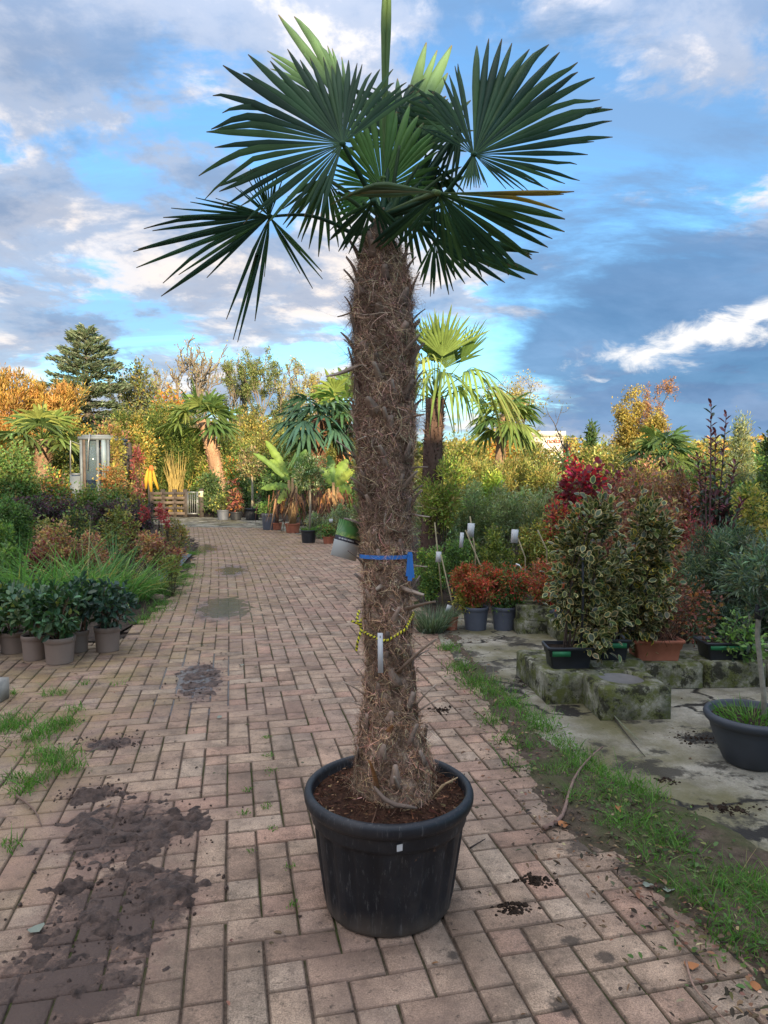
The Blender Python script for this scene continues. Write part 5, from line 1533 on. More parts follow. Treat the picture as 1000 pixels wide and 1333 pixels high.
plant('x', 'nan3', 'x', 722, ft[1], 725, 800, 84, NAND + BROWN[:2], .034, .013, base=ft, root=th, seed=35, cov=4.2, clumps=50, cl=.22, stems=9, stem_r=.004)
th, ft, h = potted('potted_lavender', 'small silvery plant in terracotta pot beside the grey pots', 'plant', 588, 821, 19, 19, 'terracotta')
tuft('x', 'x', 'x', 0, 0, 150, .13, .006, [((.10, .14, .09), 2), ((.16, .20, .14), 2)], root=th, base=ft, rad=.06, z=h * .9, seed=5, spread=.8)
cut_label(th, 584, 792, ft[1] - .05, 6, 9, .3)
tuft('lavender_clump', 'silvery green lavender clump beside the terracotta pot at the verge', 'plant', 562, 822, 700, .30, .008, [((.09, .13, .085), 3), ((.15, .19, .13), 3), ((.06, .09, .05), 2)], rad=.12, seed=6, spread=.8, bendy=.3)
# bamboo canes with hanging price labels
for x0, y0, x1, y1, d, lab, tagp in [(619, 720, 612, 672, 7.3, 'cane with white price card above the red shrub beside the terracotta pot', (613, 690, 9, 18)),
                                     (684, 726, 674, 700, 7.2, 'cane with white price card above the red and green shrub', (670, 698, 9, 18)),
                                     (578, 800, 566, 680, 7.4, 'leaning cane with small pale label behind the lavender clump', (571, 725, 7, 14)),
                                     (590, 790, 574, 722, 7.3, 'slanting cane crossing another behind the terracotta pot', None),
                                     (712, 716, 700, 690, 7.1, 'dark leaning cane among the shrubs left of the variegated shrub', None),
                                     (628, 742, 606, 690, 7.25, 'thin cane crossing the price card cane', (601, 703, 5, 20))]:
    b = np.array((at(x0, y0, d)[0], d, 0.0))
    th = thing('label_cane', lab, 'cane', b)
    q = MB(); q.tube([(0, 0, -.02), at(x0, y0, d) - b, at(x1, y1, d) - b], .008, 6)
    obj('cane', q.mesh('cane', M['cane'], True), th)
    if tagp: cut_label(th, tagp[0], tagp[1], d - .02, tagp[2], tagp[3], .05)
cl_ = thing('plant_label', 'white loop label hanging in the red shrub', 'label', at(675, 737, 6.55)); q = MB(); q.tube([(-.025, 0, .02), (0, -.01, .012), (.02, 0, -.01), (.03, 0, -.045)], [.008, .009, .009, .006], 4)
obj('band', q.mesh('band', M['white']), cl_)

# right-hand rows of stock behind
plant('golden_shrub', 'lime-gold shrub wrapped round the foot of the dark-trunk palm', 'shrub', 572, 8.7, 592, 700, 64, LIME + GOLD, .06, .02, cov=3.6, seed=40, up=.6)
plant('red_shrub', 'loose red-brown shrub between the crimson bush and the variegated shrubs', 'shrub', 735, 8.0, 640, 760, 60, SMOKE[1:] + NAND, .05, .025, cov=3, seed=39, stems=12)
plant('box_shrub', 'rounded fresh green shrub behind the lavender clump', 'shrub', 562, 8.0, 700, 800, 50, LIME[1:] + MIDGRN, .03, .016, cov=5, seed=41)
plant('green_shrub', 'dark green shrub under the olive bushes behind the canes', 'shrub', 600, 8.2, 690, 800, 64, DKGRN + MIDGRN, .04, .02, cov=4, seed=42)
plant('yellow_shrub', 'yellow-green shrub between the two price cards', 'shrub', 645, 8.1, 685, 800, 70, [((.22, .23, .05), 3), ((.13, .16, .04), 3), ((.08, .11, .03), 3)], .04, .02, cov=4, seed=43)
plant('yellow_shrub', 'yellow-green shrub behind the dark cane', 'shrub', 700, 8.0, 668, 800, 60, [((.26, .25, .06), 3), ((.13, .16, .04), 3), ((.30, .20, .06), 1)], .04, .02, cov=4, seed=44)
for i, (x, d, y0, w) in enumerate([(570, 9.4, 640, 60), (612, 9.8, 622, 70), (655, 9.6, 630, 70), (700, 9.5, 632, 64), (590, 10.6, 628, 60), (738, 9.8, 640, 60)]):
    plant('olive_bush', ['olive bush with silvery leaves beside the leaning brown-trunk palm', 'tall silvery olive bush behind the first price card', 'silvery olive bush between the price cards, below the golden shrubs', 'silvery olive bush left of the crimson shrub',
                         'grey-green olive bush tucked behind its silvery neighbours near the palm trunk', 'grey-green olive bush in front of the crimson shrub'][i], 'shrub', x, d, y0, 735, w, OLIVE, .055, .011, 'olive bushes', cov=3.4, clumps=60, cl=.22, seed=50 + i, stems=9, stem_r=.012, up=.6, stem_col=(.16, .14, .10))
for i, (x, d, y0, w, pal) in enumerate([(585, 14, 590, 70, LIME + GOLD), (625, 15, 585, 66, GOLD), (668, 14.5, 592, 74, GOLD), (712, 14, 600, 70, GOLD), (640, 13, 608, 40, LIME), (556, 15, 585, 60, GOLD)]):
    plant('golden_shrub', ['golden-green shrub right of the dark-trunk palm', 'golden shrub at the foot of the pale-trunk palm', 'golden shrub right of the pale-trunk palm', 'golden shrub below the building with red letters', 'small lime green shrub among the golden ones', 'golden shrub behind the dark-trunk palm'][i],
          'shrub', x, d, y0, 680, w, pal, .07, .022, 'golden shrubs', cov=4, clumps=60, cl=.24, seed=60 + i, stems=7, stem_r=.012, up=.6)
plant('smoke_bush', 'crimson-leaved bush above the variegated shrubs', 'shrub', 762, 9.2, 582, 700, 72, SMOKE, .085, .055, cov=2.6, clumps=40, cl=.3, seed=71, tpl='oval', stems=10, stem_r=.01)
plant('smoke_bush', 'crimson and purple bush beside the golden tree', 'shrub', 806, 9.8, 600, 700, 60, SMOKE[1:] + BROWN[:2], .075, .05, cov=2.6, clumps=40, cl=.3, seed=72, tpl='oval', stems=9, stem_r=.01)
for i, (x, d, y0, y1, w) in enumerate([(830, 8.6, 606, 740, 80), (872, 8.0, 600, 760, 80), (915, 7.8, 612, 770, 70), (855, 6.6, 640, 790, 90), (800, 7.6, 632, 760, 80), (890, 6.0, 690, 820, 80)]):
    plant('russet_shrub', ['russet twiggy shrub right of the crimson bushes', 'tall russet shrub below the fan palm on the right', 'russet shrub behind the tall purple-tipped shrub', 'russet brown shrub behind the second variegated shrub', 'purplish brown shrub behind the first variegated shrub', 'reddish shrub above the terracotta trough'][i],
          'shrub', x, d, y0, y1, w, BROWN, .045, .022, 'russet shrubs', cov=3.4, clumps=60, cl=.24, seed=80 + i, stems=16, stem_r=.006, stem_col=(.12, .07, .055))
plant('red_tip_shrub', 'shrub with rose-red leaf tips left of the tall purple-tipped shrub', 'shrub', 905, 6.4, 665, 760, 60, [((.28, .05, .06), 3), ((.20, .06, .06), 2), ((.12, .10, .05), 2)], .03, .014, cov=3.2, seed=87)
# the tall photinia: upright shoots with whorled leaves
pb = np.array((at(925, 700, 6.6)[0], 6.6, 0))
th = thing('purple_tip_shrub', 'tall dark shrub with upright purple-tipped shoots against the sky', 'shrub', pb)
r_ = np.random.default_rng(15); sm = MB(); LP, LD, LN, LC = [], [], [], []
for (x0, y0, x1, y1) in [(925, 640, 926, 522), (938, 640, 946, 536), (915, 660, 908, 590), (945, 670, 958, 600), (930, 690, 932, 560), (905, 700, 896, 640), (950, 700, 966, 650), (920, 700, 918, 610), (940, 720, 944, 640), (912, 730, 905, 680), (932, 730, 930, 670)]:
    a0, a1 = at(x0, y0, 6.6 + r_.normal(0, .1)) - pb, at(x1, y1, 6.6 + r_.normal(0, .1)) - pb
    sm.tube([(r_.normal(0, .05), r_.normal(0, .05), 0), a0 * .6, a0, (a0 + a1) / 2, a1], [.012, .01, .008, .006, .003], 5, (.10, .05, .05))
    m = 34
    for s in range(m):
        t = (s / m) ** .85; p = a0 * .75 + (a1 - a0 * .75) * t; an = s * 2.4
        LP.append(p); LD.append((math.cos(an), math.sin(an), .25 + .9 * t)); LN.append((0, 0, 1))
        pu = t > .6
        LC.append(np.array((.10, .028, .04) if pu and r_.random() < .75 else (.035, .06, .035)) * r_.normal(1, .2))
LP, LD, LN, LC = map(np.array, (LP, LD, LN, LC)); n = len(LP)
V, F, C = leaves_geo(LP, LD, LN + r_.normal(0, .2, (n, 3)), r_.uniform(.06, .10, n), r_.uniform(.022, .034, n), np.clip(LC, .01, 1), 'oval')
obj('stems', sm.mesh('stems', M['bark'], True), th); obj('foliage', make_mesh('foliage', V, F, C, False, [M['gloss_leaf']]), th)['kind'] = 'stuff'
plant('x', 'x ph', 'x', 928, 6.6, 620, 760, 62, PHOT, .07, .03, base=pb, root=th, seed=16, cov=2.6, stems=0, tpl='oval', mat='gloss_leaf')
plant('silver_conifer', 'pale silvery upright conifer at the right edge', 'shrub', 962, 12, 552, 680, 60, [((.24, .28, .20), 3), ((.17, .22, .13), 3), ((.28, .28, .10), 2)], .06, .014, cov=4, shape='cone', seed=91, up=.8)
plant('yellow_shrub', 'yellow and green leaved shrub above the pale-stemmed tree', 'shrub', 975, 7.2, 622, 740, 70, [((.30, .26, .06), 3), ((.36, .30, .10), 2), ((.10, .13, .04), 3)], .045, .022, cov=3.6, seed=92, tpl='oval')
plant('evergreen_shrub', 'dark blue-green shrub at the far right edge behind the yellow one', 'shrub', 1000, 7.8, 572, 720, 42, DKGRN, .05, .02, cov=4, seed=93, shape='column')
plant('evergreen_shrub', 'dark evergreen right beside the building with red letters', 'shrub', 768, 26, 556, 640, 34, DKGRN, .16, .06, cov=4, seed=94, shape='cone', up=.7)

# ---------------------------------------------------------------- right: palms and trees
fan_palm('dark_trunk_palm', 'fan palm with dark brown trunk and upright yellow-green fronds behind the hairy trunk', 560, 9.0, 520, 650, 112, PALM_YL, 5, trunk_px=25, nf=17, lean=6, tcol=(.09, .055, .042), elev=(15, 90), nseg=15, droop=.12, span=105, fat=.9, low_droop=1.15)
fan_palm('pale_trunk_palm', 'fan palm with pale trunk among the golden shrubs', 647, 18, 540, 620, 52, PALM_BG, 6, trunk_px=14, nf=20, lean=8, tcol=(.24, .16, .10), elev=(-35, 60), nseg=13, droop=.5)
fan_palm('low_fan_palm', 'fan palm head rising between the golden tree and the purple-tipped shrub', 862, 15, 592, 640, 52, PALM_BG[:1] + [((.07, .12, .05), 3)], 7, trunk_px=12, nf=20, elev=(-25, 75), nseg=13, droop=.5)
tree('autumn_tree', 'half-bare yellow tree behind the pale-trunk palm', 690, 34, 482, 95, [((.34, .275, .09), 3), ((.27, .225, .075), 2), ((.20, .18, .065), 2)], .10, .06, seed=11, levels=3, leafn=8500, kids=5, cl=.30, up=.5)
tree('bare_tree', 'bare grey tree leaning beside the building with red letters', 728, 33, 505, 50, OLDGRN, .14, .08, seed=12, levels=4, leafn=120, lean=.15, kids=3)
tree('golden_tree', 'dense golden autumn tree right of the building with red letters', 808, 28, 506, 80, [((.29, .22, .055), 4), ((.24, .195, .05), 3), ((.19, .15, .045), 2)], .095, .06, seed=13, levels=3, leafn=22000, kids=5, cl=.34, fork=.15)
tree('rust_tree', 'thin rust-coloured tree behind the golden tree', 856, 33, 492, 58, [((.27, .15, .07), 3), ((.21, .11, .06), 2)], .09, .055, seed=14, levels=4, leafn=5000, kids=4, cl=.22)
for i, (x, d, y0, w, pal) in enumerate([(735, 20, 590, 60, DKGRN + SMOKE[:1]), (780, 22, 572, 80, GOLD), (830, 21, 575, 90, OLDGRN), (895, 20, 580, 90, OLDGRN + BROWN[:1]), (950, 19, 590, 90, OLDGRN), (1010, 19, 570, 80, MIDGRN), (700, 22, 575, 80, OLDGRN), (600, 24, 560, 90, OLDGRN + GOLD), (540, 24, 560, 80, OLDGRN), (655, 26, 555, 80, AUTUMN)]):
    plant('background_shrub', ['dark shrub under the building with red letters', 'golden shrub at the foot of the golden tree', 'olive-brown shrub in front of the rust tree', 'brown-green shrub behind the russet shrubs', 'olive shrub behind the silver conifer', 'green shrub at the right edge behind the conifer',
                               'olive shrub left of the building with red letters', 'yellowish shrub right of the dark-trunk palm, far back', 'yellowish shrub hidden behind the hairy trunk', 'autumn shrub far behind the pale-trunk palm'][i], 'shrub', x, d, y0, 650, w, pal, .13, .06, 'far background shrubs', cov=4, clumps=60, seed=110 + i, stems=5, stem_r=.02)
# the flat-roofed building with red lettering
bd = 48
b0 = np.array((at(718, 600, bd)[0], bd, 0))
th = thing('flat_roofed_building', 'cream flat-roofed building with red letters beyond the golden shrubs', 'building', b0)
bm_ = plain('cream_render', (.62, .58, .50), .8, .2, .08, 2); redm = plain('red_paint', (.50, .04, .03), .6, .3, .05)
sxx = mpp(bd)
ztop = at(718, 562, bd)[2]
q = MB(); q.box((-22 * sxx, 0, 0), (15 * sxx, 7, ztop - .3)); obj('wall', q.mesh('wall', bm_), th)
q = MB(); q.box((-22.6 * sxx, -.35, ztop - .298), (16.5 * sxx, 7.3, ztop + .02)); obj('parapet', q.mesh('parapet', bm_), th)
cu_ = bpy.data.curves.new('lettering', 'FONT'); cu_.body = 'nofia'; cu_.size = 1.0; cu_.extrude = .03; cu_.align_x = 'CENTER'; cu_.align_y = 'CENTER'
to = bpy.data.objects.new('tmp', cu_); COL.objects.link(to)
bpy.context.view_layer.update()
me = bpy.data.meshes.new_from_object(to.evaluated_get(bpy.context.evaluated_depsgraph_get())); bpy.data.objects.remove(to)
me.materials.clear(); me.materials.append(redm)
lo_ = obj('lettering', me, th, (2.5 * sxx, -.04, at(718, 574, bd)[2])); lo_.rotation_euler = (R(90), 0, 0); wsc = 17 * sxx / max(me.vertices, key=lambda v: v.co.x).co.x / 2; lo_.scale = (wsc, wsc, 1)
# ---------------------------------------------------------------- left: rhododendrons in taupe pots
for i, (x, yb, pw, ph, fx, y0, y1, fw, pal, lab) in enumerate([
        (71, 866, 39, 37, 74, 752, 832, 92, RHODO, 'glossy green rhododendron in the taupe pot that stands out in front of its row'),
        (39, 861, 32, 35, 30, 752, 830, 70, RHODO, 'glossy rhododendron in taupe pot left of the foremost one'),
        (135, 850, 33, 35, 136, 752, 818, 82, RHODO2, 'dark glossy rhododendron in the taupe pot at the end of its row by the path'),
        (98, 850, 26, 30, 108, 750, 812, 60, RHODO2 + RHODO[:1], 'dark rhododendron in taupe pot squeezed behind the foremost one'),
        (11, 852, 36, 30, 8, 755, 822, 60, RHODO, 'rhododendron in taupe pot at the outer end of the row'),
        (-32, 858, 38, 36, -30, 752, 830, 70, RHODO, 'rhododendron in the last taupe pot away from the path')]):
    th, ft, h = potted('rhododendron', lab, 'shrub', x, yb, pw, ph, 'taupe', 'rhododendrons in taupe pots', taper=.84, rim=.10)
    plant('x', lab, 'x', fx, ft[1], y0, y1, fw, pal, .066, .032, base=ft, root=th, seed=200 + i, tpl='oval', cov=3.6, stems=6, stem_r=.008, stem_col=(.16, .09, .06), mat='gloss_leaf', singles=110 if i < 4 else 40, clumps=46, cl=.2, up=.25, ry=.26)
# strappy daylilies, grasses and perennials behind
for i, (x, y, L, n, rad, lab) in enumerate([(25, 800, 1.05, 220, .22, 'tall strappy green clump behind the outer rhododendrons'), (70, 795, 1.0, 220, .22, 'strappy green clump behind the foremost rhododendron'), (112, 792, 1.0, 220, .2, 'strappy green clump behind the dark rhododendron'), (150, 788, .95, 200, .2, 'strappy green clump beside the arching grass'),
                                            (0, 775, 1.0, 150, .2, 'strappy green clump at the edge of the bed'), (90, 775, .9, 150, .25, 'strappy green clump in the middle of the bed'), (178, 782, .6, 110, .15, 'low strappy clump near the pale stone')]):
    tuft('daylily', lab, 'plant', x, y, n, L, .020, STRAP, 'strappy clumps in the left bed', spread=.75, rad=rad, seed=220 + i, bendy=.75)
tuft('arching_grass', 'arching yellow-green grass clump at the bed edge by the path', 'plant', 205, 772, 190, .62, .014, [((.13, .20, .05), 3), ((.22, .26, .08), 2), ((.09, .15, .04), 2)], spread=.7, rad=.08, seed=230, bendy=1.0)
tuft('spiky_plant', 'stiff spiky grey-green rosette in the middle of the left bed', 'plant', 150, 752, 90, .80, .028, [((.08, .15, .07), 3), ((.11, .19, .09), 2)], spread=.75, rad=.05, seed=231, bendy=.05)
tuft('bronze_grass', 'low bronze-brown grass clump beside the arching grass', 'plant', 178, 770, 500, .30, .006, [((.16, .11, .035), 3), ((.10, .09, .03), 3), ((.24, .16, .05), 1)], spread=.9, rad=.14, seed=232, bendy=.6)
tuft('pale_straw', 'long bleached flower stalks rising over the daylilies', 'plant', 140, 780, 16, .75, .008, [((.40, .31, .14), 3)], spread=.9, rad=.2, seed=233, bendy=.3)
for i, (x, d, y0, y1, w, pal, L, Wd, lab) in enumerate([
        (75, 8.3, 676, 740, 80, SEDUM, .035, .025, 'rust-brown flowerheads of sedum above the daylilies'), (55, 8.0, 702, 745, 55, MAROON + SEDUM[:1], .035, .025, 'maroon low plant beside the rusty sedum'), (115, 8.6, 688, 740, 60, SEDUM, .035, .022, 'brown and green sedum left of the spiky rosette'),
        (218, 9.2, 690, 738, 50, MAROON + SEDUM, .04, .022, 'deep red foliage plant at the bed edge by the path'), (196, 9.0, 688, 735, 50, SEDUM, .04, .025, 'brownish hydrangea behind the arching grass'), (228, 10.8, 668, 722, 40, [((.22, .19, .07), 3), ((.14, .14, .05), 3), ((.28, .15, .06), 1)], .04, .025, 'straw-green perennial leaning over the path edge'),
        (8, 7.6, 700, 780, 60, MIDGRN, .05, .03, 'green leafy perennial at the outer end of the bed'), (222, 8.4, 718, 748, 36, [((.22, .22, .06), 3), ((.12, .13, .04), 2)], .035, .025, 'yellowing hosta-like clump by the black ground cloth'),
        (60, 10.2, 668, 720, 60, OLDGRN + GOLD[:1], .05, .03, 'yellow-leaved perennial in front of the dark purple shrubs'), (100, 10.0, 655, 715, 50, GOLD[:2] + DKGRN, .05, .028, 'yellow-tipped perennial beside the purple shrubs'), (20, 10.0, 662, 720, 60, MIDGRN + LIME[:1], .05, .03, 'fresh green perennial under the round evergreen'), (150, 10.5, 650, 720, 50, OLDGRN, .05, .03, 'pale green perennial in front of the purple hedge'),
        (175, 9.8, 668, 725, 46, OLDGRN + MAROON[:1], .045, .025, 'mottled green and red perennial left of the red flowers')]):
    plant('perennial', lab, 'plant', x, d, y0, y1, w, pal, L, Wd, 'perennials in the left bed', cov=3.6, clumps=40, shape='dome', seed=240 + i, stems=12, stem_r=.004, stem_col=(.11, .09, .05))
for i, (x, d, y0, w) in enumerate([(55, 11.6, 640, 60), (95, 11.8, 645, 62), (140, 11.6, 645, 66), (180, 12, 648, 50), (25, 12, 645, 50)]):
    plant('purple_shrub', ['dark purple shrub right of the round evergreen', 'dark purple shrub below the tractor cab', 'blackish purple shrub below the orange-leaved shrub', 'dark purple shrub behind the red flowers', 'dark purple shrub behind the round evergreen'][i], 'shrub', x, d, y0, 705, w, PLUM + DKGRN[:1], .045, .028, 'dark purple shrubs', cov=4, clumps=50, seed=260 + i, stems=9, stem_r=.007)
plant('round_evergreen', 'rounded green evergreen shrub at the left edge of the bed', 'shrub', 12, 9.2, 642, 730, 66, DKGRN + MIDGRN, .045, .018, cov=5.5, clumps=70, seed=270, cl=.2)
plant('round_evergreen', 'small bright green bush at the foot of the rounded evergreen', 'shrub', 2, 8.6, 672, 740, 40, MIDGRN + LIME[:1], .045, .018, cov=4, seed=271)
plant('tall_shrub', 'tall loose green shrub above the rounded evergreen', 'shrub', 15, 12.5, 572, 690, 84, MIDGRN + OLDGRN[:1], .06, .035, cov=4, clumps=60, seed=272, stems=10)
plant('tall_shrub', 'green and russet shrub left of the tractor cab', 'shrub', 66, 13, 598, 690, 66, MIDGRN + AUTUMN[:1] + BROWN[:1], .06, .035, cov=3.6, clumps=50, seed=273, stems=10)
plant('autumn_shrub', 'mixed green shrub with orange top in front of the tractor cab', 'shrub', 132, 13.2, 620, 700, 76, OLDGRN + MIDGRN, .06, .036, cov=3.8, clumps=60, seed=274, stems=10)
plant('autumn_shrub', 'orange-leaved bush right of the tractor cab', 'shrub', 150, 13.8, 597, 660, 44, [((.26, .11, .045), 3), ((.20, .12, .05), 2), ((.15, .14, .05), 3)], .06, .036, cov=3.4, seed=275, stems=7)
plant('autumn_shrub', 'yellow-green loose shrub left of the red flowers', 'shrub', 172, 13.4, 630, 700, 46, OLDGRN + GOLD[:2], .06, .034, cov=3.4, seed=276, stems=8)
plant('yellow_climber', 'bright yellow leafy shoots beside the tractor cab', 'shrub', 155, 16.5, 558, 650, 24, [((.25, .22, .05), 3), ((.19, .19, .05), 2)], .06, .04, cov=3, seed=277, shape='column', clumps=24)
plant('red_shrub', 'scarlet upright shrub left of the folded yellow parasol', 'shrub', 181, 15.5, 585, 660, 20, [((.20, .045, .045), 3), ((.14, .045, .045), 2), ((.16, .09, .05), 2)], .07, .04, cov=3, seed=278, shape='column', clumps=18)
for i, (x, y0, d, w) in enumerate([(189, 657, 10.6, 13), (208, 655, 10.9, 13), (218, 664, 10.4, 10)]):
    th = plant('red_flower', ['tall coral-red flower spike left of the wooden fence', 'tall coral-red flower spike in front of the wooden fence', 'short coral-red flower spike by the path edge'][i], 'flower', x, d, y0, y0 + 24, w, [((.34, .06, .065), 3), ((.25, .05, .05), 2)], .04, .025, 'coral-red flower spikes', cov=3.5, clumps=14, seed=280 + i, stems=3, stem_r=.006, shape='column')
# loose things along the bed edge
def slab_rock(name, label, x, y, w, dd, h, mat, seed):
    r = np.random.default_rng(seed); b = G(x, y)
    V, F = lathe_geo([(0, 0), (.5, 0), (.52, .35), (.46, .8), (.3, .98), (0, 1)], 10)
    V = V * np.array((w, dd, h)) + r.normal(0, .05, V.shape) * np.array((w, dd, h))
    o = obj(name, make_mesh(name, V, [F], None, False, [mat]), None, b); o.rotation_euler = (0, 0, r.uniform(0, 3))
    return tag(o, label, name.split('_')[-1])
slab_rock('pale_stone', 'pale white stone beside the dark rhododendron', 172, 786, .13, .09, .10, M['white'], 1)
slab_rock('brown_stone', 'brownish stone on the bed edge among the grass', 205, 780, .14, .10, .06, plain('brown_stone', (.26, .18, .13), .9, .2, .3, 9, .4), 2)
lb = MB(); lb.box((-.02, -.002, 0), (.02, .002, .16)); o = obj('plant_label', lb.mesh('plant_label', M['white']), None, G(234, 727) + (0, 0, .05)); o.rotation_euler = (.1, .45, .1); tag(o, 'white plastic plant label leaning out by the black ground cloth', 'label')
lb = MB(); lb.box((-.012, -.002, 0), (.012, .002, .1)); o = obj('plant_label', lb.mesh('plant_label', M['white']), None, G(168, 780) + (0, .02, .09)); o.rotation_euler = (.1, .1, .1); tag(o, 'white plastic plant label standing behind the pale stone', 'label')
cl = [G(*p) for p in [(212, 772), (232, 742), (250, 722), (240, 728), (222, 752), (206, 766)]]
cv = np.array(cl)
gx = np.linspace(0, 1, 14); gy = np.linspace(0, 1, 6)
A_, B_ = G(206, 774), G(250, 724); C_, D_ = G(196, 760), G(238, 722)
GV = np.array([[(1 - v) * ((1 - u) * A_ + u * B_) + v * ((1 - u) * C_ + u * D_) + np.array((0, 0, .012 + .07 * fbm(np.array(u * 6.), np.array(v * 3.), 5))) for v in gy] for u in gx])
idx = np.arange(84).reshape(14, 6)
o = obj('ground_cloth', make_mesh('ground_cloth', GV.reshape(-1, 3), [np.stack([idx[:-1, :-1], idx[1:, :-1], idx[1:, 1:], idx[:-1, 1:]], -1).reshape(-1, 4)], None, True, [plain('ground_cloth', (.05, .062, .07), .45, .4, .3, 6)]))
tag(o, 'crumpled black ground cloth at the edge of the left bed', 'cloth')
kb = G(-2, 912)
q = MB(); q.box((-.09, -.05, 0), (.035, .07, .135)); o = obj('kerb_stone', q.mesh('kerb_stone', plain('pale_concrete', (.34, .31, .26), .9, .2, .2, 12, .4)), None, kb); tag(o, 'pale concrete kerb stone standing on the bricks at the left edge', 'stone')

# folded yellow parasol on a post
pd_ = 15.0
b = np.array((at(195, 700, pd_)[0], pd_, 0)); th = thing('folded_parasol', 'folded yellow parasol hanging in loose pleats before the bamboo', 'parasol', b)
q = MB(); q.tube([(0, 0, 0), (0, 0, at(0, 612, pd_)[2])], .022, 8); obj('pole', q.mesh('pole', M['darkwood'], True), th)
ym = plain('yellow_cloth', (.42, .25, .03), .8, .2, .15, 5)
for (xa, ya, xb, yb2, wd) in [(193, 610, 190, 636, 7), (196, 609, 197, 640, 8), (199, 611, 206, 637, 6)]:
    p0, p1 = at(xa, ya, pd_) - b, at(xb, yb2, pd_) - b
    q = MB(); P_ = np.array([p0, p0 * .7 + p1 * .3 + (0, -.03, 0), (p0 + p1) / 2 + (0, -.05, 0), p1]); q.tube(P_, np.array([.3, .6, .75, .45]) * wd * mpp(pd_) / 2, 9)
    obj('pleat', q.mesh('pleat', ym, True), th)
q = MB(); q.tube([at(197, 606, pd_) - b, at(197, 612, pd_) - b], [.03, .06], 8); obj('cap', q.mesh('cap', plain('orange_cloth', (.6, .13, .03), .8), True), th)

# old tractor cab among the stock
td = 17.5
b = np.array((at(125, 700, td)[0], td, 0)); th = thing('tractor', 'old grey tractor cab standing among the shrubs', 'tractor', b)
s = mpp(td)
grey = plain('faded_paint', (.13, .15, .165), .6, .4, .3, 4); glassm = NT('cab_glass').bsdf((.10, .14, .17), .08, spec=.6, **{'Alpha': .55}); pale = plain('pale_panel', (.18, .23, .26), .5, .4, .15, 4)
zr, zm_, zbm = at(0, 571, td)[2], at(0, 612, td)[2], .9
def part(name, mat, fn): q = MB(); fn(q); return obj(name, q.mesh(name, mat), th)
part('roof', grey, lambda q: (q.box((-20 * s, -.05, zr - .02), (20 * s, 1.25, zr + .05)), q.box((-17 * s, .05, zr + .05), (17 * s, 1.15, zr + .10))))
for x in (-17.5, -13.5, 4.0, 17.5):
    part('post', M['wood'] if x == -13.5 else grey, lambda q: q.box((x * s - .03, 0, zbm), (x * s + .03, .06, zr - .021)))
for x in (-17.5, 17.5): part('post', grey, lambda q: q.box((x * s - .03, 1.1, zbm), (x * s + .03, 1.16, zr - .021)))
part('window', glassm, lambda q: q.box((-12.5 * s, .02, zm_ - .25), (3.0 * s, .03, zr - .05)))
part('side_panel', pale, lambda q: q.tube([(12 * s, .02, zm_ - .2), (12.6 * s, 0, (zm_ + zr) / 2), (12 * s, .02, zr - .03)], [.06, .07, .06], 10))
part('body', grey, lambda q: (q.box((-22 * s, .0, .5), (20 * s, 1.3, zbm - .003)), q.box((-36 * s, .15, .6), (-22.1 * s, 1.1, at(0, 616, td)[2]))))
part('exhaust', M['metal'], lambda q: q.tube([(-7 * s, -.1, zm_), (-5 * s, -.1, zr - .1), (-3 * s, -.1, zr + .12)], .02, 6))
part('mirror_arm', M['metal'], lambda q: (q.tube([(-18 * s, -.02, zr - .15), (-28 * s, -.1, zr - .05), (-29 * s, -.1, zm_ - .1)], .018, 6), q.tube([(-17 * s, -.02, zm_ - .1), (-29 * s, -.1, zm_ - .1)], .015, 5)))
part('loader_arm', M['darkwood'], lambda q: (q.tube([(33 * s, .2, zm_ - .7), (36 * s, .2, zr - .15), (42 * s, .2, zr - .1), (44 * s, .2, zm_)], .05, 6), q.tube([(40 * s, .15, zm_ - .1), (42 * s, .1, zr - .25)], .03, 6)))
for x in (-28, 8, ):
    wv, wf = lathe_geo([(.1, -.12), (.42, -.14), (.5, -.08), (.5, .08), (.42, .14), (.1, .12)], 24)
    wv = np.stack([wv[:, 0], wv[:, 2], wv[:, 1]], 1) + np.array((x * s, -.1, .5))
    w_ = obj('wheel', make_mesh('wheel', wv, [wf], None, True, [M['black_plastic']]), th)

# wooden fence and gate at the end of the drive
fd = G(230, 673)[1]; s = mpp(fd)
def zf(y): return at(0, y, fd)[2]
fb_ = np.array((at(228, 700, fd)[0], fd, 0))
th = thing('wooden_fence', 'dark weathered wooden rail fence at the end of the brick drive', 'fence', fb_)
for x in (198, 213, 228, 242):
    q = MB(); q.box(((x - 228) * s - .07, -.05, 0), ((x - 228) * s + .07, .09, zf(637))); obj('post', q.mesh('post', M['darkwood']), th)
for k, y in enumerate((642, 648, 654, 661, 668)):
    for xa, xb in ((199, 213), (213.3, 228), (228.3, 242)):
        q = MB(); q.box(((xa - 228) * s, -.09, zf(y + 2)), ((xb - 228) * s, -.052, zf(y - 1.6))); ro = obj('rail', q.mesh('rail', M['wood'] if (k + int(xa)) % 3 else M['darkwood']), th); ro.rotation_euler = (0, rng.normal(0, .006), 0)
gb_ = np.array((at(251, 700, fd)[0], fd, 0)); th = thing('mesh_gate', 'small metal mesh gate beside the wooden fence', 'gate', gb_)
q = MB()
q.box((-8 * s, -.02, .10), (-8 * s + .05, .02, zf(640))); q.box((8 * s - .05, -.02, .10), (8 * s, .02, zf(640))); q.box((-8 * s + .051, -.02, zf(640) - .05), (8 * s - .051, .02, zf(640))); q.box((-8 * s + .051, -.02, .10), (8 * s - .051, .02, .15))
obj('gate_frame', q.mesh('gate_frame', M['metal']), th)
for k in range(5):
    q = MB(); x = -8 * s + 16 * s * (k + 1) / 6; q.box((x - .012, -.01, .151), (x + .012, .01, zf(640) - .051)); obj('bar', q.mesh('bar', M['metal']), th)
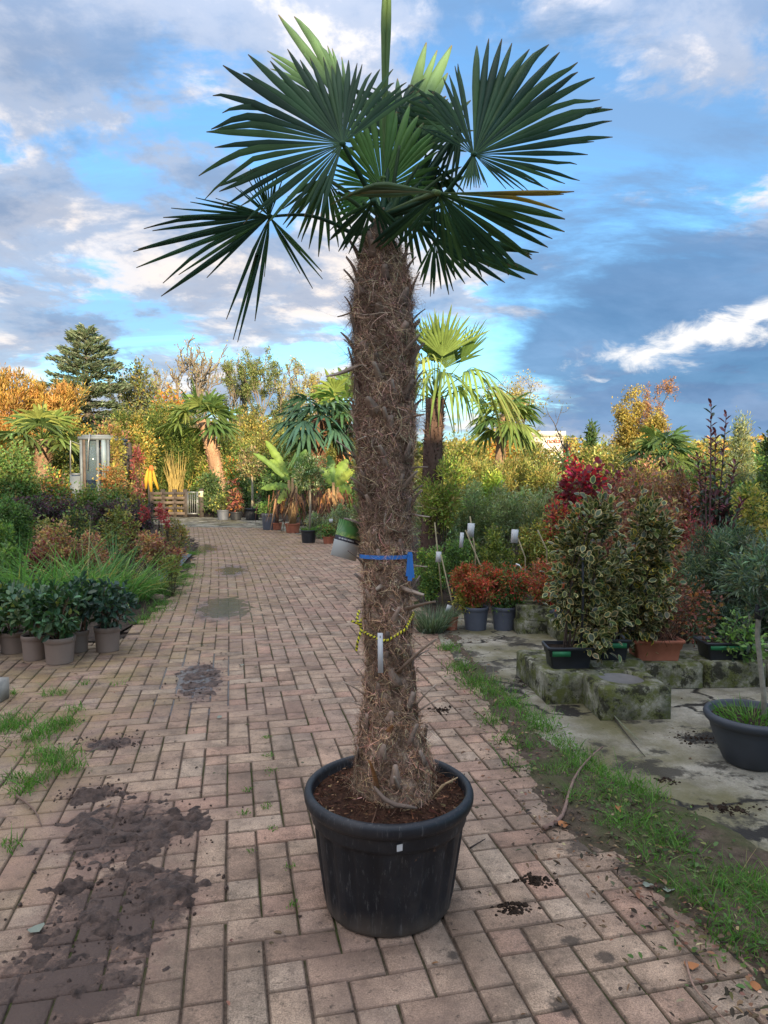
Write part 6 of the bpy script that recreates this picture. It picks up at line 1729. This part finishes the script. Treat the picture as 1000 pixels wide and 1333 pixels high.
q = MB(); q.box((9.2 * s, -.06, 0), (9.2 * s + .16, .1, zf(636))); o = obj('gate_post', q.mesh('gate_post', M['darkwood']), None, gb_); tag(o, 'dark square post on the right of the mesh gate', 'post')
q = MB(); q.box((-.09, -.01, 0), (.09, .01, .22)); o = obj('post_sign', q.mesh('post_sign', plain('cream_sign', (.5, .45, .33), .7)), None, (at(263, 700, fd)[0], fd - .08, zf(647))); tag(o, 'small cream notice on the post right of the mesh gate', 'sign')

# ---------------------------------------------------------------- pots at the far right side of the drive
def far_pot(name, label, cat, x, yb, w, h, mat, fol=None, group='pots along the far drive', **kw):
    th, ft, hh = potted(name, label, cat, x, yb, w, h, mat, group)
    return th, ft, hh
th, ft, h = far_pot('potted_shrub', 'mixed green shrub in grey pot beside the mesh gate', 'shrub', 289, 677, 16, 14, 'grey_plastic')
plant('x', 'p1', 'x', 287, ft[1], 640, 668, 36, [((.22, .22, .06), 2), ((.10, .13, .04), 3), ((.05, .07, .03), 3)], .10, .05, base=ft, root=th, seed=301, cov=3.5)
th, ft, h = far_pot('potted_canna', 'dark red-stemmed leafy plant in black pot near the gate', 'plant', 306, 677, 16, 11, 'black_plastic')
plant('x', 'p2', 'x', 306, ft[1], 625, 668, 20, [((.16, .05, .04), 3), ((.25, .12, .05), 2), ((.08, .05, .04), 2)], .16, .07, base=ft, root=th, seed=302, cov=3, shape='column')
th, ft, h = far_pot('standard_tree', 'standard tree with feathery crown in a wide black pot', 'tree', 327, 677, 20, 16, 'black_plastic')
q = MB(); q.tube([(0, 0, .1), (.02, 0, 1.0), (.0, 0, at(0, 620, ft[1])[2])], [.05, .045, .03], 7, (.30, .27, .20)); obj('trunk', q.mesh('trunk', M['bark'], True), th)
plant('x', 'p3', 'x', 330, ft[1], 578, 628, 44, [((.26, .20, .11), 3), ((.16, .16, .07), 3), ((.10, .12, .05), 2)], .12, .05, base=ft, root=th, seed=303, cov=2.6, stems=0)
th, ft, h = far_pot('potted_shrub', 'low green bush in a tall grey pot left of the bananas', 'shrub', 349, 690, 19, 23, 'grey_plastic')
plant('x', 'p4', 'x', 347, ft[1], 650, 672, 30, MIDGRN, .08, .03, base=ft, root=th, seed=304, cov=3.6, stems=3)
plant('background_shrub', 'dark glossy shrub behind the grey pots near the gate', 'shrub', 275, 26, 612, 672, 56, DKGRN, .12, .06, cov=4, seed=305)
plant('background_shrub', 'dark round shrub behind the standard tree', 'shrub', 318, 26, 615, 670, 50, DKGRN, .12, .06, cov=4, seed=306)
plant('background_shrub', 'dark shrub behind the tall grey pot', 'shrub', 352, 24, 612, 672, 44, DKGRN + MIDGRN[:1], .12, .06, cov=4, seed=307)
plant('background_shrub', 'dark green shrub behind the bananas', 'shrub', 405, 22, 590, 680, 80, DKGRN + MIDGRN[:1], .12, .06, cov=4, seed=308)
plant('background_shrub', 'dark green shrub hidden behind the banana skirts', 'shrub', 455, 19, 600, 690, 70, DKGRN + MIDGRN[:1], .10, .05, cov=4, seed=309)

# bananas: stems with big paddle leaves, each leaf a part
BANC = [(.115, .175, .03), (.09, .15, .03), (.15, .19, .035), (.065, .125, .028)]
def banana(label, x, yb, specs, pot_w, pot_h, mat, seed, stems):
    r = np.random.default_rng(seed)
    th, ft, h = potted('banana_plant', label, 'plant', x, yb, pot_w, pot_h, mat, 'banana plants in terracotta pots')
    d = ft[1]
    for sx, sy in stems:
        q = MB(); tp = at(sx, sy, d) - ft; q.tube([(tp[0] * .2, 0, h * .8), (tp[0] * .6, 0, tp[2] * .5), tp], [.07, .06, .035], 9, (.30, .19, .09)); obj('stem', q.mesh('stem', M['dry'], True), th)
    for (x0, y0, x1, y1, wd, c) in specs:
        a, bq = at(x0, y0, d) - ft, at(x1, y1, d + r.normal(0, .25)) - ft
        L = np.linalg.norm(bq - a); dv = (bq - a) / L
        side = nrm(np.cross(dv, np.array((0, -1, .25)))); Nn = np.cross(side, dv)
        V, F, C = [], [], []
        K = 19
        for s_ in range(K):
            t = s_ / (K - 1)
            p = a + dv * L * t + np.array((0, 0, .28 * L * (t - t * t)))
            w = wd * mpp(d) * .5 * (np.sin(np.pi * min(1, t * .92 + .06)) ** .55) * (.2 if s_ == 0 else 1)
            jg = r.uniform(.62, 1.1, 2)
            V += [p - side * w * jg[0] - Nn * w * .35, p, p + side * w * jg[1] - Nn * w * .35]
            cc = np.array(BANC[c % 4] if c < 4 else (.26, .12, .05)) * r.normal(1, .1); C += [cc, cc * 1.25, cc]
        for s_ in range(K - 1): F += [[3 * s_, 3 * s_ + 1, 3 * s_ + 4, 3 * s_ + 3], [3 * s_ + 1, 3 * s_ + 2, 3 * s_ + 5, 3 * s_ + 4]]
        obj('leaf', make_mesh('leaf', V, [np.array(F)], C, True, [M['leaf']]), th)
    # hanging dead leaves round the stems
    n = 120; P = np.stack([r.normal(0, .32, n), r.normal(0, .2, n), r.uniform(.6, 1.2, n)], 1)
    V, F, C = blades(P, np.stack([r.normal(0, .25, n), r.normal(0, .25, n), -np.ones(n)], 1), r.uniform(.3, .75, n), r.uniform(.012, .05, n), r.normal(0, .2, (n, 3)), 3, pick([((.15, .07, .035), 3), ((.22, .13, .07), 2), ((.08, .04, .025), 4)], n, .2, r))
    obj('dead_leaves', make_mesh('dead_leaves', V, [F], C, False, [M['dry']]), th)['kind'] = 'stuff'
banana('banana plant with one long bright leaf arching to the gate', 380, 694, [(378, 632, 346, 574, 12, 0), (376, 628, 330, 590, 9, 1), (380, 630, 398, 585, 13, 3), (378, 634, 340, 636, 12, 1), (380, 632, 362, 655, 12, 2), (382, 630, 415, 610, 12, 3), (376, 620, 352, 598, 10, 0), (382, 640, 396, 664, 9, 4), (372, 640, 366, 668, 7, 4)], 20, 13, 'terracotta', 1, [(376, 625), (381, 622), (386, 632)])
banana('banana plant with yellow-green leaves beside the hairy trunk', 436, 700, [(434, 630, 452, 598, 16, 0), (436, 632, 462, 612, 14, 2), (432, 630, 416, 608, 14, 1), (434, 628, 428, 592, 12, 3), (438, 634, 458, 640, 14, 0), (432, 640, 424, 672, 8, 4), (440, 640, 450, 672, 8, 4), (428, 640, 412, 668, 7, 4)], 18, 12, 'terracotta', 2, [(434, 628), (428, 636), (440, 634)])
th, ft, h = far_pot('terracotta_pot_plant', 'small palm-like plant in a terracotta pot left of the bananas', 'plant', 360, 690, 13, 10, 'terracotta')
q = MB(); q.tube([(0, 0, .1), (.03, 0, .9), (.05, 0, 1.35)], [.05, .045, .03], 7, (.09, .06, .05)); obj('trunk', q.mesh('trunk', M['bark'], True), th)
tuft('x', 'x', 'x', 0, 0, 40, .7, .05, DKGRN, root=th, base=ft, rad=.03, z=1.3, spread=1.2, seed=7, bendy=.9)
th, ft, h = far_pot('standard_tree', 'small round-headed standard tree in black pot beside the drive', 'tree', 401, 707, 21, 18, 'black_plastic')
q = MB(); q.tube([(.02, 0, .1), (.04, 0, .8), (.03, 0, at(0, 628, ft[1])[2])], [.028, .026, .02], 7, (.26, .22, .16)); obj('trunk', q.mesh('trunk', M['bark'], True), th)
plant('x', 'p5', 'x', 405, ft[1], 588, 645, 52, OLIVE + DKGRN, .07, .025, base=ft, root=th, seed=310, cov=3.2, stems=0)
tuft('x', 'x', 'x', 0, 0, 220, .12, .012, GRASS, root=th, base=ft, rad=.15, z=h * .9, spread=.8, seed=8)
th, ft, h = far_pot('potted_heather', 'reddish-green low plant in a dark red pot beside the standard tree', 'plant', 427, 708, 15, 10, 'terracotta')
plant('x', 'p6', 'x', 424, ft[1], 680, 702, 28, MIDGRN + [((.3, .14, .06), 1)], .05, .025, base=ft, root=th, seed=311, cov=3.5, stems=4)
cut_label(th, 431, 678, ft[1], 5, 5)
for i, (x, d, y0, y1, w) in enumerate([(412, 16.5, 662, 702, 34), (442, 15.5, 655, 705, 34), (466, 14, 650, 706, 34)]):
    plant('silver_shrub', ['silvery low shrub behind the dark red pot', 'silvery shrub beside the picture card', 'silvery shrub just behind the hairy trunk'][i], 'shrub', x, d, y0, y1, w, OLIVE + [((.20, .23, .17), 3)], .06, .02, 'silvery low shrubs', cov=4, seed=315 + i, stems=5)

# ---------------------------------------------------------------- palms, bamboo and hedges of the middle distance
fan_palm('blue_palm', 'fan palm with drooping blue-green fronds behind the bananas', 412, 21, 545, 640, 60, PALM_BL, 8, trunk_px=20, nf=22, lean=4, tcol=(.15, .08, .05), elev=(-40, 55), nseg=13, droop=.6, hang=.1)
fan_palm('yellow_palm', 'fan palm with yellow-green fronds and orange trunk behind the hairy trunk', 448, 22, 535, 620, 62, PALM_YL, 9, trunk_px=18, nf=16, tcol=(.36, .19, .09), elev=(-20, 75), nseg=13, droop=.4)
fan_palm('leaning_palm', 'fan palm with leaning sunlit trunk behind the mesh gate', 287, 28.5, 548, 640, 54, PALM_BG, 10, trunk_px=16, nf=22, lean=-20, tcol=(.34, .21, .13), elev=(-12, 75), nseg=13, droop=.42)
fan_palm('wide_palm', 'wide fan palm above the tall shrubs left of the tractor cab', 58, 20, 572, 650, 62, PALM_BG + [((.26, .28, .09), 1)], 11, trunk_px=18, nf=20, tcol=(.22, .14, .09), elev=(-10, 75), nseg=13, droop=.45)
for i, (x, d, y0, w, pal, lab) in enumerate([(196, 29, 540, 60, BAMB, 'tall green bamboo behind the folded parasol'), (236, 30, 545, 60, BAMB, 'tall green bamboo with golden canes beside the leaning palm'), (165, 26, 535, 50, BAMB + GOLD[:1], 'yellowing bamboo behind the tractor cab'), (215, 31, 528, 60, BAMB + OLDGRN, 'tall dense bamboo behind the others')]):
    th = plant('bamboo', lab, 'bamboo', x, d, y0, 668, w, pal, .14, .03, 'bamboos', cov=4.5, clumps=80, cl=.22, shape='column', seed=330 + i, stems=26, stem_r=.02, stem_col=(.36, .27, .07), up=.1, droop=.2)
cb = np.array((at(230, 700, 27.6)[0], 27.6, 0)); th = thing('golden_canes', 'fan of golden bamboo canes left of the leaning palm', 'bamboo', cb)
for k in range(44):
    r_ = np.random.default_rng(400 + k); q = MB(); sp = r_.uniform(-15, 15); q.tube([(r_.normal(0, .2), r_.normal(0, .15), 0), (sp * .5 * mpp(27), r_.normal(0, .2), 1.2), (sp * mpp(27), r_.normal(0, .3), at(0, 585 + r_.uniform(0, 30), 27.6)[2])], [.018, .015, .006], 5)
    obj('cane', q.mesh('cane', plain('golden_cane', (.30, .22, .07), .6, .3, .4, 3) if k == 0 else bpy.data.materials['golden_cane'], True), th)
MIDLIST = [(255, 25, 548, 70, OLDGRN + GOLD), (300, 25, 560, 80, OLDGRN + MIDGRN[:1]), (345, 26, 548, 80, OLDGRN + GOLD[:2]), (385, 27, 540, 80, OLDGRN + GOLD[:1]), (275, 23, 585, 50, GOLD + LIME[:1]), (310, 23, 590, 50, MIDGRN + AUTUMN[:1]), (365, 23, 580, 60, MIDGRN + OLDGRN), (430, 26, 545, 80, OLDGRN), (480, 26, 550, 80, OLDGRN + GOLD[:1]), (325, 28, 528, 80, AUTUMN[1:2] + OLDGRN), (240, 27, 522, 80, OLDGRN + GOLD[:1]), (520, 22, 575, 70, OLDGRN)]
MIDLAB = ['yellow-green hedge shrub behind the leaning palm', 'olive-green shrub right of the leaning palm trunk', 'yellowish shrub behind the standard tree with feathery crown', 'yellow-green shrub left of the blue-green palm', 'golden shrub at the foot of the leaning palm', 'green and orange shrub beside the leaning palm trunk', 'green shrub above the long banana leaf', 'olive shrub behind the blue-green palm',
          'olive shrub hidden by the hairy trunk at mid-height', 'tawny shrub below the ivy-clad trees', 'yellow-green shrub below the tall bare trees', 'olive shrub just right of the hairy trunk, far back']
for i, (x, d, y0, w, pal) in enumerate(MIDLIST):
    plant('background_shrub', MIDLAB[i], 'shrub', x, d + 6, y0, 655, w, pal, .13, .055, 'far background shrubs', cov=4, clumps=70, seed=340 + i, stems=5, stem_r=.02)
LEFTB = [(5, 20, 560, 70, OLDGRN + AUTUMN[:1], 'olive and orange shrub behind the tall green shrub'), (55, 22, 555, 80, OLDGRN + GOLD[:1], 'olive shrub behind the wide palm'), (105, 22, 558, 70, DKGRN + OLDGRN, 'dark shrub behind the tractor cab'), (140, 24, 540, 70, OLDGRN + BROWN[:2], 'brown-green shrub below the cedar'), (95, 25, 535, 70, OLDGRN + AUTUMN[:2], 'tawny shrub at the foot of the cedar'), (-30, 18, 560, 70, OLDGRN, 'olive shrub beyond the left edge'), (180, 26, 528, 60, GOLD + AUTUMN[:2], 'golden shrub right of the cedar foot')]
for i, (x, d, y0, w, pal, lab) in enumerate(LEFTB):
    plant('background_shrub', lab, 'shrub', x, d, y0, 655, w, pal, .12, .055, 'far background shrubs', cov=4, clumps=70, seed=360 + i, stems=5, stem_r=.02)

# ---------------------------------------------------------------- tree line
for i, (x, d, y0, w, lab) in enumerate([(12, 30, 486, 74, 'ochre willow thicket at the left edge'), (78, 31, 503, 74, 'ochre willow thicket in front of the cedar'), (48, 32, 498, 60, 'ochre willow thicket between its two neighbours'), (-40, 30, 490, 70, 'ochre willow thicket beyond the left edge')]):
    th = plant('willow_thicket', lab, 'shrub', x, d, y0, 600, w, WILLOW, .22, .035, 'ochre willows', cov=3.6, clumps=90, cl=.2, shape='fan' if i != 2 else 'ball', seed=380 + i, stems=26, stem_r=.03, stem_col=(.40, .22, .07), up=1.2)
plant('orange_oak', 'orange-leaved oak beside the cedar', 'tree', 222, 36, 500, 570, 58, AUTUMN, .18, .11, cov=3.2, clumps=60, seed=390, stems=8, stem_r=.05)
plant('olive_tree', 'greenish brown rounded tree right of the cedar', 'tree', 184, 40, 468, 570, 66, OLDGRN + CEDAR, .2, .11, cov=3.6, clumps=60, seed=391, stems=8, stem_r=.06)
# the cedar: tiered boughs
cd_ = 38.0
cb = np.array((at(117, 700, cd_)[0], cd_, 0)); th = thing('cedar_tree', 'tall grey-green cedar with tiered boughs against the sky', 'tree', cb)
s = mpp(cd_); H = at(0, 428, cd_)[2]
r_ = np.random.default_rng(77)
q = MB(); q.tube([(0, 0, 0), (.05, 0, H * .5), (-.02, 0, H * .98)], [.32, .2, .03], 9, (.11, .09, .075)); obj('trunk', q.mesh('trunk', M['bark'], True), th)
bq = MB(); PP, DD = [], []
for k in range(86):
    t = (k + .5) / 86; z = H * (.34 + .66 * t)
    prof_ = np.interp(t, [0, .2, .45, .62, .8, .92, 1], [56, 60, 54, 42, 30, 18, 4]) * s
    az = k * 2.39996; Lb = prof_ * r_.uniform(.65, 1.12); rise = r_.uniform(-.12, .22) + .35 * t
    e = np.array((math.cos(az), math.sin(az), rise)); tipz = -.10 * Lb
    Q = np.array([(0, 0, z), tuple(e * Lb * .5 + (0, 0, z)), tuple(e * Lb + (0, 0, z + tipz))]); bq.tube(Q, [.06, .04, .015], 4, (.10, .085, .07))
    nb = int(90 + 150 * Lb / (54 * s))
    tt = r_.uniform(.12, 1.04, nb) ** .8; wd = Lb * .26 * np.sin(np.pi * np.clip(tt, .05, .95) ** .8) + .05
    side = np.array((-math.sin(az), math.cos(az), 0))
    P = np.array((0, 0, z)) + e * Lb * tt[:, None] + np.array((0, 0, 1.0)) * (tipz * tt ** 2)[:, None] + side * (r_.normal(0, .6, nb) * wd)[:, None] + np.array((0, 0, 1.0)) * r_.normal(-.02, .07, nb)[:, None]
    PP.append(P); DD.append(e + side * r_.normal(0, .6, nb)[:, None] + np.array((0, 0, .3)))
PP, DD = np.concatenate(PP), np.concatenate(DD); n = len(PP)
V, F, C = leaves_geo(PP, DD, np.array((0, 0, 1.0)) + r_.normal(0, .5, (n, 3)), r_.uniform(.14, .34, n), r_.uniform(.05, .11, n), pick(CEDAR, n, .2, r_) * 1.7)
obj('boughs', bq.mesh('boughs', M['bark'], True), th); obj('crown', make_mesh('crown', V, F, C, False, [M['leaf']]), th)['kind'] = 'stuff'
SP = [((.30, .26, .10), 3), ((.22, .22, .08), 2), ((.36, .24, .08), 1)]
IVY = [((.14, .17, .06), 3), ((.20, .21, .08), 2), ((.08, .11, .04), 3)]
TL = [(205, 48, 462, 46, 300, SP, 'bare-branched tree right of the cedar', 4), (238, 46, 452, 44, 500, SP, 'tall bare tree with pale twigs, left of its twin', 4), (272, 46, 446, 46, 600, SP, 'tallest bare tree behind the leaning palm', 4), (300, 50, 462, 36, 700, SP, 'bare tree between the tallest one and the ivy-clad group', 4),
      (318, 46, 468, 40, 2600, IVY, 'slender tree with thin yellow-green leaves beside the ivy-clad one', 3), (345, 45, 452, 50, 4200, IVY, 'ivy-clad tree in the middle of the tree line', 3), (375, 46, 470, 46, 2400, IVY + SP, 'thin-leaved tree right of the ivy-clad one', 3), (400, 48, 468, 46, 1800, SP, 'sparse yellowish tree behind the blue-green palm', 3), (255, 50, 470, 40, 300, SP, 'slim bare tree behind the tall pair', 4), (430, 50, 485, 46, 1800, SP, 'sparse tree behind the yellow-green palm', 3), (165, 52, 478, 40, 900, SP, 'sparse tree half hidden behind the cedar', 3)]
for i, (x, d, y0, w, nl, pal, lab, lv) in enumerate(TL):
    tree('woodland_tree', lab, x, d, y0, w, pal, .115, .07, 'trees of the far tree line', seed=500 + i, levels=lv, leafn=int(nl * (2.2 if lv == 3 else 1.6)), kids=3 if lv == 4 else 4, fork=.3, spread=.45, up=.55, col=(.20, .165, .125), cl=.28, trunk_r=.15, twig=.14)
# far wood behind everything, down to the ground
def far_wood():
    r = np.random.default_rng(9); n = 60000
    x = r.uniform(-60, 60, n); y = 58 + r.uniform(0, 8, n)
    top = 3.2 + 3.2 * fbm(x * .16, y * 0, 81, 4) + np.where(x < -6, 1.6, 0)
    P = np.stack([x, y, top * r.random(n) ** .7], 1)
    C = pick(OLDGRN + AUTUMN[:2], n, .2, r) * (.7 + .6 * fbm(x * .3, P[:, 2] * .5, 5))[:, None]
    V, F, Cv = leaves_geo(P, r.normal(size=(n, 3)), r.normal(0, .6, (n, 3)) + (0, -.6, .6), r.uniform(.25, .6, n), r.uniform(.15, .35, n), C)
    return tag(obj('far_wood', make_mesh('far_wood', V, F, Cv, False, [M['leaf']])), 'distant mixed autumn wood along the horizon', 'wood', kind='stuff')
far_wood()
# more stock behind the right-hand rows so that no bare ground shows
def stock_rows():
    r = np.random.default_rng(19)
    for i, (x, d, y0, w, pal, lab) in enumerate([(770, 12, 600, 80, OLDGRN + BROWN[:1], 'olive-brown shrub behind the crimson bushes'), (840, 12.5, 590, 80, OLDGRN + BROWN[:2], 'brownish shrub behind the tall russet ones'), (905, 11, 600, 80, OLDGRN + MIDGRN[:1], 'green-brown shrub behind the purple-tipped one'), (960, 9.5, 625, 70, MIDGRN + OLDGRN, 'green shrub behind the yellow-leaved one on the right'), (1030, 9.5, 600, 90, MIDGRN, 'green shrub beyond the right edge'), (680, 12, 625, 80, OLIVE + GOLD[:1], 'grey-gold shrub behind the silvery olives'), (740, 12.5, 612, 70, OLIVE + BROWN[:1], 'grey-brown shrub left of the crimson bush'), (560, 12, 625, 70, OLIVE + MIDGRN[:1], 'grey-green shrub behind the dark-trunk palm foot'), (520, 13, 620, 70, OLIVE + MIDGRN[:1], 'grey-green shrub hidden behind the hairy trunk'), (485, 14, 620, 60, MIDGRN, 'green shrub hidden behind the hairy trunk')]):
        plant('stock_shrub', lab, 'shrub', x, d, y0, 705, w, pal, .065, .03, 'second row of stock shrubs', cov=4, clumps=50, seed=600 + i, stems=6, stem_r=.012)
    for i, (x, d, y0, y1, w, pal, lab) in enumerate([(745, 7.0, 690, 800, 60, DKGRN + BROWN[:1], 'dark leafy shrub behind the first variegated shrub'), (860, 5.9, 740, 830, 90, DKGRN + BROWN[:2], 'dark low shrub behind the second trough'), (810, 6.2, 720, 820, 80, DKGRN, 'dark green shrub between the variegated shrubs'), (930, 6.2, 740, 830, 100, DKGRN, 'dark green shrub behind the feathery one'), (1010, 6.4, 720, 830, 100, DKGRN, 'dark green shrub behind the pale-stemmed tree')]):
        plant('stock_shrub', lab, 'shrub', x, d, y0, y1, w, pal, .055, .025, 'dark filler shrubs behind the troughs', cov=3.6, clumps=50, seed=620 + i, stems=6, stem_r=.008)
stock_rows()

# ---------------------------------------------------------------- litter on the ground
def twig(label, pts, r0, col=(.17, .11, .08)):
    P = [G(x, y, z) for x, y, z in pts]
    b = P[0].copy(); b[2] = 0
    q = MB(); t = np.linspace(0, 1, len(P)); tt = np.linspace(0, 1, 12); A = np.array(P)
    Q = np.stack([np.interp(tt, t, A[:, k]) for k in range(3)], 1)
    for _ in range(2): Q[1:-1] = (Q[:-2] + 2 * Q[1:-1] + Q[2:]) / 4
    q.tube(Q - b, np.linspace(r0, r0 * .4, 12), 6, col)
    return tag(obj('twig', q.mesh('twig', M['dry'], True), None, b), label, 'twig')
twig('thick curved dead stalk lying on the verge grass', [(708, 1078, .012), (728, 1072, .012), (738, 1050, .018), (742, 1020, .03), (760, 992, .035), (785, 972, .03)], .011, (.20, .13, .10))
twig('thin twig beside the muddy bricks on the left', [(20, 1035, .012), (35, 1045, .014), (48, 1058, .012), (54, 1075, .008)], .006)
twig('dry stem crossing the grass by the kerb stone', [(0, 958, .03), (15, 960, .035), (28, 955, .03)], .004, (.30, .22, .15))
twig('long thin twig along the verge edge by the bricks', [(850, 1170, .012), (880, 1200, .01), (915, 1212, .012), (930, 1222, .01)], .004)
twig('pale dry stalk on the bricks at the verge', [(893, 1250, .012), (900, 1280, .02), (915, 1300, .015), (950, 1333, .012)], .004, (.28, .18, .13))
twig('dark twig on the concrete apron in front of the holed block', [(800, 935, .02), (815, 955, .015), (840, 985, .012)], .005, (.05, .04, .03))
twig('grey weed stalk on the concrete apron', [(798, 930, .03), (812, 945, .03), (830, 962, .02), (836, 968, .02)], .004, (.16, .17, .11))
twig('short dark twig lying on the bricks right of the tub', [(612, 1104, .008), (622, 1098, .01), (632, 1092, .008)], .004, (.04, .03, .025))
def clod(label, x, y, w, dd, h, seed):
    r = np.random.default_rng(seed); b = G(x, y)
    m = MB()
    for k in range(int(120 + 5000 * w * dd)):
        V, F = lathe_geo([(0, 0), (.5, .1), (.45, .6), (0, 1)], 6)
        sc = min(.004 + r.gamma(1.6, .0035), .022); c = np.array((r.normal(0, .33) * w, r.normal(0, .33) * dd, -.001))
        m.add(V * np.array((1, 1, .6)) * sc + c + r.normal(0, .1, V.shape) * sc, F)
    return tag(obj('soil_clod', m.mesh('soil_clod', M['soil']), None, b), label, 'soil', kind='stuff')
clod('dark clod of soil on the bricks right of the tub', 672, 1184, .09, .05, .03, 1)
clod('scattered dark soil by the verge where bricks end', 700, 1148, .10, .05, .018, 2)
clod('crumbs of soil on the bricks at the verge bend', 575, 925, .10, .09, .012, 3)
clod('soil crumbs on the concrete apron beside the verge', 690, 888, .30, .22, .02, 4)
clod('black soil spilled on the apron near the slate tub', 915, 962, .30, .16, .022, 5)
clod('dark soil on the apron edge in front of the slate tub', 950, 1055, .22, .08, .02, 6)
clod('wet soil heap on the apron by the grass', 870, 1018, .08, .05, .02, 7)
# loose fallen leaves: many and small, plus a few larger ones
leafm = make_mesh('fallen_leaf', np.array([(0, 0, 0), (.3, -.42, .10), (.7, -.36, .06), (1, 0, .02), (.7, .36, .12), (.3, .42, .06), (.5, 0, .0)]), [np.array([[0, 1, 6], [1, 2, 6], [2, 3, 6], [3, 4, 6], [4, 5, 6], [5, 0, 6]])], np.tile((.36, .15, .06), (7, 1)), True, [M['dry']])
def mud_crumbs():
    r = np.random.default_rng(66); P = []
    for cx, cy, a, b in [MUD[0], MUD[1], MUD[3], MUD[4], MUD[8]]:
        for k in range(170):
            P.append((cx + r.normal(0, a * .55), cy + r.normal(0, b * .55), -.001, min(.003 + r.gamma(1.3, .003), .016)))
    m = MB(); V0, F0 = lathe_geo([(0, 0), (.5, .1), (.42, .5), (0, .75)], 6)
    for x, y, z, s_ in P: m.add((V0 + r.normal(0, .1, V0.shape)) * s_ + np.array((x, y, z)), F0)
    return tag(obj('mud_crumbs', m.mesh('mud_crumbs', M['mud'])), 'crumbs of mud scattered round the muddy patches on the bricks', 'mud', kind='stuff')
mud_crumbs()
leafy = make_mesh('fallen_leaf', np.array([(0, 0, 0), (.3, -.42, .10), (.7, -.36, .06), (1, 0, .02), (.7, .36, .12), (.3, .42, .06), (.5, 0, .0)]), [np.array([[0, 1, 6], [1, 2, 6], [2, 3, 6], [3, 4, 6], [4, 5, 6], [5, 0, 6]])], np.tile((.20, .22, .17), (7, 1)), True, [M['dry']])
for x, y, L, mm, lab in [(735, 1078, .05, leafm, 'orange fallen leaf beside the thick dead stalk'), (818, 1060, .07, leafm, 'curled orange-brown leaf on the verge grass'), (900, 1252, .05, leafm, 'reddish fallen leaf on the bricks by the pale stalk'), (45, 1205, .06, leafy, 'pale dry leaf on the muddy bricks'),
                         (283, 935, .035, leafy, 'grey-green leaf on the bricks beside the wet patch'), (312, 866, .04, leafy, 'dark green leaf beyond the wet patch'), (848, 1150, .05, leafy, 'grey-leaved sprig on the verge soil'), (872, 1155, .05, leafy, 'second grey-leaved sprig on the verge soil'), (995, 1210, .05, leafm, 'orange leaf in the grass at the right edge'), (985, 1290, .035, leafm, 'small red leaf on the bricks at the right edge')]:
    o = obj('fallen_leaf', mm, None, G(x, y, .008)); o.scale = (L, L, L); o.rotation_euler = (.1, -.15, rng.uniform(0, 6)); tag(o, lab, 'leaf')
def litter():
    r = np.random.default_rng(33); P = []
    t = r.random(1500); k = len(vp)
    for q in range(1500):
        i = min(int(t[q] * (k - 1)), k - 2); f = t[q] * (k - 1) - i
        c = vp[i] * (1 - f) + vp[i + 1] * f
        P.append((c[0] + r.normal(.14, .16), c[1] + r.normal(.08, .12), .022 + r.uniform(-.006, .006)))
    P = np.array(P); n = len(P)
    extra = np.stack([r.uniform(-3, 2, 500), r.uniform(1.6, 8, 500), np.full(500, .004)], 1); P = np.concatenate([P, extra]); n = len(P)
    V, F, C = leaves_geo(P, np.stack([r.normal(size=n), r.normal(size=n), r.normal(0, .15, n)], 1), np.array((0, 0, 1.0)) + r.normal(0, .3, (n, 3)), r.uniform(.006, .034, n), r.uniform(.004, .016, n), pick([((.10, .06, .035), 4), ((.20, .11, .06), 2), ((.04, .03, .02), 4), ((.30, .22, .13), 1), ((.09, .09, .05), .6)], n, .2, r), 'oval')
    return tag(obj('leaf_litter', make_mesh('leaf_litter', V, F, C, False, [M['dry']])), 'small dead leaves and crumbs scattered along the verge and bricks', 'litter', kind='stuff')
litter()
# low weeds creeping over the verge
wr = np.random.default_rng(44); wp = []
for x, y, n_, rr in [(640, 915, 60, .12), (700, 960, 60, .10), (780, 1040, 80, .10), (850, 1080, 80, .12), (830, 1060, 60, .10), (905, 1140, 80, .12), (960, 1220, 90, .14), (610, 885, 50, .1), (690, 1000, 40, .08), (930, 1240, 50, .1), (880, 1110, 60, .1)]:
    c = G(x, y); wp.append(np.stack([wr.normal(c[0], rr, n_), wr.normal(c[1], rr, n_), wr.uniform(.015, .04, n_)], 1))
wp = np.concatenate(wp); n = len(wp)
V, F, C = leaves_geo(wp, wr.normal(0, 1, (n, 3)) * (1, 1, .3), np.array((0, 0, 1.0)) + wr.normal(0, .3, (n, 3)), wr.uniform(.012, .035, n), wr.uniform(.008, .018, n), pick([((.05, .09, .02), 3), ((.08, .13, .035), 2), ((.12, .12, .04), 1)], n, .2, wr), 'oval')
tag(obj('verge_weeds', make_mesh('verge_weeds', V, F, C, False, [M['leaf']])), 'small creeping weeds over the verge soil', 'weeds', kind='stuff')

# ---------------------------------------------------------------- unseen timber block added behind the viewer to shade the foreground
bx, by = 4.0, -14.0
th = thing('shade_blocker', 'unseen long timber block with a low roof, added behind the viewer to shade the foreground', 'building', (bx, by, 0))
q = MB(); q.box((-26, -9, -.02), (24, 0, 5.5)); obj('wall', q.mesh('wall', M['wood']), th)
q = MB(); q.add([(-27, -9.6, 5.5), (25, -9.6, 5.5), (25, .5, 5.5), (-27, .5, 5.5), (-27, -4.5, 6.05), (25, -4.5, 6.05)], [[0, 1, 5, 4], [3, 2, 5, 4][::-1]]); q.add([(-27, -9.6, 5.5), (-27, .5, 5.5), (-27, -4.5, 6.05), (25, -9.6, 5.5), (25, .5, 5.5), (25, -4.5, 6.05)], [[0, 1, 2], [4, 3, 5]]); obj('roof', q.mesh('roof', M['darkwood']), th)
